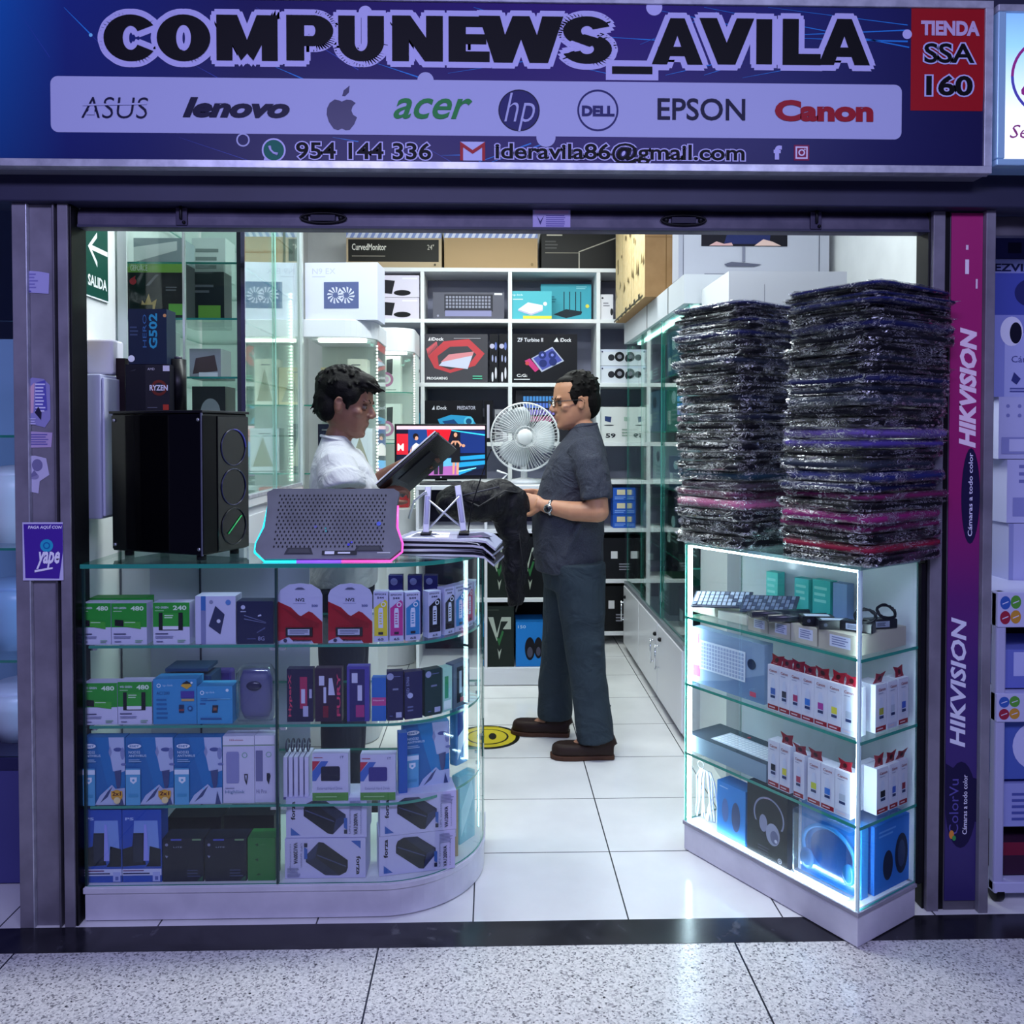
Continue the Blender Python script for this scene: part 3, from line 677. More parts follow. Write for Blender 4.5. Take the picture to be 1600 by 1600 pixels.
# ---- long glass cabinet on the right
lc = empty('long_glass_cabinet', (0, 0, 0)); X0, Y0_, Y1_ = .872, 3.72, 5.40
m = MB(); m.box(X0, 1.3, Y0_, Y1_, .03, .425, mat('#d6d8dc', .3)); m.box(X0+.015, 1.3, Y0_, Y1_, .004, .03, BLACK); m.box(X0-.006, 1.3, Y0_, Y1_, .425, .445, mat('#9aa0a8', .3, .5)); m.build('cabinet_base', lc)
for k in range(3):
    y = Y0_ + .01 + k*.555
    dq = bx(X0-.012, X0, y, y+.545, .045, .42, mat('#dfe0e4', .25)).build('door', lc, bevel=.002)
    hb = MB(); yy = y + (.06 if k % 2 else .49); hb.rod((X0-.035, yy, .20), (X0-.035, yy, .33), .005, CHROME); hb.rod((X0-.035, yy, .21), (X0-.01, yy, .21), .004, CHROME); hb.rod((X0-.035, yy, .32), (X0-.01, yy, .32), .004, CHROME)
    hb.ball((X0-.018, yy-.03, .36), .011, BLACK); hb.build('handle', dq)
for k in range(3):
    y = Y0_ + k*.555; xx = X0 + (.002 if k % 2 else .012)
    pane(xx, xx+.004, y, y+.57, .45, 1.985, GLASS_G, mat('#3f9a8c', .15)).build('sliding_door', lc)
for z in (.80, 1.13, 1.42, 1.70): pane(X0+.03, 1.295, Y0_, Y1_, z-.007, z).build('glass_shelf', lc)
m = MB(); m.box(X0-.01, 1.3, Y0_, Y1_, 1.99, 2.12, mat('#c9cdd4', .4)); m.box(X0-.012, X0-.01, 4.6, 4.606, 1.99, 2.12, BLACK); m.box(X0-.012, X0-.01, 4.05, 4.056, 1.99, 2.12, BLACK); m.build('top_fascia', lc)
bx(1.3, 1.305, Y0_, Y1_, .45, 1.99, mat('#8fb5ae', .4)).build('back_panel', lc)
bx(X0, 1.3, Y1_, Y1_+.004, .45, 1.99, GLASS).build('end_pane', lc)
bx(X0+.06, X0+.08, 3.8, 5.3, 1.975, 1.988, mat('#c8fff0', .4, 0, 7.0)).build('glow_bar', lc)
tag(lc, 'long white based cabinet with sliding glass doors along the right side', 'glass cabinet')
# ================================================================== GOODS
def carton_obj(name, label, cat, w_, h, d, loc, rz, c, items=(), side=(), top=(), group=None, rough=.45, parts=None, bev=.0, cs=None):
    """a printed carton: front face looks along local -y, origin at the bottom centre of the front"""
    m = bx(-w_/2, w_/2, 0, d, 0, h, mat(c, rough) if isinstance(c, str) else c, cs)
    if items: m.decals((-w_/2, 0, 0), (w_, 0, 0), (0, 0, h), list(items))
    if side: m.decals((w_/2, 0, 0), (0, d, 0), (0, 0, h), list(side))
    if top: m.decals((-w_/2, 0, h), (w_, 0, 0), (0, d, 0), list(top))
    return tag(m.build(name, None, loc, rz, bevel=bev), label, cat, group)
def C(name, label, cat, px, z, Y, d, c, items=(), group=None, **k):
    """carton whose front left/right/top edges are read at depth Y and which stands at height z"""
    a, b = P(px[0], px[2], Y), P(px[1], px[2], Y)
    return carton_obj(name, label, cat, b.x-a.x, a.z-z, d, ((a.x+b.x)/2, Y, z+.0008), 0, c, items, group=group, **k)
RW = '#d3d1ee'
# ---------- counter, left section
Z1, Z2, Z3, Z4 = .7955, .5635, .331, .103
CY = 2.412
def ssd(n, stick=True, style='#e8e6fa'):
    it = [('r','#2c9a38',0,.42,1,1), ('t',style,'WD GREEN',.06,.86,.42,.91,.01), ('t','#dff2dc',n,.55,.82,.92,.93,.03), ('r','#bfe8b8',.06,.80,.3,.815)]
    if stick: it += [('p','#17171d',[(.1,.46),(.35,.44),(.35,.59),(.1,.61)]), ('p','#46a83a',[(.35,.44),(.84,.38),(.84,.55),(.35,.59)]), ('l','#cfeecb',1,.38,.52,.7,.56)]
    else: it += [('r','#1b1b22',.16,.34,.82,.76), ('r','#36a23c',.27,.44,.70,.76), ('r','#e8e8f4',.27,.36,.70,.44), ('l','#d8f0d4',2,.32,.62,.6,.72)]
    return it + [('l','#3a3c68',1,.07,.24,.5,.29), ('l','#8c8cb8',2,.07,.15,.6,.22), ('l','#55598a',1,.1,.06,.35,.1), ('l','#8fb89a',2,.68,.05,.93,.13)]
GS = 'green and white SSD boxes in the counter'
for px, z, n, stk, lb in [((123,173,943), Z1, '480', True, 'leftmost 480 green and white SSD box on the top shelf of the counter'), ((174,229,943), Z1, '480', True, 'second 480 green and white SSD box on the top shelf, beside the 240 one'),
        ((239,296,942), Z1, '240', False, 'green and white SSD box marked 240, on the top shelf of the counter'), ((128,183,1068), Z2, '480', True, 'green 480 SSD box with a stick pictured, second shelf by the column'), ((184,237,1066), Z2, '480', False, 'green 480 SSD box with a square drive pictured, on the second shelf')]:
    C('ssd_box', lb, 'box', px, z, CY, .045, RW, ssd(n, stk), GS)
C('ssd_box', 'plain green topped box lying behind the left SSD boxes on the top shelf', 'box', (140,230,935), Z1, CY+.06, .05, '#2c9a38', [], GS)
C('drive_box', 'white portable drive box with a blue band and a tilted black drive pictured', 'box', (305,368,932), Z1, CY, .06, '#c9c9ea',
  [('r','#3f6fb8',.14,.70,.26,1), ('r','#8286b4',.14,0,.26,.7), ('p','#33385c',[(.33,.38),(.5,.80),(.73,.62),(.62,.2)]), ('c','#d8daf0',.58,.48,.04), ('c','#5a86cc',.82,.87,.055), ('c','#8c8eb4',.4,.88,.04)])
C('accessory_box', 'dark navy accessory box with thin light lines, right of the white drive box', 'box', (370,427,940), Z1, CY, .05, '#262a4c',
  [('c','#c4c6e4',.17,.86,.05), ('r','#b8bada',.1,.75,.25,.77), ('p','#7a80aa',[(.2,.66),(.8,.5),(.8,.51),(.2,.68)]), ('p','#7a80aa',[(.2,.58),(.8,.48),(.8,.49),(.2,.6)]), ('p','#c4c6e4',[(.58,.64),(.68,.66),(.66,.70),(.58,.67)]), ('p','#555b88',[(.55,.25),(.78,.36),(.78,.4),(.55,.28)]), ('t','#8a8eb8','8G',.58,.08,.76,.18,.02), ('l','#555b88',1,.28,.1,.56,.15)])
TPL = [('o','#dff0fa',.13,.86,.045,.016), ('t','#bfe0f2','tp-link',.22,.83,.46,.89,.0)]
C('adapter_box', 'larger blue wireless adapter box with a violet patch, on the second shelf', 'box', (239,307,1062), Z2, CY, .06, '#3f92c9',
  TPL + [('t','#1d4b86','AC1200',.08,.66,.38,.73,.0), ('l','#2a6aa4',5,.08,.1,.36,.6), ('r','#4a3f9a',.64,.58,.95,.74), ('p','#d8a83a',[(.64,.86),(.78,.97),(.90,.86),(.78,.78)]), ('p','#1d2030',[(.66,.9),(.9,.9),(.78,.97)]), ('r','#c9a46a',.66,.52,.95,.57), ('r','#24385c',.60,.26,.72,.44), ('r','#8a4a4a',.60,.3,.72,.34), ('c','#24558c',.86,.36,.06), ('c','#4f9ad0',.86,.36,.03), ('c','#dff0fa',.9,.93,.025)])
C('adapter_box', 'smaller blue wireless adapter box next to the bagged mouse, on the second shelf', 'box', (308,363,1073), Z2, CY, .06, '#4399cd',
  [('o','#dff0fa',.14,.83,.055,.02), ('t','#bfe0f2','tp-link',.24,.80,.5,.87,.0), ('l','#2a6aa4',2,.1,.6,.75,.7), ('r','#2c5f9c',.08,.52,.24,.56), ('p','#2a2c3c',[(.42,.3),(.58,.3),(.6,.5),(.44,.5)]), ('r','#8a5a4a',.46,.36,.56,.44), ('c','#dff0fa',.86,.9,.04), ('l','#2a5a94',1,.1,.1,.8,.2), ('r','#7fc4e2',.3,.66,.95,.68)])
for i, (px, yt, y) in enumerate([((250,330), 1056, .075), ((258,325), 1050, .075)]):
    C('adapter_box', ['dark blue box lying behind the blue adapter boxes', 'thin dark blue box on top of the other one behind the adapters'][i], 'box', (px[0], px[1], yt if i else 1057), Z2 if not i else Z2 + .1405, CY+y+.0, .09, '#2a4668', [('l','#5a80a8',3,.1,.2,.9,.8)], 'dark boxes behind the adapters')
C('violet_pouch', 'small violet pouch standing behind the smaller adapter box', 'pouch', (322,362,1048), Z2, CY+.17, .04, '#4a3a8a', [], bev=.008)
# bagged mouse
mo = empty('bagged_mouse', P(398, 1133, CY+.02).xy.to_3d() + Vector((0, 0, Z2+.001)))
m = MB(); m.loft([[(.048*sx_*math.cos(t*math.pi/12), .02+.022*sy_*math.sin(t*math.pi/12), z) for t in range(24)] for z, sx_, sy_ in [(.004,.75,.8),(.03,.95,1),(.08,1,1),(.12,.98,1),(.145,.8,.8)]], mat('#5d5f94', .35)); m.build('mouse', mo)
m = MB(); rr = random.Random(3)
m.loft([[((.058+rr.uniform(-.004,.004))*s_*math.copysign(abs(math.cos(t*math.pi/14))**.5, math.cos(t*math.pi/14)), .02+.026*math.copysign(abs(math.sin(t*math.pi/14))**.6, math.sin(t*math.pi/14)), z) for t in range(28)] for z, s_ in [(0,.9),(.02,1),(.06,1),(.1,.98),(.14,.95),(.158,.72)]], PLASTIC); m.build('plastic_bag', mo)
m = MB(); m.ball((0,-.006,.105), (.022,.006,.014), mat('#2a2b4a',.2)); m.build('label_patch', mo)
tag(mo, 'grey mouse in a clear crinkled bag at the end of the second shelf', 'mouse')
# antivirus boxes
AV = [('p','#2f6fae',[(0,0),(.7,0),(.3,1),(0,1)]), ('p','#b9c3e6',[(.62,1),(.98,1),(1,.62),(1,.5),(.86,.47),(.72,.5),(.66,.72)]), ('p','#8f98c4',[(.66,.88),(.62,.78),(.66,.7),(.7,.78)]), ('e','#4f5c9a',.84,.82,.10,.03), ('e','#8791c2',.95,.76,.05,.09), ('e','#6f7ab4',.97,.60,.06,.02), ('p','#45507f',[(.76,.5),(.92,.52),(.9,.3),(.84,.18),(.8,.3)]),
      ('p','#b9c3e6',[(.3,0),(.42,.14),(.7,.3),(.78,.24),(1,.25),(1,0)]), ('p','#45507f',[(.42,.03),(.6,.2),(.72,.28),(.6,.12)]), ('c','#7fc8f0',.62,.24,.015), ('p','#45507f',[(.86,.0),(.9,.2),(.98,.0)]),
      ('e','#e6ecfa',.2,.88,.14,.035), ('t','#2f6fae','ESET',.1,.865,.3,.895,.03), ('t','#cfe2f6','NOD32',.08,.77,.32,.81,.01), ('t','#cfe2f6','ANTIVIRUS',.08,.72,.45,.755,.01), ('l','#a9c8ea',2,.08,.64,.38,.69), ('r','#5fa8d4',.02,.0,.32,.55), ('r','#dbe6f8',.02,.46,.32,.53), ('p','#e6ecfa',[(.11,.42),(.25,.42),(.25,.36),(.18,.32),(.11,.36)]), ('c','#5fa8d4',.18,.375,.018), ('l','#4a98c4',1,.08,.1,.28,.2)]
BADGE = [('c','#d8a03a',.83,.15,.085), ('r','#e0a83c',.70,.13,.96,.22), ('t','#5a1a28','2x1',.73,.15,.93,.21,.03), ('c','#e8d4a0',.84,.08,.05)]
GA = 'blue antivirus boxes with a white android face'
for px, z, it, lb in [((128,195,1153), Z3, AV+BADGE, 'blue antivirus box with a yellow 2x1 badge, beside the column'), ((196,271,1153), Z3, AV+BADGE, 'middle blue antivirus box with a yellow 2x1 badge'), ((272,347,1153), Z3, AV, 'blue antivirus box without a badge, left of the white dongle boxes')]:
    C('antivirus_box', lb, 'box', px, z, CY, .035, '#2f78b8', it, GA)
DG = [('r','#e0deef',0,.87,1,1), ('r','#6a9a5a',0,.855,1,.865), ('t','#b0506a','Hikvision',.22,.93,.65,.96,0), ('p','#8f90c2',[(.12,.3),(.5,.3),(.52,.34),(.52,.74),(.5,.77),(.14,.77),(.11,.74),(.11,.34)]), ('o','#7ab89a',.70,.72,.04,.008), ('p','#2a2c3c',[(.68,.44),(.8,.44),(.8,.4),(.76,.27),(.7,.34)]), ('p','#c4c4e4',[(.71,.42),(.77,.42),(.75,.33)]), ('t','#6a8ab0','Highlink',.08,.14,.7,.2,0), ('l','#9a9ac0',1,.08,.22,.4,.25)]
C('dongle_box', 'white box with a pale grey bar device, right of the antivirus boxes', 'box', (348,397,1151), Z3, CY, .05, '#cfcde8', DG, 'white device boxes')
C('dongle_box', 'white box with a dark grey bar device, at the glass joint', 'box', (398,429,1150), Z3, CY+.004, .05, '#cbc9e6', [('r','#e0deef',0,.87,1,1), ('r','#6a9a5a',0,.855,1,.865), ('r','#73749f',.05,.32,.4,.78), ('o','#7ab89a',.70,.72,.04,.008), ('p','#2a2c3c',[(.6,.44),(.75,.44),(.8,.4),(.7,.27),(.6,.34)]), ('t','#8a8ab0','Hi Pro',.08,.14,.6,.2,0)], 'white device boxes')
WM = [('p','#7f9ee0',[(.25,.3),(.3,.85),(.9,.85),(.95,.3)]), ('p','#151a2c',[(.0,.22),(.0,.46),(.25,.5),(.28,.68),(.55,.68),(.58,.3),(.6,.24)]), ('p','#262c44',[(.28,.28),(.28,.66),(.52,.66),(.52,.28)]), ('p','#151a2c',[(.68,.28),(.7,.5),(.98,.46),(.98,.22),(.6,.22)]), ('p','#9a9ff0',[(.54,.3),(.68,.3),(.62,.8),(.56,.8)]), ('t','#a9c0f0','PS',.08,.86,.3,.9,.03),
      ('r','#cfd4f4',0,.10,1,.19), ('l','#6a2c6a',1,.02,.15,.7,.185), ('l','#30346a',1,.02,.11,.8,.15), ('r','#b0b8ec',.78,.02,.97,.15), ('r','#5a66b4',.84,.04,.92,.09)]
GW = 'bright blue remote light boxes on the counter floor'
C('cable_kit_box', 'bright blue box with black cables pictured, nearest the column on the counter floor', 'box', (129,190,1266), Z4, CY, .05, '#2a52b4', WM, GW)
C('cable_kit_box', 'bright blue box with black cables pictured, beside the black boxes', 'box', (191,252,1266), Z4, CY, .05, '#2a52b4', WM, GW)
BK = [('r','#4c56b8',.2,.95,.46,.99), ('r','#6f8f6a',.72,.95,.94,.99), ('c','#8a8cb0',.1,.86,.035), ('t','#9a9cc0','LITE',.27,.79,.48,.82,0), ('p','#8a8cb0',[(.06,.62),(.14,.60),(.1,.55)]), ('l','#3a3e66',3,.6,.1,.95,.3), ('p','#2e5a44',[(.85,.02),(.98,.02),(.98,.14)])]
C('black_box', 'black glossy accessory box, right after the bright blue boxes', 'box', (254,318,1311), Z4, CY, .06, '#14162e', BK, 'black boxes on the counter floor')
C('black_box', 'black glossy accessory box, left of the green one', 'box', (320,385,1311), Z4, CY, .06, '#14162e', BK, 'black boxes on the counter floor')
C('green_box', 'plain green box on the counter floor by the glass joint', 'box', (387,430,1310), Z4, CY, .06, '#2f7a3a', [('p','#1c4a26',[(.25,.85),(.38,.88),(.38,.8)]), ('p','#1c4a26',[(.25,.5),(.38,.53),(.38,.45)]), ('l','#3f8a4a',1,.45,.83,.7,.87), ('p','#1c4a26',[(.3,.12),(.5,.15),(.38,.18)])])
C('black_box', 'wide black carton behind the two small black boxes', 'box', (262,345,1278), Z4, CY+.10, .08, '#15151f', [], 'black boxes on the counter floor')
C('black_box', 'black carton behind the green box', 'box', (350,428,1275), Z4, CY+.10, .08, '#15151f', [], 'black boxes on the counter floor')
# ---------- counter, right section (items follow the curve)
def blister(label, px, z, h, it_, group):
    t = empty('ssd_blister', P((px[0]+px[1])/2, 1000, CY).xy.to_3d() + Vector((0, 0, z+.001)))
    w_ = P(px[1], 960, CY).x - P(px[0], 960, CY).x; hh = w_ / 2
    pts = [(-hh, 0), (hh, 0), (hh, h*.80), (hh*.9, h*.89), (hh*.5, h*.98), (0, h), (-hh*.5, h*.98), (-hh*.9, h*.89), (-hh, h*.8)]
    m = MB(); n = len(pts); m.add([(x, 0, z_) for x, z_ in pts] + [(x, .0025, z_) for x, z_ in pts], [tuple(range(n)), tuple(range(n, 2*n))[::-1]] + [(k, n+k, n+(k+1) % n, (k+1) % n) for k in range(n)], mat('#c3c2e6', .3))
    m.decals((-hh, 0, 0), (w_, 0, 0), (0, 0, h), it_); m.build('card', t)
    q = bx(-w_*.32, w_*.28, -.008, -.002, h*.13, h*.27, mat('#15161f', .3)); q.decals((-w_*.32, -.008, h*.13), (w_*.6, 0, 0), (0, 0, h*.14), [('r','#b8bcd8',.08,.15,.9,.85),('l','#5a5f80',3,.15,.25,.85,.75)]); q.build('ssd_stick', t)
    return tag(t, label, 'blister pack', group)
NV = [('p','#a01828',[(0,.04),(.22,.12),(.32,.05),(.75,.05),(.8,.0),(1,.0),(1,.45),(.6,.56),(.35,.58),(0,.70)]), ('p','#b02034',[(0,.04),(.25,.12),(.25,.2),(0,.2)]), ('p','#c3c2e6',[(.2,.67),(.5,.45),(.72,.55),(1,.36),(1,.28),(1,.75),(.2,.75)]), ('p','#8a1222',[(.05,.62),(.6,.28),(.9,.25),(.95,.33),(.45,.48)]),
      ('t','#2a2a44','NV2',.4,.70,.6,.755,.03), ('l','#8f8fb8',1,.34,.66,.66,.68), ('t','#2a3f8a','500',.76,.61,.9,.65,.02), ('c','#3a3c5c',.16,.055,.03), ('t','#15151f','Kingston',.34,.03,.74,.075,.03), ('p','#5a5c7c',[(.38,.905),(.62,.905),(.55,.935),(.45,.935)])]
blister('red and white NV2 solid state drive card beside the glass joint', (435,504), Z1, P(470,912,CY).z-Z1, NV, 'red and white drive cards')
blister('red and white NV2 solid state drive card next to the yellow ink box', (513,582), Z1, P(548,912,CY).z-Z1, NV, 'red and white drive cards')
def curve_at(px, off):
    """point and facing angle on the counter glass line (inset by off) seen at pixel column px"""
    d = _ray(px, 960); k = d.x / d.y; y = CY0 + off; x = k * y
    if x <= CXF: return Vector((x, y, 0)), 0.
    cx, cy, rr = CXF, CY0 + CR, CR - off
    A = k*k + 1; B = -2*(k*cx + cy); Cc = cx*cx + cy*cy - rr*rr; y = (-B - math.sqrt(max(B*B - 4*A*Cc, 0))) / (2*A); x = k*y
    return Vector((x, y, 0)), math.atan2(x - cx, cy - y)
def ink544(col, foot_bar='#2a2a3c'): return [('t','#30305c','EPSON',.1,.93,.85,.965,.02), ('t','#30305c','544',.25,.86,.72,.90,.03), ('p',col,[(.06,.12),(.95,.12),(.95,.80),(.8,.84),(.5,.78),(.06,.68)]), ('p','#d8dcf4',[(.34,.28),(.66,.28),(.66,.62),(.62,.68),(.38,.68),(.34,.62)]), ('l',col,5,.4,.34,.6,.6), ('c','#e6e8f8',.68,.75,.05), ('c',col,.68,.75,.03), ('r',foot_bar,.34,.15,.66,.2), ('t','#3a3a5c','65',.3,.035,.7,.08,.02)]  # includes a dark bar printed below the bottle
GI = 'ink bottle cartons on the top shelf of the counter'
for px0, px1, yt, c, nm in [(583,607,925,'#e3d23a','yellow ink bottle carton beside the drive card'), (608,631,926,'#c03a92','magenta ink bottle carton between yellow and cyan'), (633,657,926,'#3585c4','cyan ink bottle carton left of the gap'), (669,689,924,'#1c1c26','black ink bottle carton right of the gap'),
        (695,710,918,'#1c1c26','farther black ink carton on the curve of the shelf'), (711,727,914,'#3585c4','farther cyan ink carton on the curve of the shelf'), (729,738,910,'#c03a6a','farther magenta ink carton at the end of the curve'), (739,747,907,'#c9c83a','farther yellow ink carton, last on the curve of the shelf')]:
    p, a = curve_at((px0+px1)/2, .032); p2, _ = curve_at(px1, .032); p1, _ = curve_at(px0, .032); w_ = (p2-p1).length * .96
    w_ = min(w_, .048)
    carton_obj('ink_carton', nm, 'ink box', w_, P(px0, yt, p.y).z-Z1, .034, (p.x, p.y, Z1+.001), a*.92, '#c6c6ea', ink544(c), side=[('r', c, .1, .1, .9, .7)], group=GI, parts=None)
for px0, px1, lb in [(608,628,'tall ink packaging standing behind the magenta carton'), (636,660,'tall ink packaging standing behind the cyan carton'), (664,682,'tall ink packaging standing behind the near black carton')]:
    p, a = curve_at((px0+px1)/2, .10); w_ = .042
    carton_obj('ink_carton', lb, 'ink box', w_, P(px0, 900, p.y).z-Z1, .034, (p.x, p.y, Z1+.001), 0, '#2a2a6c', [('c','#8a8cc0',.4,.9,.06)], group='dark ink cartons in the second rank')
def gbox(name, lb, px0, px1, yt, z, c, it, g, off=.03, d=.03, **k):
    p, a = curve_at((px0+px1)/2, off); p1, _ = curve_at(px0, off); p2, _ = curve_at(px1, off)
    return carton_obj(name, lb, 'box', (p2-p1).length*.97, P(px0, yt, p.y).z-z, d, (p.x, p.y, z+.001), a*.92, c, it, group=g, **k)
GM = 'memory module packs on the second shelf'
MEM = lambda c, a='#c8b8d8': [('tv','#d04a6a' if a else a,'HyperX',.06,.1,.2,.9,.02), ('r',c,.5,.25,.78,.85), ('r','#c9c9e8',.55,.35,.7,.62), ('r','#b4b4d8',.62,.1,.82,.3), ('r','#b4b4d8',.86,.45,.96,.62)]
gbox('memory_pack', 'dark memory pack with red lettering on its left edge, second shelf', 447, 489, 1046, Z2, '#262244', MEM('#a8305c'), GM)
gbox('memory_pack', 'dark memory pack with red lettering on its right edge, second shelf', 491, 534, 1045, Z2, '#33203c', [('tv','#d0406a','FURY',.82,.1,.95,.9,.02), ('r','#c9c9e8',.15,.68,.35,.86), ('r','#c9c9e8',.32,.35,.42,.65), ('p','#c9c9e8',[(.5,.5),(.75,.5),(.65,.82),(.52,.82)]), ('r','#7a2038',.3,.08,.5,.3)], GM)
gbox('memory_pack', 'violet memory pack with a magenta window, second shelf', 541, 577, 1042, Z2, '#4f46a0', [('r','#2f2866',.12,.0,.8,.95), ('r','#c9c9e8',.22,.7,.48,.88), ('r','#c9c9e8',.48,.38,.68,.66), ('r','#a8387c',.4,.08,.78,.3)], GM)
gbox('memory_pack', 'bright blue pack with a pink label, second shelf', 580, 603, 1060, Z2, '#2f6cc0', [('r','#c2488e',0,.36,1,.55), ('t','#e8c0dc','HyperX',.1,.46,.9,.5,.02)], GM)
HPB = [('c','#9aa0c8',.2,.9,.07), ('l','#6a70a0',1,.4,.88,.95,.92), ('r','#7a80a8',.35,.62,.7,.66), ('r','#b4b8dc',.55,.06,.9,.17), ('l','#5a60a0',1,.15,.08,.4,.12)]
gbox('drive_pack', 'navy drive pack with a white square label, second shelf', 604, 630, 1050, Z2, '#23234f', HPB, 'drive packs')
gbox('drive_pack', 'navy drive pack with vertical lettering, right of the labelled navy one', 632, 660, 1050, Z2, '#262655', [('tv','#9aa0d0','SSD S700',.1,.5,.25,.9,.0), ('c','#b4b8e0',.3,.5,.06), ('l','#6a70a0',2,.15,.15,.5,.3)], 'drive packs')
gbox('drive_pack', 'dark green drive pack in clear plastic where the shelf starts to curve', 664, 690, 1046, Z2, '#1d3a3c', HPB, 'drive packs')
gbox('drive_pack', 'light green and white pack behind the curved glass', 692, 706, 1043, Z2, '#a9d8c8', [('r','#2f9a5c',.2,.3,.6,.8), ('r','#e8f4f0',.1,.05,.9,.25)], 'drive packs')
gbox('drive_pack', 'small blister of tools farther along the curve of the second shelf', 710, 732, 1034, Z2, '#5c6a80', [('r','#1a1f30',.2,.1,.8,.9), ('r','#b4c8d8',.35,.3,.5,.8), ('r','#b03a4a',.4,.1,.6,.2)], 'drive packs')
# row 3
for i in range(5):
    LBL = ['leftmost', 'second from the left', 'middle one', 'fourth from the left', 'rightmost'][i]
    x = P(447 + i*8.3, 1200, CY+.03).x
    m = bx(-.0055, .0055, 0, .075, 0, .125, mat('#d3d0ee', .4)); m.decals((-.0055, 0, 0), (.011, 0, 0), (0, 0, .125), [('r','#5a5290',0,0,1,.06)])
    t = empty('adapter_blister', (x, CY+.02, Z3+.001)); m.build('box', t)
    m = MB(); m.tube([(0, .01+.02*math.cos(q*.5)+.02, .15+.018*math.sin(q*.5)) for q in range(13)], .0022, mat('#3c3c50', .4), 6); m.build('hanging_hook', t)
    tag(t, f'thin white hanging blister pack seen edge on, {LBL} of the five', 'blister pack', 'thin white blister packs seen edge on')
    o = t
HDD = [('r','#5f9a4a',0,0,1,.17), ('p','#c03a50',[(0,.62),(.22,.84),(0,.84)]), ('p','#4a6cc0',[(0,.42),(.1,.42),(.45,.84),(.25,.84),(0,.62)]), ('p','#23243a',[(.25,.42),(.74,.42),(.77,.45),(.77,.70),(.74,.73),(.28,.73),(.24,.70),(.24,.45)]), ('t','#5a5c90','1T',.78,.9,.88,.95,.02), ('l','#a8607a',1,.05,.9,.3,.94), ('t','#8a8cb8','External Hard Drive',.14,.24,.84,.30,0), ('l','#9ac888',1,.1,.06,.9,.12)]
gbox('hard_drive_box', 'white and green drive box with a black square drive, beside the thin blisters', 486, 544, 1178, Z3, '#cbc9e8', HDD, 'white and green hard drive boxes', d=.035)
gbox('hard_drive_box', 'white and green drive box with a violet square drive, left of the blue folders', 561, 618, 1180, Z3, '#cbc9e8', HDD[:3] + [('p','#413a86',[(.25,.42),(.74,.42),(.77,.45),(.77,.70),(.74,.73),(.28,.73),(.24,.70),(.24,.45)])] + HDD[4:], 'white and green hard drive boxes', d=.035)
gbox('folder_box', 'tall narrow deep blue box beside the drive boxes', 622, 636, 1146, Z3, '#2a5cb0', [], 'deep blue antivirus box spines', off=.05)
p, a = curve_at(668, .06)
carton_obj('antivirus_box', 'blue antivirus box standing angled behind the curved glass', 'box', .142, .195, .035, (p.x-.005, p.y+.015, Z3+.001), .30, '#2f86c4', AV, group=GA)
p, a = curve_at(722, .07)
carton_obj('silver_pouch', 'silver blue crumpled pouch at the right end of the third shelf', 'pouch', .06, .19, .03, (p.x, p.y, Z3+.001), .9, '#5f9ad0', [('p','#dfeefa',[(.1,.1),(.9,.5),(.7,.9),(.2,.7)]),('p','#1d3a8c',[(.1,.5),(.6,.6),(.5,1),(.1,1)])], bev=.006, rough=.15)
# row 4: UPS boxes
def ups(flip=False):
    it = [('tv','#15151f','forza',.06,.45,.115,.92,.03), ('p','#3f66b4',[(.06,.06),(.18,.06),(.06,.26)]), ('p','#1a1c2a',[(.24,.85),(.32,.93),(.5,.92),(.74,.58),(.74,.42),(.58,.08),(.52,.1),(.22,.55),(.22,.74)]), ('p','#2a2e46',[(.32,.93),(.5,.92),(.74,.58),(.62,.46)]), ('p','#34395a',[(.62,.46),(.74,.58),(.74,.42),(.58,.08)]), ('p','#4a4f78',[(.24,.72),(.6,.42),(.6,.39),(.24,.69)]), ('r','#2a2e46',.72,.10,.76,.2), ('p','#3f66b4',[(.72,.25),(.76,.2),(.76,.5),(.72,.5)]),
          ('tv','#2a2c44','VA1200VA',.84,.08,.89,.62,.02), ('tv','#6a6c98','UPS system',.78,.1,.81,.7,0), ('tv','#6a6c98','technology',.92,.1,.94,.8,0), ('l','#8a8cb4',7,.79,.7,.97,.95)]
    if flip:
        out = []
        for q in it:
            if q[0] == 'p': out.append(('p', q[1], [(1-u, 1-v) for u, v in q[2]]))
            elif q[0] in 'rl': out.append((q[0], q[1], *(([q[2]] if q[0] == 'l' else [])), *((1-q[-2], 1-q[-1], 1-q[-4], 1-q[-3]))))
            elif q[0] == 'tv': out.append(('tv', q[1], q[2], 1-q[5], 1-q[6], 1-q[3], 1-q[4], q[7]))
        # upside-down lettering: swap the bounds so that it runs downwards
        out = [(q[0], q[1], q[2], q[5], q[6], q[3], q[4], q[7]) if q[0] == 'tv' else q for q in out]
        return out
    return it
GU = 'white power supply unit boxes stacked in twos'
UH = .1165
def upsbox(lb, px0, px1, z, Y, a, flip):
    w_ = P(px1, 1300, Y).x - P(px0, 1300, Y).x
    carton_obj('power_unit_box', lb, 'box', w_/math.cos(a), UH, .10, ((P(px0,1300,Y).x+P(px1,1300,Y).x)/2, Y+w_/2*math.tan(a), z+.0015), a, '#c6c4e6', ups(flip), group=GU)
upsbox('upright power unit box on top of the left pair, with forza running upwards', 447, 573, Z4+UH+.0015, CY+.012, 0, False)
upsbox('upside down power unit box under the left pair', 445, 571, Z4, CY+.008, 0, True)
upsbox('power unit box on top of the right pair, turned along the curve', 594, 712, Z4+UH+.0015, CY+.012, .20, False)
upsbox('power unit box at the bottom of the right pair, turned along the curve', 592, 710, Z4, CY+.012, .20, False)
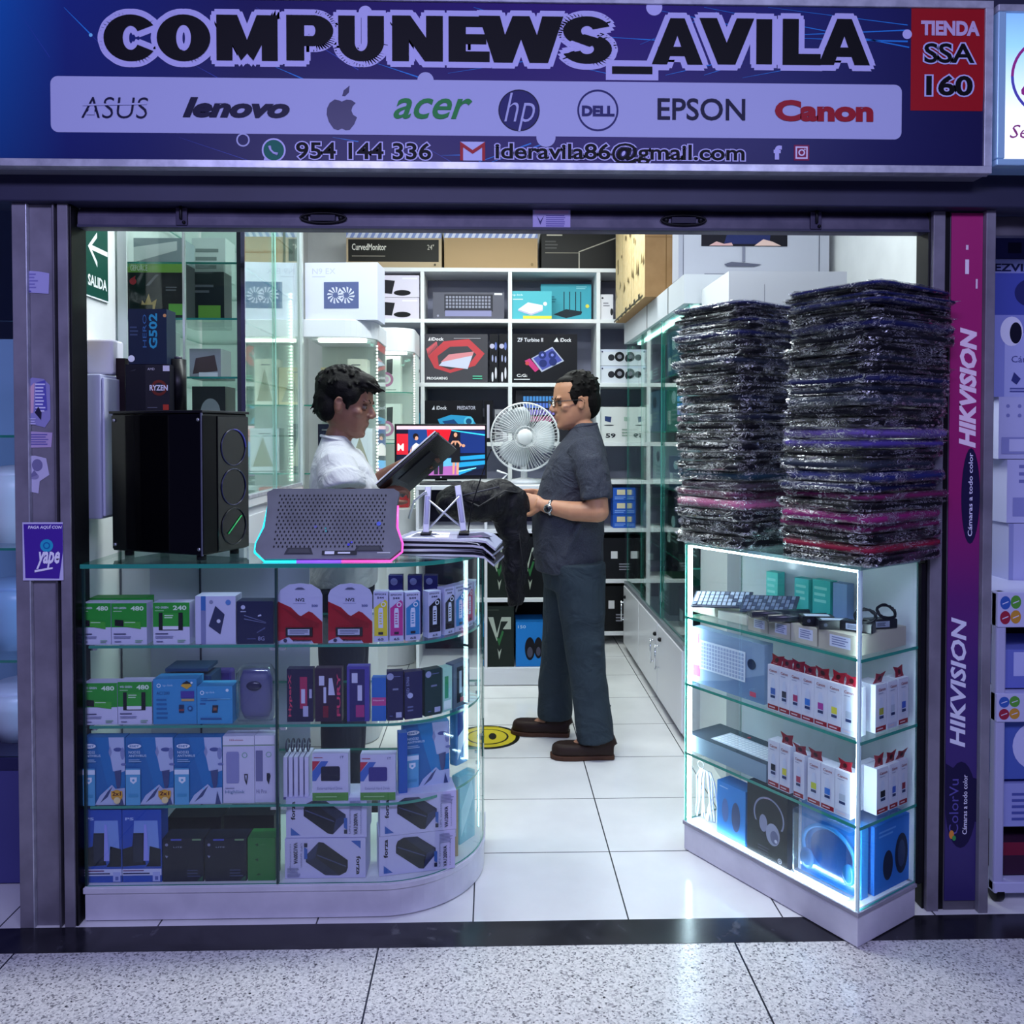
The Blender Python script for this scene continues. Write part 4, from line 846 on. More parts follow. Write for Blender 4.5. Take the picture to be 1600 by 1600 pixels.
carton_obj('cardboard_carton', 'narrow tan carton edge right of the power unit boxes', 'box', .03, .205, .05, (-.118, 2.535, Z4+.001), .3, '#b9a070', [('r','#c9c4dc',.2,.3,.8,.65),('r','#5a5c80',.3,.36,.7,.42)])
carton_obj('teal_pack', 'pale teal pack at the right end of the counter floor', 'box', .08, .215, .03, (-.078, 2.64, Z4+.001), .95, '#7fc4d4', [('p','#b4e4ec',[(.1,.1),(.9,.6),(.8,.9),(.1,.5)])], rough=.2)
# ---------- right display cabinet
ZA, ZB, ZC, ZD = .7935, .5685, .3355, .1025
_ca = Vector((math.cos(CAB), math.sin(CAB), 0)); _cb = Vector((-math.sin(CAB), math.cos(CAB), 0)); _cc = Vector(CABL)
def RCP(s_, t_, z=0.): return _cc + _ca * s_ + _cb * t_ + Vector((0, 0, z))
def cs_(px, t_):   # s on the line t=const seen at pixel column px
    d = _ray(px, 1100); o = _cc + _cb * t_; return (o.y*d.x - o.x*d.y) / (_ca.x*d.y - _ca.y*d.x)
def ct_(px, s_):
    d = _ray(px, 1100); o = _cc + _ca * s_; return (o.y*d.x - o.x*d.y) / (_cb.x*d.y - _cb.y*d.x)
def FB(name, lb, cat, px0, px1, z, h, t_, d, c, it=(), group=None, **k):
    a, b = cs_(px0, t_), cs_(px1, t_); p = RCP((a+b)/2, t_, z+.0008)
    return carton_obj(name, lb, cat, abs(b-a)*.985, h, d, tuple(p), CAB, c, it, group=group, **k)
def SB(name, lb, cat, px0, px1, z, h, s_, d, c, it=(), group=None, **k):
    a, b = ct_(px0, s_), ct_(px1, s_); p = RCP(s_, (a+b)/2, z+.0008)
    return carton_obj(name, lb, cat, abs(b-a)*.985, h, d, tuple(p), CAB + R(90), c, it, group=group, **k)
# top compartment
TAN = '#c9c3b4'; LB = [('r','#d8dcf0',.3,.25,.85,.85), ('l','#7f86b0',4,.36,.32,.8,.8)]
GC = 'battery cartons with white labels in the right cabinet'
FB('battery_carton', 'short tan battery carton with a white label, first from the left in the cabinet', 'box', 1168, 1199, ZA, .045, .018, .13, TAN, LB, GC)
FB('battery_carton', 'tan battery carton under the front rod battery, second in the row', 'box', 1200, 1234, ZA, .048, .016, .14, TAN, LB, GC)
FB('battery_carton', 'tan charger carton under the two black chargers, third in the row', 'box', 1235, 1276, ZA, .052, .014, .16, TAN, LB, GC)
FB('battery_carton', 'long tan carton filling the front corner of the top shelf', 'box', 1278, 1338, ZA, .055, .012, .235, '#b9b2a4', LB, GC)
FB('cushion_box', 'cream box lying at the left end of the top shelf in the right cabinet', 'box', 1076, 1118, ZA, .04, .06, .16, '#d9d6c0', [], bev=.006)
FB('cushion_box', 'large cream tray supporting the laptop keyboards', 'box', 1120, 1167, ZA, .03, .05, .20, '#cfd0c0', [], bev=.004)
for k_, (s0, t0, w1, lb, rot, z0) in enumerate([(-.535, .035, .19, 'silver laptop keyboard lying tilted at the left of the top shelf', .5, .042), (-.375, .075, .17, 'dark laptop keyboard lying tilted behind the rod batteries', .45, .05)]):
    m = bx(-w1/2, w1/2, 0, .09, 0, .005, mat('#4a5064', .4)); r_ = random.Random(k_)
    for i in range(11):
        for j in range(4): m.box(-w1/2+.006+i*(w1-.012)/11, -w1/2+.004+(i+.85)*(w1-.012)/11, .008+j*.02, .025+j*.02, .005, .007, mat('#b9c6dc' if not k_ else '#8f9cb8', .4) if (i+j) % (3 if k_ else 9) else mat('#5a6480', .4))
    o = tag(m.build('laptop_keyboard'), lb, 'keyboard', 'laptop keyboards on the top shelf'); p = RCP(s0, t0, ZA+z0); o.location = p; o.rotation_euler = Euler((R(24), R(-4), CAB + rot), 'XYZ')
for k_, (s0, t0, lb) in enumerate([(-.30, .045, 'black rod shaped laptop battery, the left one on the tan cartons'), (-.235, .04, 'black rod shaped laptop battery, the right one on the tan cartons')]):
    m = MB(); m.tube([(-.09, 0, .012), (.09, 0, .012)], .012, mat('#2a2f3a', .25), 14); m.box(-.09, .09, .0, .04, .001, .012, mat('#232733', .35)); m.box(-.03, .07, .02, .036, .012, .0126, mat('#8f96a8', .5))
    tag(m.build('rod_battery', None, tuple(RCP(s0, t0, ZA+.0535)), CAB + R(62)), lb, 'battery', 'rod laptop batteries')
for k_, (s0, t0, lb, rot) in enumerate([(-.175, .05, 'black charger brick with a label, left of its twin', .9), (-.115, .045, 'black charger brick with a label, nearer the corner', .9)]):
    m = bx(-.045, .045, -.02, .02, 0, .026, mat('#14161d', .3)); m.box(-.035, .035, -.014, .014, .026, .0264, mat('#c4cce0', .5)); m.decals((-.045,-.02,0), (.09,0,0), (0,0,.026), [('c','#5a6070',.2,.5,.2)])
    tag(m.build('charger_brick', None, tuple(RCP(s0, t0, ZA+.0565)), CAB + rot, bevel=.004), lb, 'charger', 'black laptop chargers')
def coil_charger(lb, s0, t0, rot, seed):
    t = empty('coiled_charger', tuple(RCP(s0, t0, ZA+.0568)), CAB + rot); r_ = random.Random(seed)
    bx(-.045, .045, -.018, .018, 0, .028, mat('#14161d', .3)).decals((-.045,-.018,0), (.09,0,0), (0,0,.028), [('r','#8f98b0',.2,.2,.7,.8),('l','#23283a',3,.25,.3,.6,.7)]).build('brick', t, bevel=.004)
    m = MB(); pts = []
    for q in range(90):
        a = q*.42; pts.append((.028*math.cos(a)+r_.uniform(-.003,.003)+.02, .014*math.sin(a*1.0)+.0, .045+.016*math.sin(a)+r_.uniform(-.003,.003)))
    m.tube(pts, .0028, mat('#101218', .4), 6); m.build('cable', t)
    tag(t, lb, 'charger', 'black laptop chargers')
coil_charger('black charger with its cable coiled on top, at the glass corner', -.055, .07, .3, 1)
coil_charger('black charger with its cable coiled on top, at the side pane', -.045, .16, 1.2, 2)
for i, (p0, p1, h, c, lb) in enumerate([(1196, 1214, .15, '#57c9bd', 'teal box at the back of the top shelf, above the keyboards'), (1240, 1262, .145, '#4fc4c0', 'teal box at the back of the top shelf, above the rod batteries'), (1268, 1296, .15, '#45b9b4', 'teal box at the back of the top shelf, above the chargers')]):
    FB('teal_box', lb, 'box', p0, p1, ZA, h, .225, .035, c, [('l','#8fdcd4',3,.1,.5,.9,.9)], 'teal boxes at the back of the right cabinet')
FB('blue_grey_box', 'blue grey box at the back of the top shelf near the side pane', 'box', 1300, 1322, ZA, .15, .225, .035, '#7f9cc8', [])
# ink cartons with red tops
def can(col, n='#2c3a66', top=True):
    return [('r','#9a2030' if col != 'x' else '#c8c8e0',.03,.02,.97,.12), ('l','#e0c8d0',1,.15,.04,.85,.1), ('p','#cfd6ea',[(.32,.22),(.68,.22),(.68,.62),(.58,.72),(.42,.72),(.32,.62)]), ('r',col if col != 'x' else '#b4bcd0',.3,.36,.7,.5), ('r',n,.3,.28,.7,.34), ('t','#8a2030','Canon',.2,.86,.85,.92,.02), ('l','#8a90b0',1,.2,.8,.7,.83)]
def canon(face, lb, p0, p1, z, h, off, c, group, tab=True, d=.045, seed=0):
    fn = FB if face == 'f' else SB
    t = fn('ink_carton', lb, 'ink box', p0, p1, z, h, off, d, '#d9dbea', can(c), group)
    if tab:
        w1 = .020; m = MB(); r_ = random.Random(seed+int(p0)); y0 = .012; lean = r_.uniform(-.012, .012); hh = r_.uniform(.028, .034)
        pts = [(-w1, 0), (w1, 0), (w1*.9, hh*.5), (w1*1.15, hh*1.05), (0, hh*.85), (-w1*1.15, hh*1.05), (-w1*.8, hh*.5)]
        n = len(pts); m.add([(x, y0 + lean*z_/hh, h + z_) for x, z_ in pts] + [(x, y0+.001 + lean*z_/hh, h + z_) for x, z_ in pts], [tuple(range(n)), tuple(range(n, 2*n))[::-1]] + [(k, n+k, n+(k+1) % n, (k+1) % n) for k in range(n)], mat('#8a1c2c', .35))
        m.decals((-w1, y0-.001, h), (2*w1, 0, 0), (0, lean, hh), [('c','#3a1418',.5,.5,.22), ('l','#d8a0a8',1,.25,.1,.75,.2)])
        m.build('hang_tab', t)
    return t
GB_ = 'ink cartons with red tabs, second compartment of the right cabinet'
PXB = [1199, 1217, 1234, 1252, 1272, 1293, 1315, 1338]; CB = ['#4a6ab8','#3a3a44','#b03a6a','#3f7ad0','#b0409a','#d8d040','x']; NB = ['blue','black','crimson','bright blue','magenta','yellow','plain']
for i in range(7): canon('f', f'{NB[i]} ink carton, number {i+1} from the left in the second compartment'.replace('number 1','first').replace('number 2','second').replace('number 3','third').replace('number 4','fourth').replace('number 5','fifth').replace('number 6','sixth').replace('number 7','last'), PXB[i], PXB[i+1], ZB, .135, .015, CB[i], GB_, seed=i)
for i, (p0, p1, c, nm) in enumerate([(1347, 1366, 'x', 'plain'), (1368, 1385, '#a8a840', 'olive yellow'), (1387, 1402, 'x', 'unmarked'), (1404, 1419, '#3f62c0', 'blue')]):
    canon('s', f'{nm} ink carton facing the side pane in the second compartment', p0, p1, ZB, .135, -.012, c, GB_, tab=(i != 2), d=.04, seed=i+20) if i else SB('ink_carton', 'plain ink carton side at the corner of the second compartment', 'ink box', p0, p1, ZB, .135, -.052, .02, '#d9dbea', [('l','#a9aed0',6,.2,.3,.8,.8)], GB_)
GCc = 'ink cartons with red tabs, third compartment of the right cabinet'
PXC = [1200, 1218, 1240, 1262, 1283, 1305, 1330]; CC = ['#1b1c26','#d8d040','#b0405a','#c9d040','#3f7ad0','x']; NC = ['black','yellow','red','lime yellow','blue','unmarked']
for i in range(6): canon('f', f'{NC[i]} bottle ink carton in the front row of the third compartment', PXC[i]+.5, PXC[i+1]-(5 if i in (1, 2) else 0), ZC, .14 - (.012 if i > 1 else 0), .015, CC[i], GCc, tab=(i in (1, 2, 3, 5)), seed=i+40)
for i, (p0, p1, c, nm) in enumerate([(1347, 1370, 'x', 'unmarked'), (1371, 1389, '#1b1c26', 'black'), (1391, 1404, '#3f62c0', 'blue'), (1406, 1419, '#8a3040', 'dark red')]):
    canon('s', f'{nm} ink carton facing the side pane in the third compartment', p0, p1, ZC, .13, -.012, c, GCc, d=.04, seed=i+60) if i else SB('ink_carton', 'unmarked ink carton side at the corner of the third compartment', 'ink box', p0, p1, ZC, .13, -.056, .02, '#d9dbea', [('l','#a9aed0',5,.2,.3,.8,.8)], GCc)
# keyboards
def keysd(u0, v0, u1, v1, nx=15, ny=5, c='#dde4f4', g=.2):
    o = []
    for i in range(nx):
        for j in range(ny):
            a = u0+(u1-u0)*i/nx; b = v0+(v1-v0)*j/ny; o.append(('r', c, a, b, a+(u1-u0)/nx*(1-g), b+(v1-v0)/ny*(1-g)))
    return o
def flat_layers(it): return it
def KD(m, O, U, V, base_items, keys):
    m.decals(O, U, V, base_items); m.decals(O, U, V, keys, lift=0.0000, start=1) if False else [m.decals(O, U, V, [q], start=len(base_items)+1) for q in keys]
def kbox(name, lb, w_, h, d, loc, rz, c, items, keys, group=None, face='front', sc=None, cat='box'):
    m = bx(-w_/2, w_/2, 0, d, 0, h, mat(c, .4), sc)
    if face == 'front': KD(m, (-w_/2, 0, 0), (w_, 0, 0), (0, 0, h), items, keys)
    else: KD(m, (-w_/2, 0, h), (w_, 0, 0), (0, d, 0), items, keys)
    return tag(m.build(name, None, loc, rz), lb, cat, group)
a, b = cs_(1081, .03), cs_(1194, .03); p = RCP((a+b)/2, .03, ZB+.001)
kbox('keyboard_box', 'upright pale keyboard box with a white keyboard pictured, second compartment', b-a, .185, .04, tuple(p), CAB, '#8ea6c4', [('p','#6f8ab0',[(0,0),(1,0),(1,.5),(.5,.2)]), ('r','#e0406a',.02,.12,.12,.32), ('r','#e06a80',.04,.72,.1,.9), ('c','#22304a',.84,.62,.09), ('r','#d04a6a',.82,.08,.9,.16), ('r','#dfe8f4',.12,.28,.76,.8)], keysd(.14,.31,.75,.78,15,7,'#9fb0d0',.25))
a, b = cs_(1074, .02), cs_(1198, .02); p = RCP((a+b)/2, .02, ZC+.001)
o = kbox('keyboard_box', 'long keyboard box lying flat with a white keyboard on its lid, third compartment', b-a, .055, .16, tuple(p), CAB, '#2c3644', [('r','#3a4656',0,0,1,1), ('r','#c8d2e4',.25,.15,.98,.75), ('c','#c03040',.45,.85,.04)], keysd(.27,.2,.97,.7,16,5,'#eaf0fa',.25), face='top', sc={'f': mat('#8fa6b8', .4), 'r': mat('#6a7c90', .4)})
p = RCP((a+b)/2, .02, ZC+.001)
# bottom compartment
cb = empty('cable_pack', tuple(RCP(cs_(1099, .05), .05, ZD+.001)), CAB); m = MB(); r_ = random.Random(5)
for q in range(11):
    x = -.045 + q*.009; m.tube([(x, r_.uniform(0,.02), 0.002), (x+.004, r_.uniform(0,.02), .06), (x+r_.uniform(-.01,.01), .01, .135), (x*.5, .012, .165)], .0028, mat('#e6ebfa', .3), 6)
m.build('cables', cb); m = MB(); m.tube([(-.02+.014*math.cos(q*.5), .01, .178+.012*math.sin(q*.5)) for q in range(13)], .0015, mat('#c8ccd8', .3), 5); m.build('hanging_hook', cb)
tag(cb, 'bundle of white cables hanging in the lower left of the right cabinet', 'cable pack')
BM = [('p','#2f86d8',[(0,0),(1,0),(1,1),(0,1)]), ('e','#4f6fb0',.3,.5,.12,.22), ('e','#3f4f7c',.68,.46,.15,.27), ('l','#9ac4f0',1,.1,.9,.5,.94)]
FB('mouse_box', 'bright blue mouse box beside the white cables, bottom compartment', 'box', 1121, 1166, ZD, .175, .02, .06, '#2676c8', BM, 'bright blue mouse boxes')
HS = [('o','#8f93b4',.55,.62,.26,.025), ('p','#24242e',[(.2,.35),(.9,.35),(.9,.5),(.2,.5)]), ('e','#9a9cbc',.42,.5,.1,.12), ('e','#a9abc8',.66,.40,.17,.15), ('e','#6f7196',.70,.37,.10,.09), ('c','#e0e2f4',.74,.33,.025), ('c','#d8d8e8',.84,.09,.035), ('o','#23232f',.84,.09,.022,.008), ('l','#4a4a5c',3,.3,.08,.6,.2), ('p','#c9a8c8',[(.45,.86),(.6,.88),(.6,.87),(.45,.85)])]
FB('headset_box', 'black headset box with a silver pink headset pictured, bottom compartment', 'box', 1168, 1232, ZD, .222, .012, .07, '#23232d', HS)
hb_ = empty('headset_blister', tuple(RCP((cs_(1237, .02)+cs_(1336, .02))/2, .012, ZD+.001)), CAB); w_ = cs_(1336, .02) - cs_(1237, .02)
bx(-w_/2, w_/2, .045, .075, 0, .208, mat('#2b8be0', .3)).decals((-w_/2, .045, 0), (w_, 0, 0), (0, 0, .208), [('r','#3aa0f0',.05,.05,.95,.95), ('e','#1f6fc0',.55,.45,.35,.3), ('r','#d8e6fa',.0,.0,.05,1)]).build('card', hb_)
m = MB(); m.tube([(.008+.085*math.cos(R(q)), .03, .10+.07*math.sin(R(q))) for q in range(-30, 216, 12)], .006, mat('#3fa4ee', .15), 8); m.ball((-.06, .025, .055), (.022, .014, .03), mat('#2f8ad8', .15)); m.ball((.078, .025, .065), (.02, .014, .03), mat('#3598e4', .15)); m.build('headset', hb_)
m = MB(); m.box(-w_/2+.006, w_/2-.006, .0, .044, .004, .2, PLASTIC); m.build('clear_shell', hb_, bevel=.012)
tag(hb_, 'large clear blister with a bright blue headset at the front corner, bottom compartment', 'headset pack')
SB('mouse_box', 'bright blue box with two dark oval speakers pictured, behind the side pane', 'box', 1368, 1428, ZD, .195, -.02, .09, '#2a72cc', [('e','#1a2440',.35,.36,.13,.22), ('e','#1a2440',.70,.45,.17,.30), ('e','#2f3f66',.70,.45,.10,.2), ('l','#5f9ae0',2,.1,.8,.6,.92)], 'bright blue mouse boxes')

# ---------- laptop sleeves in plastic, two stacks on the right cabinet
def sleeve_mesh(seed, wx=.30, wy=.38, wrap=False):
    r_ = random.Random(seed); nA = 72 if wrap else 56
    prof = [(.80,-.5),(.93,-.44),(.99,-.2),(.99,.2),(.93,.44),(.80,.5)] if not wrap else [(.93,-.50),(.99,-.44),(1.012,-.2),(1.02,.0),(1.012,.22),(.985,.46),(.93,.51)]
    hx, hy = wx/2, wy/2; vs = []; fs = []; 
    for j, (s_, z) in enumerate(prof):
        for i in range(nA):
            a = 2*math.pi*i/nA; ca, sa = math.cos(a), math.sin(a); e = .22
            x = hx*math.copysign(abs(ca)**e, ca); y = hy*math.copysign(abs(sa)**e, sa)
            k = (1-s_)*.12; x -= math.copysign(k, x)*min(1, abs(x)/hx); y -= math.copysign(k, y)*min(1, abs(y)/hy)
            if wrap:
                nz = noise.noise(Vector((x*38+seed*9, y*38, z*2.2+j*.7))); n2 = noise.noise(Vector((x*90+seed*5, y*90, j*1.9)))
                g = 1 + .034*nz + .022*n2; x *= g; y *= g; zz_ = z + .12*n2 + .10*nz
                if j in (3, 4) and r_.random() < .16: x *= 1+r_.uniform(.02,.07); y *= 1+r_.uniform(.02,.06)
            else: zz_ = z + .22*noise.noise(Vector((x*7+seed, y*7, 0)))
            vs.append((x, y, zz_))
    n = len(prof)
    for j in range(n-1):
        for i in range(nA): fs.append((j*nA+i, j*nA+(i+1) % nA, (j+1)*nA+(i+1) % nA, (j+1)*nA+i))
    fs += [tuple(range(nA))[::-1], tuple(range((n-1)*nA, n*nA))]
    me = bpy.data.meshes.new('sleeve'); me.from_pydata(vs, [], fs); me.polygons.foreach_set('use_smooth', [not wrap]*len(fs)); me.update(); return me
SM = [sleeve_mesh(i) for i in range(4)]; WMs = [sleeve_mesh(10+i, wrap=True) for i in range(7)]
# crinkled clear wrap
k = NT('crinkled_wrap'); k.t.nodes.remove(k.b); p_, s_ = k.pos()
mp_ = k.n('ShaderNodeMapping'); mp_.inputs['Scale'].default_value = (1, 1, 2.6); k.l(p_, mp_.inputs['Vector'])
nz = k.n('ShaderNodeTexNoise'); nz.inputs['Scale'].default_value = 17; nz.inputs['Detail'].default_value = 2; nz.inputs['Distortion'].default_value = 2.5; k.l(mp_.outputs[0], nz.inputs['Vector'])
bp = k.n('ShaderNodeBump'); bp.inputs['Strength'].default_value = 1.0; bp.inputs['Distance'].default_value = .035; k.l(nz.outputs['Fac'], bp.inputs['Height'])
lw = k.n('ShaderNodeLayerWeight'); lw.inputs[0].default_value = .5; k.l(bp.outputs[0], lw.inputs['Normal'])
f = k.ma('MULTIPLY_ADD', k.ma('POWER', lw.outputs['Facing'], 3.5), .6, .11)
tr = k.n('ShaderNodeBsdfTransparent'); tr.inputs[0].default_value = (.97, .97, .98, 1)
# sharp whitened creases of the film, also painting in bright highlight streaks
mp2 = k.n('ShaderNodeMapping'); mp2.inputs['Scale'].default_value = (1, 1, 1.6); mp2.inputs['Rotation'].default_value = (.3, .2, 0); k.l(p_, mp2.inputs['Vector'])
cr1 = k.n('ShaderNodeTexNoise'); cr1.inputs['Scale'].default_value = 26; cr1.inputs['Detail'].default_value = 3; cr1.inputs['Distortion'].default_value = 3.5; k.l(mp2.outputs[0], cr1.inputs['Vector'])
rid = k.ma('MAXIMUM', k.ma('SUBTRACT', 1.0, k.ma('MULTIPLY', k.ma('ABSOLUTE', k.ma('SUBTRACT', cr1.outputs['Fac'], .5)), 26)), 0.0)
ms_ = k.n('ShaderNodeTexNoise'); ms_.inputs['Scale'].default_value = 13; ms_.inputs['Detail'].default_value = 2; k.l(mp_.outputs[0], ms_.inputs['Vector'])
msk = k.ma('MULTIPLY', k.ma('MAXIMUM', k.ma('SUBTRACT', ms_.outputs['Fac'], .43), 0.0), 9.0)
crease_glint = k.ma('MINIMUM', k.ma('MULTIPLY', rid, k.ma('MINIMUM', msk, 1.0)), .85)
gl = k.n('ShaderNodeBsdfGlossy'); gl.inputs['Roughness'].default_value = .07; k.l(bp.outputs[0], gl.inputs['Normal'])
mx = k.n('ShaderNodeMixShader'); k.l(f, mx.inputs[0]); k.l(tr.outputs[0], mx.inputs[1]); k.l(gl.outputs[0], mx.inputs[2]); df = k.n('ShaderNodeBsdfGlossy'); df.inputs['Roughness'].default_value = .5; df.inputs[0].default_value = (.95, .96, 1, 1)
mx2 = k.n('ShaderNodeMixShader'); k.l(crease_glint, mx2.inputs[0]); k.l(mx.outputs[0], mx2.inputs[1]); k.l(df.outputs[0], mx2.inputs[2]); k.l(mx2.outputs[0], k.out.inputs[0])
WRAP = k.m
for me in SM: me.materials.append(mat('#14141c', .5))
for me in WMs: me.materials.append(WRAP)
def neo(c): return mat(c, .55)
CN = {'#0e0e14': 'black', '#15151d': 'soft black', '#1a2030': 'slate black', '#1a1f4a': 'navy', '#232a66': 'deep blue', '#1f3a48': 'dark teal', '#4a4248': 'brown grey', '#6a4256': 'dusty rose patterned', '#b8688c': 'pink', '#4c3f8c': 'violet', '#6a55a0': 'light violet',
      '#8c2468': 'bright magenta', '#6a1f4e': 'dark magenta', '#8a1c38': 'crimson', '#2a3240': 'slate grey', '#7a4a70': 'mauve'}
def stack(cols, th, s0, t0, name, seed, lean):
    r_ = random.Random(seed); z = 1.0465
    names = {}
    for i, c in enumerate(cols): names.setdefault(c, []).append(i)
    for i, (c, h) in enumerate(zip(cols, th)):
        e = empty('laptop_sleeve', tuple(RCP(s0 + lean[0]*i + r_.uniform(-.014, .014), t0 + lean[1]*i + r_.uniform(-.014, .014), z + h/2)), CAB + R(r_.uniform(-4.5, 4.5)))
        b = bpy.data.objects.new('pouch', SM[r_.randrange(4)]); COL.objects.link(b); b.parent = e; b.scale = (1, 1, h*.82)
        b.material_slots[0].link = 'OBJECT'; b.material_slots[0].material = neo(c)
        w2 = bpy.data.objects.new('plastic_wrap', WMs[r_.randrange(7)]); COL.objects.link(w2); w2.parent = e; w2.scale = (1, 1, h*.93)
        n = len(cols); o9 = ['bottom', 'second', 'third', 'fourth', 'fifth', 'sixth', 'seventh', 'eighth', 'ninth', 'tenth', 'eleventh', 'twelfth', 'thirteenth', 'fourteenth', 'fifteenth', 'sixteenth']
        if i == 0: where = f'bottom one of the {name}'
        elif i == n-1: where = f'topmost of the {name}'
        elif i < n/2: where = f'{o9[i]} from the bottom in the {name}'
        else: where = f'{o9[n-1-i].replace("bottom","first")} from the top in the {name}'
        tag(e, f'{CN[c]} laptop sleeve in clear plastic, {where}', 'laptop sleeve', f'plastic wrapped laptop sleeves in the {name}')
        z += h + .0006
K0, K1, K2, NV_, DB = '#0e0e14', '#15151d', '#1a2030', '#1a1f4a', '#232a66'
cl = [K0, K0, K1, '#b8688c', '#6a4256', '#4a4248', '#1f3a48', K1, K0, K1, K0, K0, K2, K0, K2, K0, '#15151d', K0, '#2a3240', K0, K1, NV_, K0, NV_, K0, K1, NV_]
tl = [.042, .044, .034, .033, .026, .028, .030, .030, .028, .032, .030, .031, .026, .032, .028, .028, .029, .027, .027, .027, .029, .026, .018, .016, .016, .016, .016]
stack(cl, tl, -.505, .135, 'left stack', 3, (-.0006, .0))
cr_ = [K0, '#8a1c38', K0, '#6a1f4e', '#8c2468', K0, '#6a1f4e', NV_, DB, '#2a3240', K0, '#4c3f8c', '#6a55a0', K0, K1, '#2a3240', K2, NV_, K0, K2, K0, K1, NV_, K0, K0, DB, NV_, K0, DB]
tr_ = [.032, .027, .029, .025, .032, .027, .023, .025, .031, .033, .025, .027, .030, .027, .029, .031, .026, .028, .028, .024, .030, .032, .028, .026, .014, .014, .014, .013, .015]
stack(cr_, tr_, -.105, .145, 'right stack', 5, (.0008, .0004))
# ---------- goods on the cube shelving (back wall)
BYY = GY + .015
def Gd(name, lb, px, row, c, it, d=.2, dy=0., group=None, **k): return C(name, lb, 'box', px, GZ[row], BYY+dy, d, c, it, group, **k)
PAT = [('r','#8a9ad0',.0,.80,1,.96)] + [('p','#d8dcf0',[(i/14,.80),(i/14+.035,.80),(i/14+.065,.96),(i/14+.03,.96)]) for i in range(14)]
Gd('monitor_carton', 'black and tan curved monitor carton lying on top of the shelving', (541,690,360), 0, '#b5a184', [('r','#22211f',.02,.16,.97,.76)] + PAT + [('t','#e0ddd4','CurvedMonitor',.06,.46,.42,.64,.015), ('t','#c8c4b8','24"',.85,.48,.92,.62,0), ('l','#8a857a',1,.06,.28,.45,.33), ('e','#4a4438',.93,.08,.012,.03)], d=.28, group='monitor cartons on top of the shelving')
Gd('monitor_carton', 'plain brown monitor carton with a blue patterned edge, on top of the shelving', (694,840,360), 0, '#a88c66', PAT + [('e','#8a7350',.94,.1,.015,.04)], d=.28, group='monitor cartons on top of the shelving')
Gd('monitor_carton', 'black carton with thin white lines on top of the shelving', (846,962,360), 0, '#121214', [('l','#4a4a4c',3,.05,.5,.25,.75), ('r','#c8c4b8',.07,.86,.28,.89), ('r','#8a857a',.05,.40,.5,.42), ('r','#a8a49a',.5,.0,.515,.42), ('p','#a8a49a',[(.5,.42),(.5,.45),(1,.82),(1,.79)])], d=.28, group='monitor cartons on top of the shelving')
KB = lambda: [('r','#e8e4f0',.72,.82,.97,.9), ('p','#1c1c24',[(.05,.25),(.55,.15),(.6,.75),(.05,.88)]), ('e','#101016',.72,.2,.14,.13)]
Gd('keyboard_box', 'white keyboard and mouse box, lower one left of the first cube', (560,655,465), 1, '#d6cfe0', KB(), group='white keyboard boxes', dy=.0)
zt = GZ[1] + (P(600,465,BYY).z - GZ[1]) + .002
C('keyboard_box', 'white keyboard and mouse box, upper one left of the first cube', 'box', (560,655,430), zt, BYY, .2, '#d9d3e6', KB(), 'white keyboard boxes')
a, b = P(676,470,BYY), P(788,456,BYY)
kbox('keyboard_box', 'grey keyboard carton standing in the top left cube', b.x-a.x, b.z-GZ[1], .12, ((a.x+b.x)/2, BYY+.03, GZ[1]+.001), 0, '#5c5c6a', [('r','#34343f',.16,.3,.84,.92), ('r','#8a8ab4',.17,.12,.82,.33), ('r','#e8e8f0',.86,.9,.97,.97), ('c','#9a9ab0',.07,.14,.04)], keysd(.18,.42,.82,.9,14,4,'#8f90a4',.3))
RT = '#52b4c4'
Gd('router_box', 'turquoise router box with a white flat router, front left in the second cube', (798,862,455), 1, RT, [('t','#dff4f8','tp-link',.04,.82,.3,.9,0), ('p','#e8eaf4',[(.18,.35),(.42,.6),(.78,.5),(.78,.35),(.5,.2)]), ('p','#b8b8d8',[(.18,.35),(.5,.2),(.78,.35),(.78,.3),(.5,.14),(.18,.3)]), ('r','#d8dc4a',.3,.02,1,.12), ('c','#e8eaf4',.84,.55,.07), ('l','#d8eef4',1,.05,.68,.4,.74)], d=.1, group='turquoise router boxes')
Gd('router_box', 'larger turquoise router box with a black four antenna router, second cube', (845,924,444), 1, '#3fa0b4', [('p','#1d2a34',[(.25,.2),(.5,.34),(.82,.28),(.8,.2),(.5,.1)])] + [('r','#1d3a48',u,.28,u+.018,.8) for u in (.45,.56,.68,.78)] + [('c','#d8d050',.92,.42,.05), ('l','#8fd4e0',2,.7,.86,.95,.95), ('l','#2a7a90',3,.05,.5,.35,.7)], d=.08, dy=.13, group='turquoise router boxes')
Gd('white_box', 'small white product box in the cube by the cardboard carton', (936,958,460), 1, '#dddde6', [('c','#3a3a44',.25,.85,.04), ('l','#8a8a98',2,.3,.5,.8,.7), ('e','#2a2a30',.9,.3,.1,.14)])
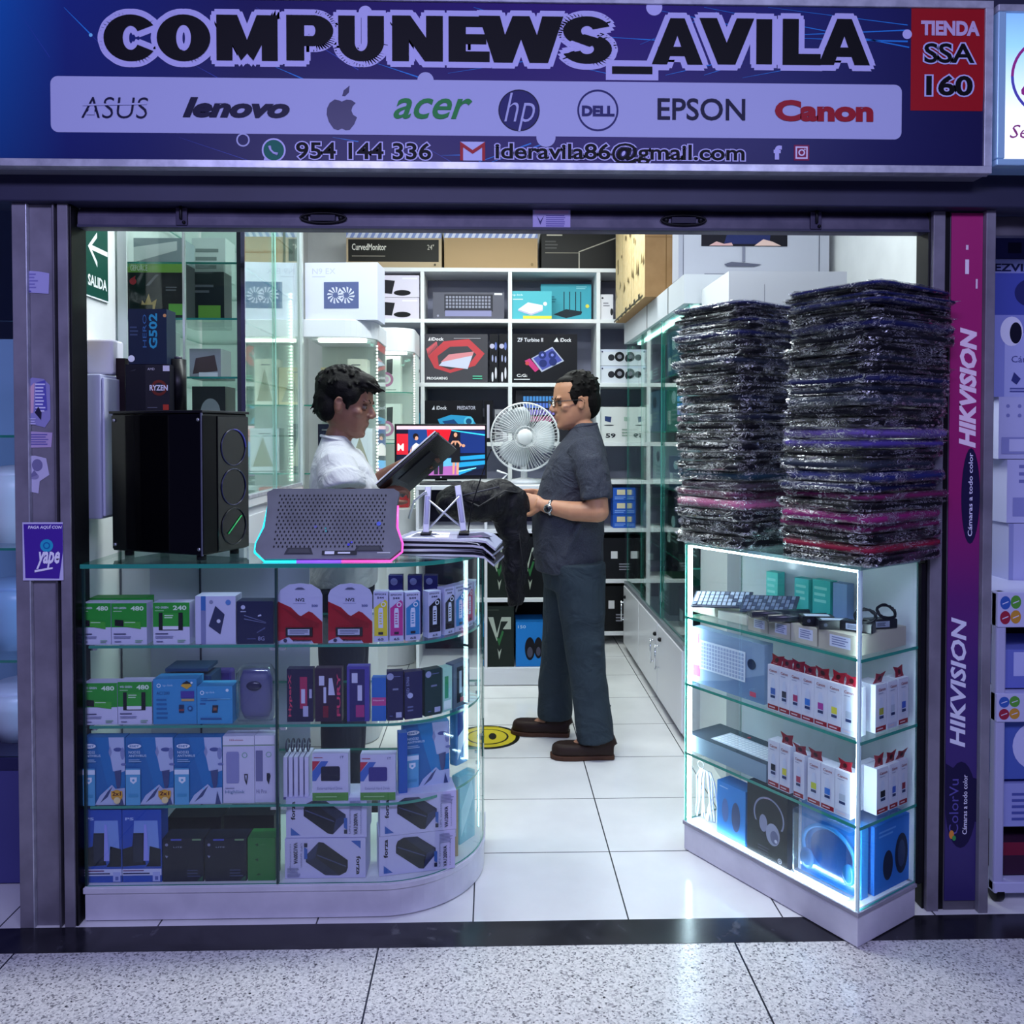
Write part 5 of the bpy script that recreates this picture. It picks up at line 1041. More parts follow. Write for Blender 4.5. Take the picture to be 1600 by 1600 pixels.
# second row
RD = [('r','#45444c',0,0,1,1), ('p','#c0444c',[(.05,.55),(.3,.85),(.7,.9),(.95,.6),(.8,.35),(.4,.2),(.15,.3)]), ('p','#45444c',[(.2,.55),(.4,.74),(.68,.75),(.82,.58),(.7,.38),(.4,.27),(.22,.35)]), ('p','#c9cce6',[(.22,.35),(.38,.58),(.78,.64),(.68,.28)]), ('p','#d88a94',[(.25,.42),(.38,.58),(.78,.64),(.76,.56)]), ('t','#eceaf0','iDock',.10,.86,.30,.93,.03), ('p','#eceaf0',[(.05,.86),(.09,.86),(.08,.94)]), ('l','#b8b6c0',1,.46,.9,.9,.92), ('t','#eceaf0','PROGAMING',.03,.06,.36,.12,.03), ('l','#5ab89a',2,.76,.06,.94,.16)]
for sgn in range(8): RD.insert(3, ('p','#d0606a',[(.06+.02*sgn,.5+.03*sgn),(.02+.02*sgn,.7+.02*sgn),(.05+.02*sgn,.7+.02*sgn)]))
Gd('cooler_box', 'dark box with a red swirl around a white laptop cooler', (664,762,522), 2, '#45444c', RD, d=.08, group='laptop cooler boxes')
IDS = [('r','#15151c',0,0,1,1), ('c','#b8b4d0',.3,.75,.05), ('e','#d8d8e4',.35,.12,.12,.1), ('e','#5a6ab0',.75,.75,.15,.08), ('e','#d8d8e4',.75,.2,.12,.12), ('e','#9aa0c8',.35,.5,.1,.07), ('e','#9aa0c8',.75,.48,.1,.07)]
Gd('slim_box', 'black slim box with pale symbols, left one by the red swirl box', (765,778,522), 2, '#15151c', IDS, group='black slim boxes')
Gd('slim_box', 'black slim box with pale symbols, right one next to the shelf divider', (780,793,522), 2, '#15151c', IDS, group='black slim boxes')
Gd('cooler_box', 'black box with a tilted blue laptop cooler pictured', (799,902,522), 2, '#17171f', [('t','#d8d8e4','ZF Turbine II',.09,.84,.48,.92,.02), ('t','#e4e4ec','iDock',.74,.84,.91,.92,.02), ('p','#e4e4ec',[(.64,.84),(.72,.84),(.69,.93)]), ('p','#b0b4d0',[(.3,.5),(.62,.74),(.80,.45),(.46,.22)]), ('p','#4a52a8',[(.33,.5),(.62,.71),(.77,.46),(.47,.26)]), ('c','#26306e',.47,.57,.08), ('c','#26306e',.62,.57,.08), ('c','#26306e',.48,.40,.08), ('c','#26306e',.63,.43,.08), ('c','#7a84d8',.47,.57,.03), ('c','#7a84d8',.62,.57,.03), ('p','#c23a7c',[(.2,.45),(.28,.5),(.42,.28),(.36,.22)]), ('c','#c04a4a',.24,.40,.04), ('t','#e4e4ec','C:G:',.08,.12,.24,.18,.02), ('r','#e4e4ec',.04,.06,.28,.08)], d=.08, group='laptop cooler boxes')
WB = lambda: [('r','#c9cfe4',0,.85,1,1), ('c','#2a2a34',.3,.5,.2), ('c','#17171f',.5,.55,.3), ('c','#8a8a9a',.5,.55,.14), ('e','#3a3a44',.72,.45,.09,.25), ('c','#3a3a5a',.08,.85,.05)]
Gd('webcam_box', 'white box with round black lenses, lower one beside the divider', (936,1000,572), 2, '#d3d6e2', WB(), group='white lens boxes')
zt = P(960,572,BYY).z + .002
C('webcam_box', 'white box with round black lenses, upper one beside the divider', 'box', (936,1000,546), zt, BYY, .2, '#d3d6e2', WB(), 'white lens boxes')
# third row
Gd('cooler_box', 'black box with a glowing blue headset shape, above the monitor', (664,754,626), 3, '#101018', [('p','#2f9ad0',[(.22,.55),(.45,.66),(.8,.62),(.9,.4),(.7,.25),(.3,.3)]), ('p','#15447c',[(.3,.5),(.5,.55),(.6,.4),(.4,.35)]), ('c','#5ac4e8',.76,.5,.12), ('c','#14507c',.76,.5,.07), ('t','#d8d8e4','iDock',.2,.78,.38,.87,.02), ('p','#d8d8e4',[(.12,.78),(.17,.78),(.16,.88)]), ('t','#b8b8cc','PREDATOR',.56,.78,.88,.87,.02)], d=.08, group='laptop cooler boxes')
Gd('slim_box', 'black upright slim box right above the monitor corner', (757,770,626), 3, '#101018', [('r','#b8b4c8',.3,.1,.6,.9)], group='black slim boxes')
Gd('white_box', 'grey speckled box between the monitor and the fan', (773,794,640), 3, '#8f8f98', [('l','#3a3a44',5,.1,.1,.5,.9), ('r','#c8c8d0',.6,.1,.9,.9)])
a, b = P(806,650,BYY), P(905,610,BYY)
kbox('keyboard_box', 'keyboard box with coloured keys behind the fan', b.x-a.x, b.z-GZ[3], .1, ((a.x+b.x)/2, BYY+.03, GZ[3]+.001), 0, '#26262e', [('r','#1a1a24',.1,.3,.9,.95)], [q for i, cc in enumerate(('#b0608a','#8a7ad0','#5a7ad8','#4a8ad0')) for q in keysd(.12,.40+i*.13,.88,.53+i*.13,15,1,cc,.25)])
Gd('green_box', 'flat green box lying above the white box on the right', (936,976,675), 3, '#3f6a2c', [('e','#6aa83a',.5,.5,.4,.2)], dy=.12)
Gd('white_box', 'white box with small laptops pictured and a large number, right of the customer', (936,1001,636), 3, '#d4d7d8', [('p','#2a3a6a',[(.14,.6),(.28,.56),(.3,.72),(.14,.74)]), ('p','#9ab4a8',[(.6,.6),(.74,.58),(.74,.7),(.6,.72)]), ('e','#3a3a44',.24,.48,.12,.015), ('t','#2a2a34','59',.16,.12,.4,.25,.03), ('l','#8fa49a',3,.55,.15,.95,.4)], d=.16)
# lower rows
BL3 = [('r','#1d4aa8',0,0,1,1), ('r','#e8d8a0',.25,.55,.75,.85)]
for i in range(3): C('blue_pack', ['lowest blue pack stacked behind the customer', 'middle blue pack stacked behind the customer', 'topmost blue pack stacked behind the customer'][i], 'box', (955,978,0), GZ[5]+.002+i*.098, BYY, .12, '#2a5cc0', [('r','#d8d0b0',.25,.45,.8,.85), ('l','#8ab0f0',2,.1,.1,.9,.35)], 'blue packs behind the customer') if False else carton_obj('blue_pack', ['lowest blue pack stacked behind the customer', 'middle blue pack stacked behind the customer', 'topmost blue pack stacked behind the customer'][i], 'box', .10, .088, .12, (.86, BYY, GZ[5]+.002+i*.09), 0, '#2a5cc0', [('r','#d8d0b0',.25,.45,.8,.85), ('l','#8ab0f0',2,.1,.1,.9,.35)], group='blue packs behind the customer')
r_ = random.Random(11)
for i, (x, row, w1, h1, c, lb) in enumerate([(.84, 6, .22, .27, '#14141a', 'black carton with two white stickers behind the customer'), (1.08, 6, .2, .25, '#1a2a20', 'dark green carton low on the shelving behind the glass doors'), (.82, 7, .2, .3, '#101014', 'black carton at the floor level of the shelving behind the customer'),
        (1.1, 5, .2, .26, '#16202a', 'dark headset box on the shelving seen through the glass doors'), (1.12, 7, .22, .3, '#1a1a22', 'black carton lowest on the shelving seen through the glass doors'), (1.12, 3, .2, .2, '#c4ccd4', 'pale box with a laptop pictured, seen through the glass doors'), (1.12, 2, .2, .3, '#1c1a2a', 'tall dark box next to the lens boxes, seen through the glass doors'),
        (.40, 5, .3, .24, '#23233a', 'dark carton on the shelving to the left of the customer'), (.41, 6, .3, .28, '#1b1b26', 'dark carton lower on the shelving to the left of the customer')]):
    carton_obj('dark_carton' if c < '#4' else 'pale_carton', lb, 'box', w1, h1, .2, (x, BYY, GZ[row]+.001), 0, c, [('r','#d4d4d8',.3,.5,.5,.68), ('l','#8a8a98',3,.55,.2,.85,.4)] if i not in (5,) else [('r','#2a3a5a',.2,.4,.6,.7)], group='cartons in the lower cubes')
carton_obj('dark_carton', 'black carton in the top cube behind the cardboard carton', 'box', .25, .2, .2, (.86, BYY+.05, GZ[1]+.205), 0, '#0f0f18', []) if False else None
# ---------- low unit: dark speaker cartons with a green V mark, blue webcam box
VP = [('p','#a9b4a4',[(.12,.82),(.30,.82),(.42,.55),(.58,.82),(.9,.82),(.9,.62),(.62,.62),(.8,.75),(.56,.75),(.42,.42)]), ('p','#2f6a3c',[(.4,.5),(.5,.34),(.66,.58),(.6,.6),(.5,.46)]), ('p','#a9b4a4',[(.44,.30),(.5,.12),(.58,.30),(.5,.24)]), ('l','#3a443c',1,.1,.92,.6,.96)]
GV = 'dark cartons with a V mark'
for i, (x0, x1, z, h, lb) in enumerate([(757,803,.4905,.34,'dark green V marked carton, left on the middle shelf of the low unit'), (806,850,.4905,.34,'black V marked carton beside the hanging bag on the middle shelf'), (757,803,.1005,.34,'dark green V marked carton at the bottom left of the low unit')]):
    a, b = P(x0, 900, UY+.02), P(x1, 900, UY+.02); carton_obj('v_mark_carton', lb, 'box', b.x-a.x, h, .3, ((a.x+b.x)/2, UY+.02, z+.001), 0, '#1d2622' if i != 1 else '#121418', VP, group=GV)
a, b = P(806, 1000, UY+.02), P(850, 1000, UY+.02)
carton_obj('speaker_box', 'bright blue box with black round speakers pictured, bottom right of the low unit', 'box', b.x-a.x, .25, .2, ((a.x+b.x)/2, UY+.02, .1015), 0, '#1f7ac8', [('t','#c8e4f8','150',.08,.86,.35,.93,.0), ('e','#14141c',.5,.4,.18,.26), ('e','#14141c',.8,.42,.15,.24), ('e','#4a4a5c',.5,.32,.1,.12), ('e','#4a4a5c',.8,.34,.08,.1)])
# ---------- boxes over the right glass cabinet
o = bx(0, .26, 0, 1.02, 0, .62, mat('#b08a5c', .6), {'l': noisy('printed_tan_card', '#c9b080', '#d3bc90', 30, .6), 'f': noisy('brown_card', '#a47c4e', '#b48c5e', 8, .6)})
it = []; r_ = random.Random(4)
for i in range(13):
    u = i/13+.01; it += [('r', '#2c2418', u, .0, u+.05, .03 + r_.random()*.03), ('r', '#6a5a3c', u, .45+r_.random()*.3, u+.03, .47+r_.random()*.3+.03)] if i % 2 else [('p', '#7a6844', [(u,.2+r_.random()*.1),(u+.06,.24+r_.random()*.1),(u+.03,.3+r_.random()*.1)]), ('r', '#2c2418', u, .96, u+.04, 1)]
it += [('r','#3a3020',.0,0,1,.02), ('r','#5a4c30',.33,.0,.336,1), ('r','#5a4c30',.66,.0,.666,1)]
o.decals((0, 1.02, 0), (0, -1.02, 0), (0, 0, .62), it)
o.decals((0, 0, 0), (.26, 0, 0), (0, 0, .62), [('r','#8a6840',.42,0,.44,1), ('r','#c9a878',.7,.0,.76,1), ('r','#8a6840',.0,.5,1,.505), ('l','#7a5c38',2,.2,.55,.4,.62)])
tag(o.build('cardboard_carton', None, (.80, 4.34, 2.1215)), 'long cardboard carton with dark printed edges overhanging the glass cabinet', 'box')
a, b = P(1060, 430, 3.83), P(1296, 365, 3.83)
carton_obj('computer_carton', 'grey white carton with a desktop computer pictured, over the right glass cabinet', 'box', b.x-a.x, .55, .13, ((a.x+b.x)/2, 3.83, 2.1215), 0, '#b4b6c4', [('r','#a4a6b6',0,0,.03,1), ('r','#4a4c60',.03,0,.034,1), ('r','#4a4c60',.93,0,.935,1), ('r','#15131f',.15,.27,.72,.95), ('p','#232a5c',[(.3,.29),(.6,.29),(.62,.5),(.35,.5)]), ('p','#c9a0a0',[(.2,.275),(.25,.31),(.3,.29),(.35,.30),(.36,.275)]), ('p','#d8b8b0',[(.5,.275),(.56,.33),(.62,.31),(.68,.275)]), ('r','#7a7c90',.42,.14,.44,.27), ('p','#5a5c70',[(.32,.1),(.5,.1),(.55,.12),(.35,.14),(.3,.12)]), ('l','#6a6c80',1,.17,.02,.5,.05), ('l','#8a8ca0',1,.1,.9,.13,.95)], rough=.4)
k2 = bx(0, .47, 0, .42, 0, 2.045, mat('#c2c4ce', .5), {'l': mat('#dfe2e6', .4)}); k2.decals((0,0,0), (.47,0,0), (0,0,2.045), [('r','#8a8c98',.3,.94,.305,.975), ('r','#a4a6b2',0,.93,1,.931)])
tag(k2.build('tall_white_carton', None, (.935, 3.27, .001)), 'tall white carton standing behind the sleeve stacks', 'box')
# ---------- goods inside the long glass cabinet
GL = 'goods in the long glass cabinet'
r_ = random.Random(21)
SPEC = [(3.9,.80,'#1a1c22'),(4.3,.80,'#0f2a20'),(4.75,.80,'#15181f'),(5.1,.80,'#1f4a34'),(3.85,1.13,'#8ab8c0'),(4.25,1.13,'#2a4a6a'),(4.7,1.13,'#b4c8cc'),(5.1,1.13,'#23303c'),(3.85,1.42,'#9ac8c8'),(4.3,1.42,'#3a8a80'),(4.8,1.42,'#5a7a9a'),(5.15,1.42,'#c8d0cc'),(3.9,1.70,'#3f78a8'),(4.3,1.70,'#2a6a8a'),(4.8,1.70,'#281a30'),(5.15,1.70,'#3a2a3a'),(4.0,.446,'#14181c'),(4.5,.446,'#1a4a2a'),(5.0,.446,'#101418')]
ordn = {.446: 'lowest level', .80: 'first glass shelf', 1.13: 'second glass shelf', 1.42: 'third glass shelf', 1.70: 'top glass shelf'}
for i, (y, z, c) in enumerate(SPEC):
    pos_ = ['nearest the sleeve stacks', 'second from the sleeve stacks', 'third from the sleeve stacks', 'farthest back'][[q for q in range(len(SPEC)) if SPEC[q][1] == z].index(i)]
    h = r_.uniform(.16, .24); w1 = r_.uniform(.24, .34)
    carton_obj('cabinet_carton', f'carton on the {ordn[z]} of the long glass cabinet, {pos_}', 'box', w1, h, .16, (.94, y, z+.001), -R(90), c, [('r','#d4dcdc',.1,.15,.35,.45), ('l','#8aa4a4',3,.45,.2,.9,.5), ('e','#c0d8e0' if i % 2 else '#20262c',.6,.72,.16,.14)], group=GL)
# ---------- goods of the left cabinet and vitrines
def side_goods(): pass
MSI = [('r','#1d1f26',0,0,1,.84), ('r','#7aa84a',.12,.84,1,1), ('t','#d8e8c8','GEFORCE',.16,.87,.42,.97,.02), ('c','#c8384a',.2,.68,.06), ('p','#c8384a',[(.16,.72),(.24,.78),(.22,.62)]), ('r','#6ab04a',.74,.08,.95,.28), ('p','#c8a868',[(.30,.12),(.34,.34),(.38,.28),(.44,.46),(.48,.3),(.56,.36),(.52,.12)]), ('r','#2a2418',.3,.14,.5,.26), ('l','#6a6c78',2,.7,.5,.9,.6), ('r','#a8aab8',.02,.5,.1,.75), ('p','#5a5c66',[(.4,.6),(.55,.8),(.6,.8),(.45,.6)])]
C('graphics_card_box', 'black and green graphics card box in the left glass cabinet', 'box', (187,290,412), 1.801, 2.93, .09, '#1d1f26', MSI)
C('graphics_card_box', 'second black and green graphics card box behind the side glass', 'box', (292,350,425), 1.801, 3.15, .09, '#20262a', [('r','#6a9a44',.3,.1,.9,.4), ('l','#5a5c66',2,.1,.6,.8,.8)])
for i, (px, z, Y, c, lb, it) in enumerate([((296,345,545), 1.601, 3.1, '#8a8a92', 'grey motherboard box on the middle glass shelf of the left cabinet', [('p','#4a3a3c',[(.1,.2),(.9,.3),(.8,.8),(.2,.7)]), ('r','#c8c8d0',.3,.1,.9,.25)]), ((300,352,604), 1.401, 3.1, '#2a2a30', 'dark headset box low in the left cabinet', [('e','#8a8a94',.55,.45,.3,.3), ('r','#d8d8dc',.05,.05,.6,.15)]), ((212,262,515), 1.601, 3.0, '#a8b0b0', 'pale carton behind the tall mouse box', []),
        ((200,285,372), 1.991, 3.0, '#8f9aa0', 'grey carton on the upper glass shelf of the left cabinet', [('p','#d8dcdc',[(.1,.2),(.9,.6),(.9,.9),(.1,.7)])]), ((300,352,372), 1.991, 3.2, '#c0c8c8', 'pale carton on the upper glass shelf near the side glass', [('l','#7a8484',3,.1,.2,.8,.8)])]):
    C('glass_cabinet_box', lb, 'box', px, z, Y, .12, c, it, 'boxes in the left glass cabinet')
# boxes on the computer case are placed with it (see below); cooler box on the vitrine
N9 = [('t','#c4c6de','N9 EX',.1,.8,.42,.9,.0), ('l','#c4c6de',1,.1,.74,.35,.77), ('r','#5a6494',.26,.2,.74,.66)]
bxn = empty
a, b = P(480, 500, 3.74), P(594, 407, 3.74)
m = bx(-.163, .163, 0, .16, 0, .255, mat('#dcdff2', .4)); m.decals((-.163,0,0), (.326,0,0), (0,0,.255), N9)
for k_ in range(2):
    for q in range(12):
        cx, cy = .42+.15*k_, .43; a0 = q*math.pi/6; ru = lambda r, an: (cx + r*.255/.326*math.cos(an), cy + r*math.sin(an))
        m.decals((-.163,0,0), (.326,0,0), (0,0,.255), [('p','#d8daf0',[ru(.05,a0), ru(.14,a0+.25), ru(.15,a0+.5), ru(.05,a0+.25)])], start=5)
tag(m.build('cooler_box', None, (-.668, 3.735, 1.9125), R(-4)), 'white laptop cooler box with two fans pictured, on the lit vitrine', 'box')
HP = lambda: [('p','#3f4446',[(.42,.5),(.66,.5),(.68,.92),(.42,.9)]), ('o','#b87aa0',.4,.36,.20,.07), ('c','#d8b8d0',.4,.36,.08), ('l','#8a9a90',1,.4,.06,.9,.1), ('r','#c8d4cc',0,0,1,.03)]
a = P(588, 600, 5.14); b = P(626, 600, 5.14)
carton_obj('headphone_box', 'white headphone box with a pink ear cup, upper one in the farther vitrine', 'box', b.x-a.x, .225, .1, ((a.x+b.x)/2, 5.14, 1.661), 0, '#dfe8e0', HP(), group='white headphone boxes')
carton_obj('headphone_box', 'white headphone box with a pink ear cup, lower one in the farther vitrine', 'box', b.x-a.x, .24, .1, ((a.x+b.x)/2, 5.14, 1.353), 0, '#dfe8e0', HP(), group='white headphone boxes')
for i, (x, z, w1, h1, c, lb) in enumerate([(-.74, 1.536, .12, .18, '#d8c8a0', 'gold toned box in the upper level of the lit vitrine'), (-.63, 1.536, .09, .22, '#e8e8dc', 'white box in the upper level of the lit vitrine'), (-.77, 1.231, .09, .22, '#1a1c30', 'black box behind the seller in the lit vitrine'), (-.62, 1.231, .12, .2, '#d8dce0', 'pale box behind the seller in the lit vitrine'), (-.7, .952, .2, .2, '#c05a5a', 'reddish box lowest in the lit vitrine')]):
    carton_obj('vitrine_box', lb, 'box', w1, h1, .1, (x, 3.93, z+.001), 0, c, [('p','#a8a490',[(.1,.1),(.5,.8),(.9,.1)]), ('l','#7a7c80',1,.2,.85,.8,.9)], group='boxes in the lit vitrine')
carton_obj('red_carton', 'red carton at the bottom of the farther vitrine, left of the monitor', 'box', .11, .26, .12, (-.57, 5.16, .952), 0, '#c02a34', [('l','#e8c0c0',2,.2,.7,.8,.85)])
C('earphone_box', 'white and blue small box with a dark logo, left of the shelf divider', 'box', (636,656,562), GZ[2], BYY, .1, '#dfe4ea', [('r','#3a8ac8',0,.2,.35,.9), ('c','#2a2a30',.7,.5,.16)])
C('earphone_box', 'blue and white flat box left of the divider, above the monitor', 'box', (630,656,645), GZ[3], BYY, .1, '#3a9ac0', [('r','#e4eef4',0,0,1,.5), ('r','#2a2a30',.1,.5,.6,.6)])
# ================================================================== PEOPLE
def skin_mat(name, c1, c2):
    k = NT(name); p, _ = k.pos(); nz = k.n('ShaderNodeTexNoise'); nz.inputs['Scale'].default_value = 45; nz.inputs['Detail'].default_value = 4; k.l(p, nz.inputs['Vector'])
    k.l(k.mix(nz.outputs['Fac'], c1, c2), k.b.inputs['Base Color']); k.b.inputs['Roughness'].default_value = .5
    k.b.inputs['Subsurface Weight'].default_value = .12; k.b.inputs['Subsurface Radius'].default_value = (.02, .008, .004); k.b.inputs['Subsurface Scale'].default_value = .3
    k.bump(nz.outputs['Fac'], .08, .002); return k.m
def cloth_mat(name, c1, c2, sc=60, fold=5, bump=.5, rough=.85):
    k = NT(name); p, _ = k.pos()
    nz = k.n('ShaderNodeTexNoise'); nz.inputs['Scale'].default_value = sc*6; nz.inputs['Detail'].default_value = 3; k.l(p, nz.inputs['Vector'])
    fo = k.n('ShaderNodeTexNoise'); fo.inputs['Scale'].default_value = fold; fo.inputs['Detail'].default_value = 3; fo.inputs['Distortion'].default_value = 1.2; k.l(p, fo.inputs['Vector'])
    k.l(k.mix(k.ramp_(nz.outputs['Fac']) if False else nz.outputs['Fac'], c1, c2), k.b.inputs['Base Color']); k.b.inputs['Roughness'].default_value = rough
    k.b.inputs['Specular IOR Level'].default_value = .2
    k.bump(k.ma('ADD', fo.outputs['Fac'], k.ma('MULTIPLY', nz.outputs['Fac'], .03)), bump, .03); return k.m
def fuse(m, name, parent, voxel, smooth=5, disp=0., dsize=.12):
    o = m.build(name, parent); r = o.modifiers.new('fuse', 'REMESH'); r.mode = 'VOXEL'; r.voxel_size = voxel; r.use_smooth_shade = True
    s = o.modifiers.new('smooth', 'SMOOTH'); s.factor = .5; s.iterations = smooth
    if disp:
        tx = bpy.data.textures.new('folds', 'CLOUDS'); tx.noise_scale = dsize; tx.noise_depth = 1
        d = o.modifiers.new('folds', 'DISPLACE'); d.texture = tx; d.strength = disp; d.mid_level = .5; d.texture_coords = 'LOCAL'
    return o
def ell(c, rx, ry, n=28, tilt=0.): return [(c[0] + rx*math.cos(2*math.pi*t/n), c[1] + ry*math.sin(2*math.pi*t/n), c[2] + tilt*math.cos(2*math.pi*t/n)) for t in range(n)]
HEADS = [(.122,-.03,.02,.025),(.112,-.072,.052,.05),(.095,-.092,.074,.064),(.07,-.103,.087,.072),(.045,-.106,.093,.0745),(.022,-.106,.098,.075),(.0,-.105,.090,.074),(-.02,-.102,.092,.0725),(-.042,-.094,.094,.069),(-.062,-.08,.095,.064),(-.08,-.06,.092,.058),(-.098,-.035,.090,.049),(-.112,-.012,.083,.036),(-.121,.012,.068,.02)]
def head(m, H, rot, sk, ears=True):
    """skull and face in head space (x forward), placed by H and rot"""
    T0 = m.T; m.T = Matrix.Translation(H) @ rot
    rings = []
    for z, xb, xf, hw in reversed(HEADS):
        n = 32; cx = (xb+xf)/2; rx = (xf-xb)/2; r = []
        for t in range(n):
            a = 2*math.pi*t/n; ca, sa = math.cos(a), math.sin(a); e = .88
            wd = hw * (1 - .10*max(0, ca)**2 if z < .03 else 1)
            r.append((cx + rx*math.copysign(abs(ca)**e, ca), wd*math.copysign(abs(sa)**e, sa), z))
        rings.append(r)
    m.loft(rings, sk)
    m.tube([(.088,0,.018), (.099,0,-.002), (.112,0,-.022), (.113,0,-.030)], [.008,.009,.012,.011], sk, 12)   # nose
    m.ball((.103,.012,-.031), (.011,.008,.008), sk); m.ball((.103,-.012,-.031), (.011,.008,.008), sk)
    m.ball((.0925,0,-.055), (.0085,.022,.0055), sk); m.ball((.0915,0,-.066), (.0085,.020,.0065), sk); m.ball((.086,0,-.060), (.010,.026,.014), sk)      # lips
    m.ball((.080,0,-.100), (.015,.022,.016), sk)                                                    # chin
    for s in (1, -1):
        m.ball((.086, s*.034, .022), (.012,.020,.007), sk); m.ball((.060, s*.043, -.024), (.022,.020,.020), sk)
        m.ball((-.004, s*.075, -.010), (.017,.008,.030), sk); m.ball((.0, s*.078, -.026), (.010,.006,.014), sk)
        m.tube([(-.012, s*.079, -.02), (-.018, s*.083, .002), (-.008, s*.084, .018), (.008, s*.080, .012)], .0045, sk, 8)
    m.T = T0
def eyes(par, H, rot, iris='#1c120e', brow='#17110f'):
    for s in (1, -1):
        m = MB(); m.T = Matrix.Translation(H) @ rot
        m.ball((.0775, s*.031, .001), .0112, mat('#6e625c', .5)); m.ball((.0858, s*.031, .0), (.0036,.0052,.0052), mat(iris, .2))
        m.ball((.0795, s*.031, .0085), (.0108,.0145,.0060), mat('#4a3026', .6)); m.ball((.0785, s*.031, -.0085), (.0100,.0140,.0050), mat('#5a3c30', .6)); m.build('eye', par)
        m = MB(); m.T = Matrix.Translation(H) @ rot
        m.tube([(.094, s*.014, .020), (.092, s*.032, .027), (.078, s*.050, .021)], [.003,.0042,.002], mat(brow, .8), 8); m.build('eyebrow', par)
def hand(m, W, d, up, sk, curl=.6, sgn=1, sc=1.0, spread=.06, thumb=1.0):
    """palm from wrist W along d; up = back of the hand; sgn = side of the thumb"""
    d = Vector(d).normalized(); up = Vector(up); up = (up - d*up.dot(d)).normalized(); sd = d.cross(up) * sgn
    W = Vector(W)
    rm = Matrix((d, sd, up)).transposed()
    m.ball(W + d*.045*sc, (.050*sc, .038*sc, .015*sc), sk, rot=rm, nu=18); m.rod(W - d*.02, W + d*.03*sc, .026*sc, sk, 14, .028*sc)
    for i, (off, L, r) in enumerate([(.027,.068,.0088), (.009,.076,.0092), (-.010,.071,.0088), (-.027,.056,.0078)]):
        p = W + d*(.080 - abs(i-1.2)*.004)*sc + sd*off*sc; ang = 0; pts = [W + d*.05*sc + sd*off*sc*.9, p]; rad = [r*sc, r*sc*1.05]
        for seg, f_ in enumerate((.45, .32, .25)):
            ang += curl*(.55 + .25*seg); dd = d*math.cos(ang) - up*math.sin(ang) + sd*(off*spread*20)*.3
            p = p + dd.normalized()*L*f_*sc; pts.append(p); rad.append(r*sc*(.98-.1*seg))
        m.tube(pts, rad, sk, 10); m.ball(pts[-1], rad[-1], sk, nu=10, nv=6)
    b = W + d*.02*sc + sd*.026*sc; t1 = b + (d*.6 + sd*.65 - up*.35*thumb).normalized()*.038*sc; t2 = t1 + (d*.85 + sd*.2 - up*.55*thumb).normalized()*.028*sc; t3 = t2 + (d*.85 - sd*.1 - up*.5*thumb).normalized()*.022*sc
    m.tube([b - sd*.01, b, t1, t2, t3], [.012*sc,.014*sc,.0115*sc,.0105*sc,.0085*sc], sk, 10); m.ball(t3, .0085*sc, sk, nu=10, nv=6)
def shoe(par, A, yaw, c='#2a1c18', L=.27):
    """A: ankle point on the ground"""
    T = Matrix.Translation(A) @ Matrix.Rotation(yaw, 4, 'Z')
    m = MB(); m.T = T; rings = []
    outline_ = [(-.075,.028),(-.07,.036),(-.03,.038),(.03,.040),(.09,.048),(.14,.046),(.175,.036),(.193,.016)]
    def ring(z, k, xf=1.0, off=0): return [(x*xf+off, y*k, z) for x, y in outline_] + [(x*xf+off, -y*k, z) for x, y in reversed(outline_)]
    m.loft([ring(.018, 1.0), ring(.035, 1.03), ring(.055, .93, .985, -.002), ring(.066, .7, .93, -.006)], mat(c, .55))
    m.loft([[(-.01 + a*math.cos(2*math.pi*t/16), b*math.sin(2*math.pi*t/16), z + .02*(-math.cos(2*math.pi*t/16))) for t in range(16)] for z, a, b in ((.04,.085,.036),(.075,.072,.036),(.10,.055,.038))], mat(c, .55))
    o = fuse(m, 'shoe', par, .006, 4)
    m = MB(); m.T = T; m.prism([(x*1.03, y*1.08) for x, y in outline_] + [(x*1.03, -y*1.08) for x, y in reversed(outline_)], .0015, .020, mat('#4a3024', .6)); m.build('sole', o, bevel=.003)
    m = MB(); m.T = T
    for k in range(4): m.tube([(.055+.018*k, -.02, .070-.006*k), (.06+.018*k, 0, .078-.006*k), (.055+.018*k, .02, .070-.006*k)], .0022, mat('#1c1412', .7), 6)
    m.build('laces', o)
def hairmat(name, c):
    k = NT(name); p, _ = k.pos(); nz = k.n('ShaderNodeTexNoise'); nz.inputs['Scale'].default_value = 160; nz.inputs['Detail'].default_value = 3; k.l(p, nz.inputs['Vector'])
    k.b.inputs['Base Color'].default_value = lin(c); k.b.inputs['Roughness'].default_value = .6; k.b.inputs['Specular IOR Level'].default_value = .12; k.bump(nz.outputs['Fac'], .35, .004); return k.m
def tufts(m, H, rot, mt, seed, fn, n, L=.03, r=.004):
    r_ = random.Random(seed)
    for _ in range(n):
        q, d = fn(r_); d = Vector(d).normalized(); q = Vector(q); e = q + d*L*r_.uniform(.6, 1.2); mid = (q+e)/2 + Vector((r_.uniform(-.004,.004), r_.uniform(-.004,.004), r_.uniform(0,.005)))
        m.tube([q - d*.006, mid, e], [r, r*.8, r*.12], mt, 6)

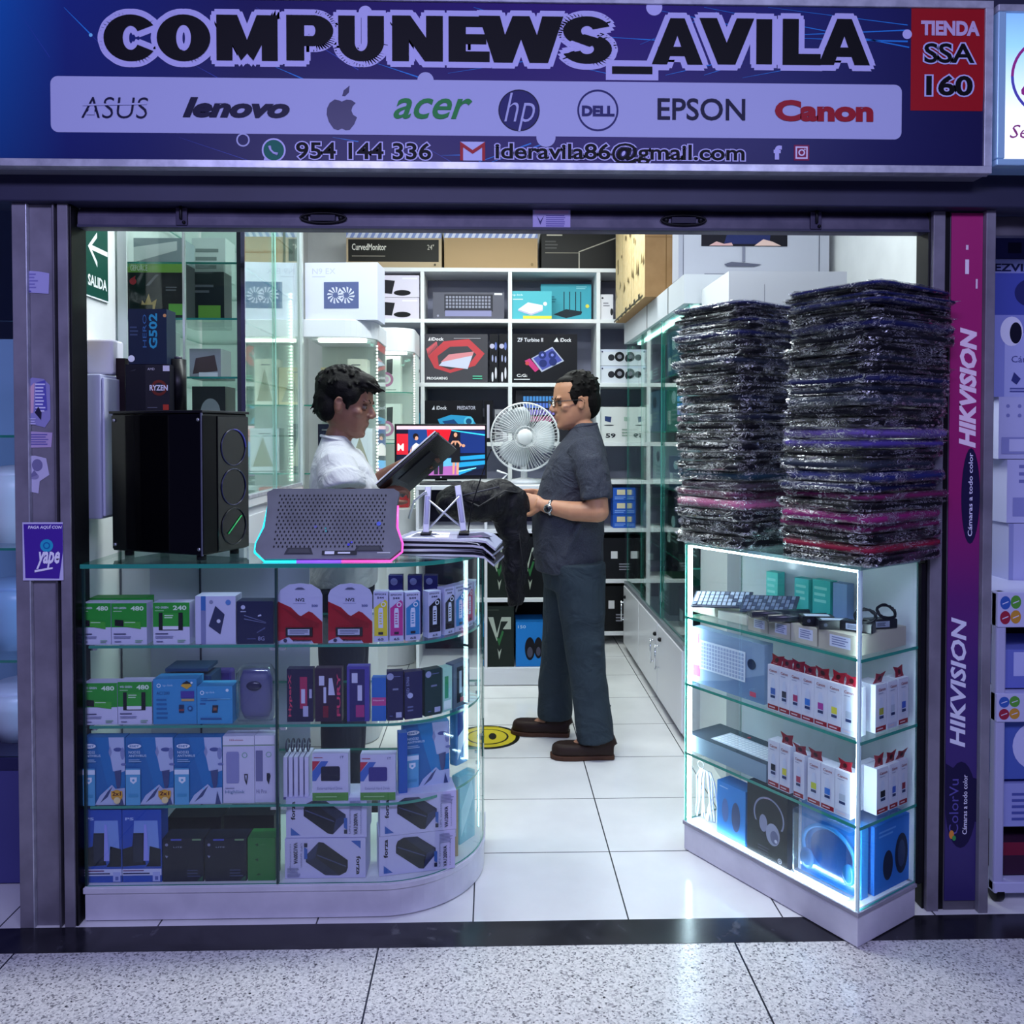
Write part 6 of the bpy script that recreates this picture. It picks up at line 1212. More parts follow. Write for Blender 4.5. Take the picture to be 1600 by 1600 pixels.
# ---------------------------------------------------------------- customer standing in the aisle
SK = skin_mat('light_brown_skin', '#a8765a', '#bb8868')
cu = empty('person', (.385, 3.71, 0), R(180 - 3))
H = Vector((.012, 0, 1.548)); rot = Matrix.Rotation(R(6), 4, 'Y') @ Matrix.Rotation(R(0), 4, 'X') @ Matrix.Rotation(R(14), 4, 'Z')
m = MB(); head(m, H, rot, SK)
m.tube([(.005,0,1.46), (-.02,0,1.43), (-.035,0,1.36)], [.053,.056,.075], SK, 20)
m.loft([ell((.02,0,.84), .11,.15), ell((.03,0,.95), .12,.15), ell((.035,0,1.05), .13,.15), ell((.015,0,1.2), .115,.165), ell((-.01,0,1.32), .09,.17), ell((-.03,0,1.385), .06,.11)], SK)
m.tube([(-.03,.17,1.345), (-.06,.225,1.20), (-.075,.245,1.085)], [.055,.05,.043], SK, 16)
m.ball((-.075,.245,1.08), .044, SK); m.tube([(-.075,.245,1.078), (.03,.205,1.078), (.15,.150,1.095)], [.044,.042,.028], SK, 16)
m.tube([(-.03,-.17,1.345), (-.03,-.22,1.20), (-.03,-.235,1.10)], [.055,.05,.043], SK, 16); m.ball((-.03,-.235,1.095), .044, SK)
m.tube([(-.03,-.235,1.095), (.08,-.16,1.095), (.17,-.065,1.125)], [.043,.04,.028], SK, 16)
hand(m, (.155,.148,1.098), (.9,-.25,.25), (.2,.9,.35), SK, curl=.62, sgn=-1, sc=.98)
hand(m, (.175,-.06,1.128), (.9,.35,.05), (.1,-.75,.65), SK, curl=.6, sgn=1, sc=.98)
m.tube([(.01,.085,.90), (-.03,.105,.48), (-.07,.125,.10)], [.08,.055,.038], SK, 16); m.tube([(.02,-.085,.90), (.06,-.115,.48), (.10,-.14,.10)], [.08,.055,.038], SK, 16)
m.ball((-.04,.125,.055), (.07,.03,.03), SK); m.ball((.13,-.14,.055), (.07,.03,.03), SK)
fuse(m, 'body', cu, .0045, 4)
TS = cloth_mat('charcoal_tshirt', '#1a1d24', '#4a4e5a', 40, 8, .9)
m = MB(); m.loft([ell((.038,0,.795), .150,.175), ell((.04,0,.86), .155,.178), ell((.043,0,.95), .160,.180), ell((.045,0,1.03), .163,.180), ell((.028,0,1.14), .152,.183), ell((.012,0,1.22), .145,.195), ell((-.004,0,1.30), .128,.200), ell((-.015,0,1.355), .104,.180), ell((-.025,0,1.395), .080,.125), ell((-.028,0,1.425), .066,.080), ell((-.028,0,1.452), .058,.064)], TS)
m.tube([(-.02,.14,1.345), (-.045,.205,1.27), (-.062,.228,1.19), (-.068,.238,1.13)], [.078,.074,.070,.070], TS, 20)
m.tube([(-.02,-.14,1.345), (-.03,-.205,1.27), (-.03,-.225,1.19), (-.03,-.232,1.13)], [.078,.074,.070,.070], TS, 20)
for z, y0 in ((.98,.0),(1.10,.02),(.88,0)):   # soft horizontal folds at the belly
    m.tube([(.10, .15, z+.03), (.175, .08, z), (.195, 0, z-.01), (.17, -.09, z)], .014, TS, 10)
m.tube([(-.03,.19,1.08), (.02,.188,.98), (.06,.17,.88)], .014, TS, 10)
fuse(m, 'tshirt', cu, .008, 6, .010, .09)
m = MB(); m.tube([(-.026+.058*math.cos(t*math.pi/12), .068*math.sin(t*math.pi/12), 1.438-.012*math.cos(t*math.pi/12)) for t in range(24)], .006, mat('#2a2d3a', .8), 8, closed=True); m.build('collar', cu)
m = MB(); q = m.box(.172, .1755, .035, .055, 1.24, 1.262, mat('#c8ccd8', .6)); 
JN = cloth_mat('grey_green_jeans', '#242e36', '#323e47', 90, 7, .9)
m = MB(); m.loft([ell((.022,0,.72), .125,.165), ell((.025,0,.80), .138,.168), ell((.03,0,.88), .135,.165), ell((.03,0,.93), .13,.158)], JN)
m.tube([(.0,.088,.84), (-.012,.098,.66), (-.028,.108,.46), (-.052,.118,.26), (-.075,.128,.075)], [.118,.104,.086,.080,.084], JN, 22)
m.tube([(.04,-.088,.84), (.055,-.10,.66), (.075,-.115,.46), (.095,-.128,.26), (.098,-.138,.085)], [.112,.098,.084,.078,.082], JN, 22)
for z in (.12, .155, .20, .46, .50): m.tube([(-.14+.02*(z > .3)*1.6, .09, z+.015), (-.09, .185, z), (.0, .185, z+.012)], .007, JN, 8)
fuse(m, 'jeans', cu, .008, 5, .009, .10)
m = MB(); m.box(-.062, -.028, .180, .186, .70, .775, mat('#dfe3ea', .6)); o = m.build('paper_tag', cu); o['label'] = 'white paper tag sticking out of the back pocket'
shoe(cu, (-.075, .128, 0), R(2)); shoe(cu, (.105, -.140, 0), R(-6))
HM = hairmat('black_hair', '#080606')
m = MB(); m.T = Matrix.Translation(H) @ rot
m.ball((-.022,0,.052), (.098,.083,.085), HM); m.ball((-.058,0,.0), (.060,.077,.085), HM); m.ball((.018,0,.090), (.060,.064,.032), HM); m.ball((-.02,0,.10), (.07,.06,.042), HM)
for s in (1, -1): m.ball((.008, s*.066, .03), (.034,.016,.045), HM); m.tube([(.022, s*.073, .02), (.022, s*.072, -.015)], [.010,.005], HM, 8)
tufts(m, H, rot, HM, 3, lambda r_: ((lambda a, b: ((-.02+.098*math.cos(a)*math.cos(b), .082*math.sin(a)*math.cos(b), .05+.088*math.sin(b)), (math.cos(a)*.5-.6, math.sin(a), math.sin(b)*.5)))(r_.uniform(R(40), R(320)), r_.uniform(-.2, 1.4))), 90, .012, .0055)
fuse(m, 'hair', cu, .0035, 6)
eyes(cu, H, rot)
g = MB(); g.T = Matrix.Translation(H) @ rot; GB = mat('#0c0c12', .2)
for s in (1, -1):
    g.tube([(.108+.001*math.cos(2*math.pi*t/20), s*.033+.024*math.cos(2*math.pi*t/20)*(1), .001+.017*math.sin(2*math.pi*t/20)) for t in range(20)], .0020, GB, 6, closed=True)
    g.tube([(.106, s*.056, .006), (.08, s*.075, .006), (.0, s*.083, .004), (-.02, s*.080, -.012)], .0020, GB, 6)
g.tube([(.109,.010,.004), (.113,0,.006), (.109,-.010,.004)], .0020, GB, 6); go = g.build('glasses', cu)
g = MB(); g.T = Matrix.Translation(H) @ rot
for s in (1, -1): g.add([(.109, s*.033+.022*math.cos(2*math.pi*t/16), .001+.0155*math.sin(2*math.pi*t/16)) for t in range(16)], [tuple(range(16))], GLASS)
g.build('lens_pair', go)
w_ = MB(); c0 = Vector((.118,.165,1.088)); ax = Vector((.12,-.055,.017)).normalized(); u_ = Vector((0,0,1)); v_ = ax.cross(u_).normalized()
w_.tube([c0 + (u_*math.cos(t*math.pi/10) + v_*math.sin(t*math.pi/10))*.034 for t in range(20)], .007, mat('#8c8e94', .25, .9), 8, closed=True, flat=.5); wo = w_.build('wristwatch', cu)
w_ = MB(); w_.rod(c0 - v_*.036, c0 - v_*.046, .019, mat('#b0b4bc', .2, .9), 24); w_.rod(c0 - v_*.0461, c0 - v_*.047, .0155, mat('#10131c', .15), 24); 
w_.build('watch_face', wo)
tag(cu, 'person with glasses in a charcoal t-shirt and grey green jeans standing in the aisle', 'person')

# ---------------------------------------------------------------- seller behind the counter
SK2 = skin_mat('brown_skin', '#6b4535', '#7d5443')
se = empty('person', (-.555, 3.14, 0), R(3))
H = Vector((.010, 0, 1.518)); rot = Matrix.Rotation(R(12), 4, 'Y') @ Matrix.Rotation(R(-10), 4, 'Z')
m = MB(); head(m, H, rot, SK2)
m.tube([(.002,0,1.44), (-.018,0,1.40), (-.030,0,1.33)], [.047,.049,.052], SK2, 20)
m.loft([ell((0,0,.84), .10,.15), ell((0,0,.95), .10,.14), ell((0,0,1.05), .105,.145), ell((0,0,1.15), .11,.155), ell((-.01,0,1.25), .08,.14), ell((-.03,0,1.33), .045,.075)], SK2)
m.tube([(-.01,-.150,1.285), (.03,-.21,1.18), (.055,-.225,1.085)], [.055,.05,.043], SK2, 16); m.ball((.055,-.225,1.08), .043, SK2)
m.tube([(.055,-.225,1.08), (.10,-.18,1.12), (.135,-.12,1.165)], [.043,.038,.028], SK2, 16)
m.tube([(-.01,.150,1.285), (.03,.21,1.20), (.06,.20,1.17)], [.055,.05,.044], SK2, 16); m.ball((.06,.20,1.17), .044, SK2)
m.tube([(.06,.20,1.17), (.15,.15,1.235), (.225,.085,1.285)], [.044,.038,.027], SK2, 16)
hand(m, (.135,-.12,1.165), (.75,.35,.45), (-.5,-.6,.6), SK2, curl=.75, sgn=1, sc=.95)
hand(m, (.225,.085,1.285), (.85,-.15,.4), (-.25,.3,.9), SK2, curl=.55, sgn=-1, sc=.95)
m.tube([(0,.085,.90), (0,.095,.48), (-.01,.105,.10)], [.078,.054,.038], SK2, 16); m.tube([(0,-.085,.90), (.01,-.095,.48), (.0,-.105,.10)], [.078,.054,.038], SK2, 16)
m.ball((.03,.105,.055), (.07,.03,.03), SK2); m.ball((.04,-.105,.055), (.07,.03,.03), SK2)
fuse(m, 'body', se, .0045, 4)
WT = cloth_mat('white_tshirt', '#a4a6ab', '#b8babf', 60, 8, .7)
m = MB(); m.loft([ell((0,0,.84), .125,.165), ell((.0,0,.95), .125,.16), ell((.0,0,1.05), .128,.165), ell((.005,0,1.14), .132,.172), ell((.002,0,1.22), .128,.182), ell((-.008,0,1.28), .110,.180), ell((-.018,0,1.32), .090,.150), ell((-.028,0,1.352), .068,.10), ell((-.03,0,1.375), .056,.070), ell((-.028,0,1.40), .051,.056)], WT)
m.tube([(-.01,-.135,1.30), (.01,-.19,1.23), (.026,-.222,1.225), (.029,-.228,1.208)], [.072,.078,.080,.080], WT, 20)
m.tube([(-.01,.135,1.30), (.01,.19,1.25), (.03,.205,1.205)], [.074,.072,.070], WT, 20)
for a_, b_ in (((-.08,-.16,1.20), (.02,-.185,1.08)), ((-.06,-.15,1.12), (.05,-.17,1.02)), ((.09,-.10,1.24), (.13,-.05,1.14))): m.tube([a_, ((a_[0]+b_[0])/2, min(a_[1], b_[1])-.01, (a_[2]+b_[2])/2-.01), b_], .012, WT, 8)
fuse(m, 'tshirt', se, .008, 6, .009, .08)
m = MB(); m.tube([(-.03+.053*math.cos(t*math.pi/12), .064*math.sin(t*math.pi/12), 1.386-.012*math.cos(t*math.pi/12)) for t in range(24)], .0055, mat('#b0b2b8', .8), 8, closed=True); m.build('collar', se)
JD = cloth_mat('dark_jeans', '#191c2a', '#242838', 90, 6, .6)
m = MB(); m.loft([ell((0,0,.74), .11,.155), ell((0,0,.84), .115,.158), ell((0,0,.93), .112,.15)], JD)
for s in (1, -1): m.tube([(0, s*.085, .84), (.0, s*.092, .5), (-.005, s*.105, .08)], [.10,.08,.068], JD, 20)
fuse(m, 'jeans', se, .009, 5, .008, .1)
shoe(se, (-.005, .105, 0), R(5), '#1a1a20'); shoe(se, (-.002, -.105, 0), R(-5), '#1a1a20')
HM2 = hairmat('thick_black_hair', '#060506')
m = MB(); m.T = Matrix.Translation(H) @ rot
m.ball((-.020,0,.050), (.112,.092,.088), HM2); m.ball((-.060,0,.002), (.064,.082,.088), HM2); m.ball((.045,0,.088), (.060,.070,.040), HM2); m.ball((-.075,0,.03), (.050,.07,.07), HM2)
for s in (1, -1): m.ball((.020, s*.064, .035), (.045,.022,.042), HM2); m.tube([(.030, s*.074, .03), (.028, s*.073, -.02)], [.014,.006], HM2, 8); m.ball((-.045, s*.062, -.03), (.035,.022,.05), HM2)
tufts(m, H, rot, HM2, 5, lambda r_: ((lambda a, b: ((-.02+.110*math.cos(a)*math.cos(b), .090*math.sin(a)*math.cos(b), .05+.088*math.sin(b)), (math.cos(a)*.5+.3, math.sin(a)*.7, math.sin(b)*.3-.5)))(r_.uniform(0, R(360)), r_.uniform(.1, 1.45))), 130, .024, .007)
tufts(m, H, rot, HM2, 9, lambda r_: ((r_.uniform(.06,.10), r_.uniform(-.06,.06), r_.uniform(.07,.095)), (1, r_.uniform(-.4,.4), -.25)), 40, .035, .006)
tufts(m, H, rot, HM2, 6, lambda r_: ((-.09+r_.uniform(-.02,.02), r_.uniform(-.06,.06), r_.uniform(-.05,.02)), (-.3, r_.uniform(-.3,.3), -1)), 40, .03, .006)
fuse(m, 'hair', se, .0035, 3)
eyes(se, H, rot)
tag(se, 'person in a white t-shirt with thick black hair holding a dark laptop behind the counter', 'person')
# the laptop in the seller's hands
lp = empty('laptop', (-.555+.275, 3.165, 1.283)); lp.rotation_euler = Euler((R(-14), -math.atan2(.19, .215), 0), 'XYZ')
m = bx(-.145, .145, -.16, .17, -.011, .004, mat('#0d0d13', .25)); m.build('base', lp, bevel=.004)
m = bx(-.145, .145, -.16, .17, .0055, .012, mat('#1d1d24', .15), {'f': mat('#c8c8d0', .3), 'u': mat('#d0d2da', .3)}); m.build('lid', lp, bevel=.002)
bx(-.08, .08, -.08, .06, -.014, -.0112, mat('#1f2028', .4)).build('battery_cover', lp, bevel=.001)
tag(lp, 'black laptop held tilted in the hands of the seller', 'laptop')
# black bag in the customer's hands
bg = empty('black_bag', (.0, 3.40, 1.02)); BC = cloth_mat('black_nylon', '#0c0c10', '#17171d', 60, 12, .8, .55)
m = MB(); m.ball((-.07,-.02,.11), (.16,.10,.085), BC); m.ball((.05,.03,.10), (.11,.10,.085), BC); m.ball((-.16,-.03,.10), (.07,.08,.06), BC); m.tube([(.06,.02,.08), (.10,.03,-.05), (.095,.03,-.20), (.10,.03,-.33)], [.075,.06,.05,.03], BC, 16); m.ball((.02,.0,.14), (.09,.08,.06), BC)
fuse(m, 'fabric', bg, .009, 4, .022, .06)
m = MB(); m.tube([(-.16,-.07,.15), (-.05,-.14,.10), (.05,-.12,.16), (.12,.0,.14), (.135,.10,.08)], .011, mat('#15151b', .6), 8, flat=.3); m.tube([(.11,-.02,-.0), (.125,-.05,-.15), (.11,-.03,-.3), (.10,.0,-.34)], .010, mat('#15151b', .6), 8, flat=.3); m.build('strap', bg)
m = MB(); m.tube([(-.19,-.09,.12), (-.08,-.125,.15), (.03,-.11,.175)], .003, mat('#3a3a44', .4), 6); m.build('zip', bg)
tag(bg, 'slack black bag with straps held by the customer above the counter end', 'bag')
# ================================================================== ON THE COUNTER
CT = 1.0325
# black computer case, turned
pc = empty('computer_case', (-.838, 2.428, CT), 0)
_a = Vector((-1.15+.838, 2.555-2.428, 0)); ang = math.atan2(_a.y, _a.x); DL = .345; WF = .205
# local frame: origin near bottom vertical edge; x runs along the side panel, y along the front panel
pc.rotation_euler = (0, 0, ang)   # +x goes left/back; front panel then extends along -y side
HB = .432
m = MB(); m.box(0.004, DL, -WF, -.006, .016, HB, mat('#0b0b12', .25)); m.build('chassis', pc, bevel=.003)
TG = glass_mat('tinted_side_glass', (.10, .10, .16, 1), 1.0, .05)
sp = bx(.006, DL-.004, -.0055, -.001, .022, HB-.006, mat('#040407', .06), {}); sp.build('side_glass', pc)
fp = bx(-.004, .0035, -WF+.002, -.062, .02, HB-.008, mat('#040407', .12)); fp.build('front_glass', pc, bevel=.002)
bx(-.002, .003, -.06, -.002, .02, HB-.008, mat('#07070a', .45)).build('front_strip', pc, bevel=.001)
bx(-.0, .004, -.004, .001, .016, HB, mat('#7a7c94', .3, .6)).build('edge_trim', pc)
bx(-.004, DL+.004, -WF-.003, .003, HB, HB+.008, mat('#0e0e15', .3)).build('top_cover', pc, bevel=.002)
for x, y in ((.03, -.03), (.03, -WF+.03), (DL-.04, -.03), (DL-.04, -WF+.03)): MB().rod((x, y, .0), (x, y, .017), .014, BLACK).build('foot', pc)
for k_, z in enumerate((.33, .21, .09)):
    m = MB(); m.tube([(-.0055, -.132+.055*math.cos(q*math.pi/12), z+.055*math.sin(q*math.pi/12)) for q in range(24)], .0018, mat('#1c2048' if k_ < 2 else '#101420', .3), 6, closed=True)
    if k_ == 0: m.tube([(-.0065, -.132-.055*math.cos(q*math.pi/14), z+.055*math.sin(q*math.pi/14)) for q in range(8)], .0022, mat('#2c2f78', .3, 0, .6), 6)
    if k_ == 2: m.tube([(-.0065, -.105, z-.02), (-.0065, -.165, z+.03)], .0018, mat('#1f8a4a', .3, 0, .8), 6)
    m.build('fan_ring', pc)
m = MB(); 
for x, z in ((.012, HB-.02), (.012, .035), (DL-.015, HB-.02), (DL-.015, .035)): m = MB().rod((x, -.001, z), (x, .003, z), .005, STEEL); m.build('thumb_screw', pc)
tag(pc, 'large black glossy computer case standing on the left counter', 'computer case')
# boxes on top of the case
TZ = CT + HB + .009
def CS(name, lb, px, z, Y, d, c, it, **k): return C(name, lb, 'box', px, z, Y, d, c, it, **k)
RZ = [('r','#23232b',.45,0,1,1), ('t','#c8c8d0','AMD',.5,.88,.66,.93,.0), ('r','#d8d8e0',.85,.86,1,.98), ('c','#6a2a20',.76,.5,.17), ('c','#23232b',.76,.5,.11), ('t','#e4e4ec','RYZEN',.55,.44,.96,.56,.03), ('r','#b03a2a',.85,.02,.98,.14), ('l','#5a5c68',1,.5,.05,.75,.1), ('p','#3a3c4a',[(.1,.85),(.25,.9),(.22,.87)])]
CS('processor_box', 'black processor box with orange ring and RYZEN lettering, on the computer case', (196,265,570), TZ, 2.60, .09, '#14151f', RZ)
G5 = [('r','#16263c',.55,0,1,1), ('tv','#2f9ab8','G502',.54,.28,.76,.92,.03), ('tv','#3a6a9a','HERO',.38,.3,.48,.9,.0), ('c','#e0e4ea',.08,.1,.06), ('c','#d8a060',.96,.88,.03), ('l','#3a4a68',3,.05,.5,.3,.7)]
rz_top = P(230, 570, 2.60).z
CS('mouse_carton', 'tall dark blue mouse box lettered G502 on the processor box', (200,260,483), rz_top+.0015, 2.605, .075, '#17233a', G5)
m = MB(); m.rod((0,0,0), (0,0,.165), .024, mat('#0d0d12', .35), 24); m.rod((0,0,.165), (0,0,.174), .012, mat('#3a3c44', .3), 16)
tag(m.build('cylinder_speaker', None, (P(279,600,2.66).x, 2.66, TZ)), 'black cylindrical speaker behind the processor box', 'speaker')
CS('dark_box', 'small dark red box left of the processor box', (181,195,560), TZ, 2.66, .05, '#1c0f16', [])

# laptop cooling pad leaning back
cp = empty('laptop_cooling_pad', (P(513, 877, 2.425).x, 2.425, CT+.0015))
CPI = noisy('grey_painted_pad', '#5c5f68', '#686b75', 12, .35, .4)
W2, HH = .21, .222
tilt = R(62)
def cpt(x, v, n=0.): return (x, v*math.cos(tilt) - n*math.sin(tilt), v*math.sin(tilt) + n*math.cos(tilt))
out_ = [(-W2+.03, 0), (W2-.03, 0), (W2-.0, .028), (W2, .05), (W2-.018, .10), (W2-.018, .17), (W2-.012, HH-.012), (W2-.03, HH), (-W2+.03, HH), (-W2+.012, HH-.012), (-W2+.018, .17), (-W2+.018, .10), (-W2, .05), (-W2, .028)]
m = MB(); n = len(out_)
m.add([cpt(x, v, .018) for x, v in out_] + [cpt(x, v, 0) for x, v in out_], [tuple(range(n)), tuple(range(n, 2*n))[::-1]] + [(k_+0, n+k_, n+(k_+1) % n, (k_+1) % n) for k_ in range(n)], CPI)
O = cpt(-W2, 0, .018); U = Vector((2*W2, 0, 0)); V = Vector(cpt(0, HH, .018)) - Vector(cpt(0, 0, .018))
hol = []
for r in range(15):
    for c in range(26):
        u = .125 + c*.03 + (.015 if r % 2 else 0); v = .17 + r*.052
        if u < .885: hol.append(('e', '#16171f', u, v, .0062, .017))
for q in hol: m.decals(O, U, V, [q])
m.decals(O, U, V, [('p','#2c2e38',[(.20,.06),(.40,.06),(.38,.155),(.22,.155)]), ('p','#3a3c46',[(.22,.08),(.38,.08),(.365,.14),(.235,.14)]), ('p','#2c2e38',[(.68,.10),(.88,.10),(.86,.18),(.70,.18)]), ('p','#3a3c46',[(.70,.115),(.86,.115),(.845,.165),(.715,.165)]), ('r','#22242c',.46,.05,.70,.11), ('r','#c8cae0',.48,.06,.545,.10), ('l','#c8cae0',1,.57,.055,.67,.105), ('r','#b8bac8',.84,.07,.93,.085),
   ('c','#3aa0a0',.47,.42,.012), ('c','#3aa0a0',.475,.38,.012), ('c','#3a3ac0',.64,.19,.018), ('c','#4a4ad0',.66,.22,.014), ('c','#5a5a9c',.40,.44,.02), ('c','#4a5ac0',.84,.48,.03)])
m.build('perforated_plate', cp)
rim = [('#20c8d0', [(-W2+.018,.17), (-W2+.012,.10), (-W2-.004,.05), (-W2-.004,.024), (-W2+.028,-.004), (-.09,-.004)]), ('#7a4ac8', [(-.09,-.004), (.04,-.004)]), ('#c84aa0', [(.04,-.004), (W2-.028,-.004), (W2+.004,.024), (W2+.004,.05), (W2-.014,.10), (W2-.016,.17)])]
for c, pts in rim: MB().tube([cpt(x, v, .008) for x, v in pts], .0032, mat(c, .3, 0, 1.6), 8).build('glowing_rim', cp)
for sx_ in (-.15, .15): MB().tube([cpt(sx_, .19, -.001), (sx_, .155, .002)], .005, mat('#2a2c34', .4), 8).build('stand_leg', cp)
tag(cp, 'grey perforated laptop cooling pad with glowing cyan and magenta rim, leaning on the counter', 'cooling pad')

# magazines in a loose pile at the rounded corner
r_ = random.Random(8); z = CT
ML = ['lowest magazine of the loose pile, curling over the counter edge', 'second magazine from the bottom of the loose pile', 'third magazine from the bottom of the loose pile', 'fourth magazine from the bottom of the loose pile', 'fifth magazine from the bottom of the loose pile', 'glossy magazine under the top one of the loose pile', 'topmost bluish printed magazine under the metal stand']
for i in range(7):
    w1, d1 = .30, .20; nx = 10; vs = []; ang_ = R(r_.uniform(-9, 6) - 4); h1 = .0068; cx_, cy_ = -.135 + r_.uniform(-.012, .012), 2.62 + r_.uniform(-.012, .012)
    for s_ in (0, 1):
        for a in range(nx+1):
            for b in range(5):
                x = -w1/2 + w1*a/nx; y = -d1/2 + d1*b/4
                vs.append((x, y, s_*h1 - max(0, x - .102)**2 * 12))
    fs = []; ms = []
    I = lambda s_, a, b: s_*(nx+1)*5 + a*5 + b
    PG = mat('#8f90a8', .5); CVR = mat(['#2a2c3c','#d4d6dc','#2c2840','#d8dadf','#1c1e26','#c8cad4','#a9adc8'][i], .25)
    for a in range(nx):
        for b in range(4): fs += [(I(0,a,b), I(0,a,b+1), I(0,a+1,b+1), I(0,a+1,b)), (I(1,a,b), I(1,a+1,b), I(1,a+1,b+1), I(1,a,b+1))]; ms += [CVR, CVR]
        fs += [(I(0,a,0), I(0,a+1,0), I(1,a+1,0), I(1,a,0)), (I(0,a+1,4), I(0,a,4), I(1,a,4), I(1,a+1,4))]; ms += [mat('#1d1e28' if i % 2 else '#d8dade', .5)]*2
    for b in range(4): fs += [(I(0,0,b+1), I(0,0,b), I(1,0,b), I(1,0,b+1)), (I(0,nx,b), I(0,nx,b+1), I(1,nx,b+1), I(1,nx,b))]; ms += [PG]*2
    m = MB(); m.add(vs, fs, ms)
    if i == 6: m.decals((-w1/2, -d1/2, h1), (w1, 0, 0), (0, d1, 0), [('p','#e4e6f4',[(.05,.1),(.5,.2),(.45,.8),(.1,.9)]), ('p','#3a3a5c',[(.6,.1),(.95,.3),(.8,.9),(.55,.6)]), ('l','#4a4c70',6,.1,.2,.4,.7), ('p','#6a4a7a',[(.7,.2),(.85,.3),(.8,.5)])])
    tag(m.build('magazine', None, (cx_, cy_, z+.0006), ang_), ML[i], 'magazine', 'magazines in the loose pile'); z += h1 + .0007
MZ = z + .0006
# folding metal laptop stand
ls = empty('folding_laptop_stand', (P(698, 840, 2.63).x, 2.62, MZ+.0005))
AL = mat('#c4c8d0', .35, .3)
m = MB(); m.box(-.075, -.055, -.006, .006, .004, .15, AL); m.box(-.072, -.058, -.0068, .0068, .03, .12, mat('#8a8ea0', .3, .5)); o = m.build('upright', ls, bevel=.002); o.rotation_euler = (R(-12), R(2), 0)
m = MB(); m.box(.045, .065, -.006, .006, .004, .15, AL); m.box(.048, .062, -.0068, .0068, .03, .12, mat('#8a8ea0', .3, .5)); o = m.build('upright', ls, bevel=.002); o.rotation_euler = (R(-12), R(-8), 0)
for (x0, z0, x1, z1) in ((-.055,.02,.04,.12), (.05,.02,-.06,.11)):
    m = MB(); m.tube([(x0, .01, z0), (x1, .02, z1)], .0045, AL, 8, flat=.7); m.build('cross_bar', ls)
for x in (-.065, .055): bx(x-.016, x+.016, -.02, .05, 0, .007, BLACK).build('rubber_foot', ls, bevel=.002)
MB().tube([(-.065, .004, .135), (-.11, .09, .10), (-.13, .12, .04)], .004, AL, 8).build('rear_arm', ls)
tag(ls, 'silver folding X shaped laptop stand standing on the magazines', 'laptop stand')
# thin black flexible stick
m = MB(); pts = [P(737, 792, 2.66), P(742, 775, 2.66), P(752, 745, 2.67), P(762, 715, 2.68), P(767, 703, 2.68)]
pts = [Vector((pts[0].x-.012, 2.66, MZ+.002))] + pts
m.tube(pts, .0022, BLACK, 8); m.ball(pts[-1], .0035, BLACK); tag(m.build('flexible_microphone'), 'thin black bendy stick rising from the magazines by the fan', 'microphone')
# ================================================================== MONITOR, FAN ON THE LOW UNIT
mon = empty('monitor', ((P(689, 700, 4.74).x), 4.74, UZ+.001), R(3)); mw = .262
m = bx(-mw, mw, 0, .03, .03, .345, mat('#0f0f16', .3)); m.build('bezel', mon, bevel=.004)
z0, z1 = .052, .333; q = bx(-mw+.012, mw-.012, -.002, -.0005, z0, z1, mat('#101418', .3))
def E(c, e=1.0): return mat(c, .5, 0, e)
SCR = [('r',E('#12162c'),0,0,1,1), ('r',E('#e8b8c8'),0,.93,1,1), ('r',E('#c02030'),0,.42,.13,.84), ('t',E('#f0e0e8',1.2),'M',.01,.5,.08,.64,.03), ('p',E('#1c3a78'),[(.13,.5),(.36,.5),(.36,.93),(.13,.93)]), ('p',E('#c01828'),[(.36,.5),(.56,.55),(.62,.93),(.34,.93)]), ('r',E('#152a68'),.72,.45,1,.9), ('p',E('#2fb0d0',1.1),[(.62,.9),(1,.8),(1,.83),(.62,.92)]),
       ('p',E('#1f88b8'),[(.7,.38),(1,.42),(1,.2),(.7,.0)]), ('p',E('#0c2040'),[(.7,.30),(1,.34),(1,.30),(.7,.26)]), ('p',E('#0c2040'),[(.7,.16),(1,.22),(1,.14),(.7,.08)]), ('p',E('#7ad8f0'),[(.66,.05),(.9,.14),(.9,.16),(.66,.08)]), ('r',E('#9a5a9c'),0,.0,.7,.2), ('p',E('#58a0d0'),[(0,.12),(.7,.2),(.7,.36),(0,.28)]),
       # woman at left, white dress
       ('e',E('#c89078'),.22,.76,.022,.05), ('e',E('#1c1014'),.215,.79,.032,.06), ('e',E('#c89078'),.225,.75,.018,.04), ('p',E('#d8d4d0'),[(.16,.4),(.18,.6),(.22,.66),(.27,.6),(.30,.4)]), ('p',E('#c89078'),[(.14,.42),(.17,.6),(.16,.42)]),
       # man in blue suit
       ('e',E('#a06a50'),.46,.80,.022,.05), ('e',E('#20141a'),.46,.84,.024,.03), ('p',E('#3f68c8'),[(.39,.36),(.41,.66),(.46,.74),(.52,.66),(.56,.4),(.5,.33)]), ('p',E('#24242e'),[(.42,.02),(.42,.38),(.53,.38),(.52,.02),(.48,.02),(.475,.3),(.465,.02)]), ('e',E('#a06a50'),.46,.44,.03,.03),
       # woman in black dress
       ('e',E('#20100f'),.665,.80,.032,.08), ('e',E('#c08a70'),.665,.82,.02,.045), ('p',E('#c08a70'),[(.60,.62),(.63,.70),(.70,.70),(.74,.62),(.70,.55),(.63,.55)]), ('p',E('#131318'),[(.62,.62),(.65,.68),(.66,.6),(.68,.68),(.71,.62),(.72,.26),(.615,.26)]), ('p',E('#c08a70'),[(.63,.02),(.63,.26),(.66,.26),(.65,.02)]), ('p',E('#c08a70'),[(.675,.02),(.675,.26),(.705,.26),(.70,.02)]), ('e',E('#c08a70'),.755,.60,.02,.03)]
q.decals((-mw+.012, -.002, z0), (2*mw-.024, 0, 0), (0, 0, z1-z0), SCR); q.build('screen', mon)
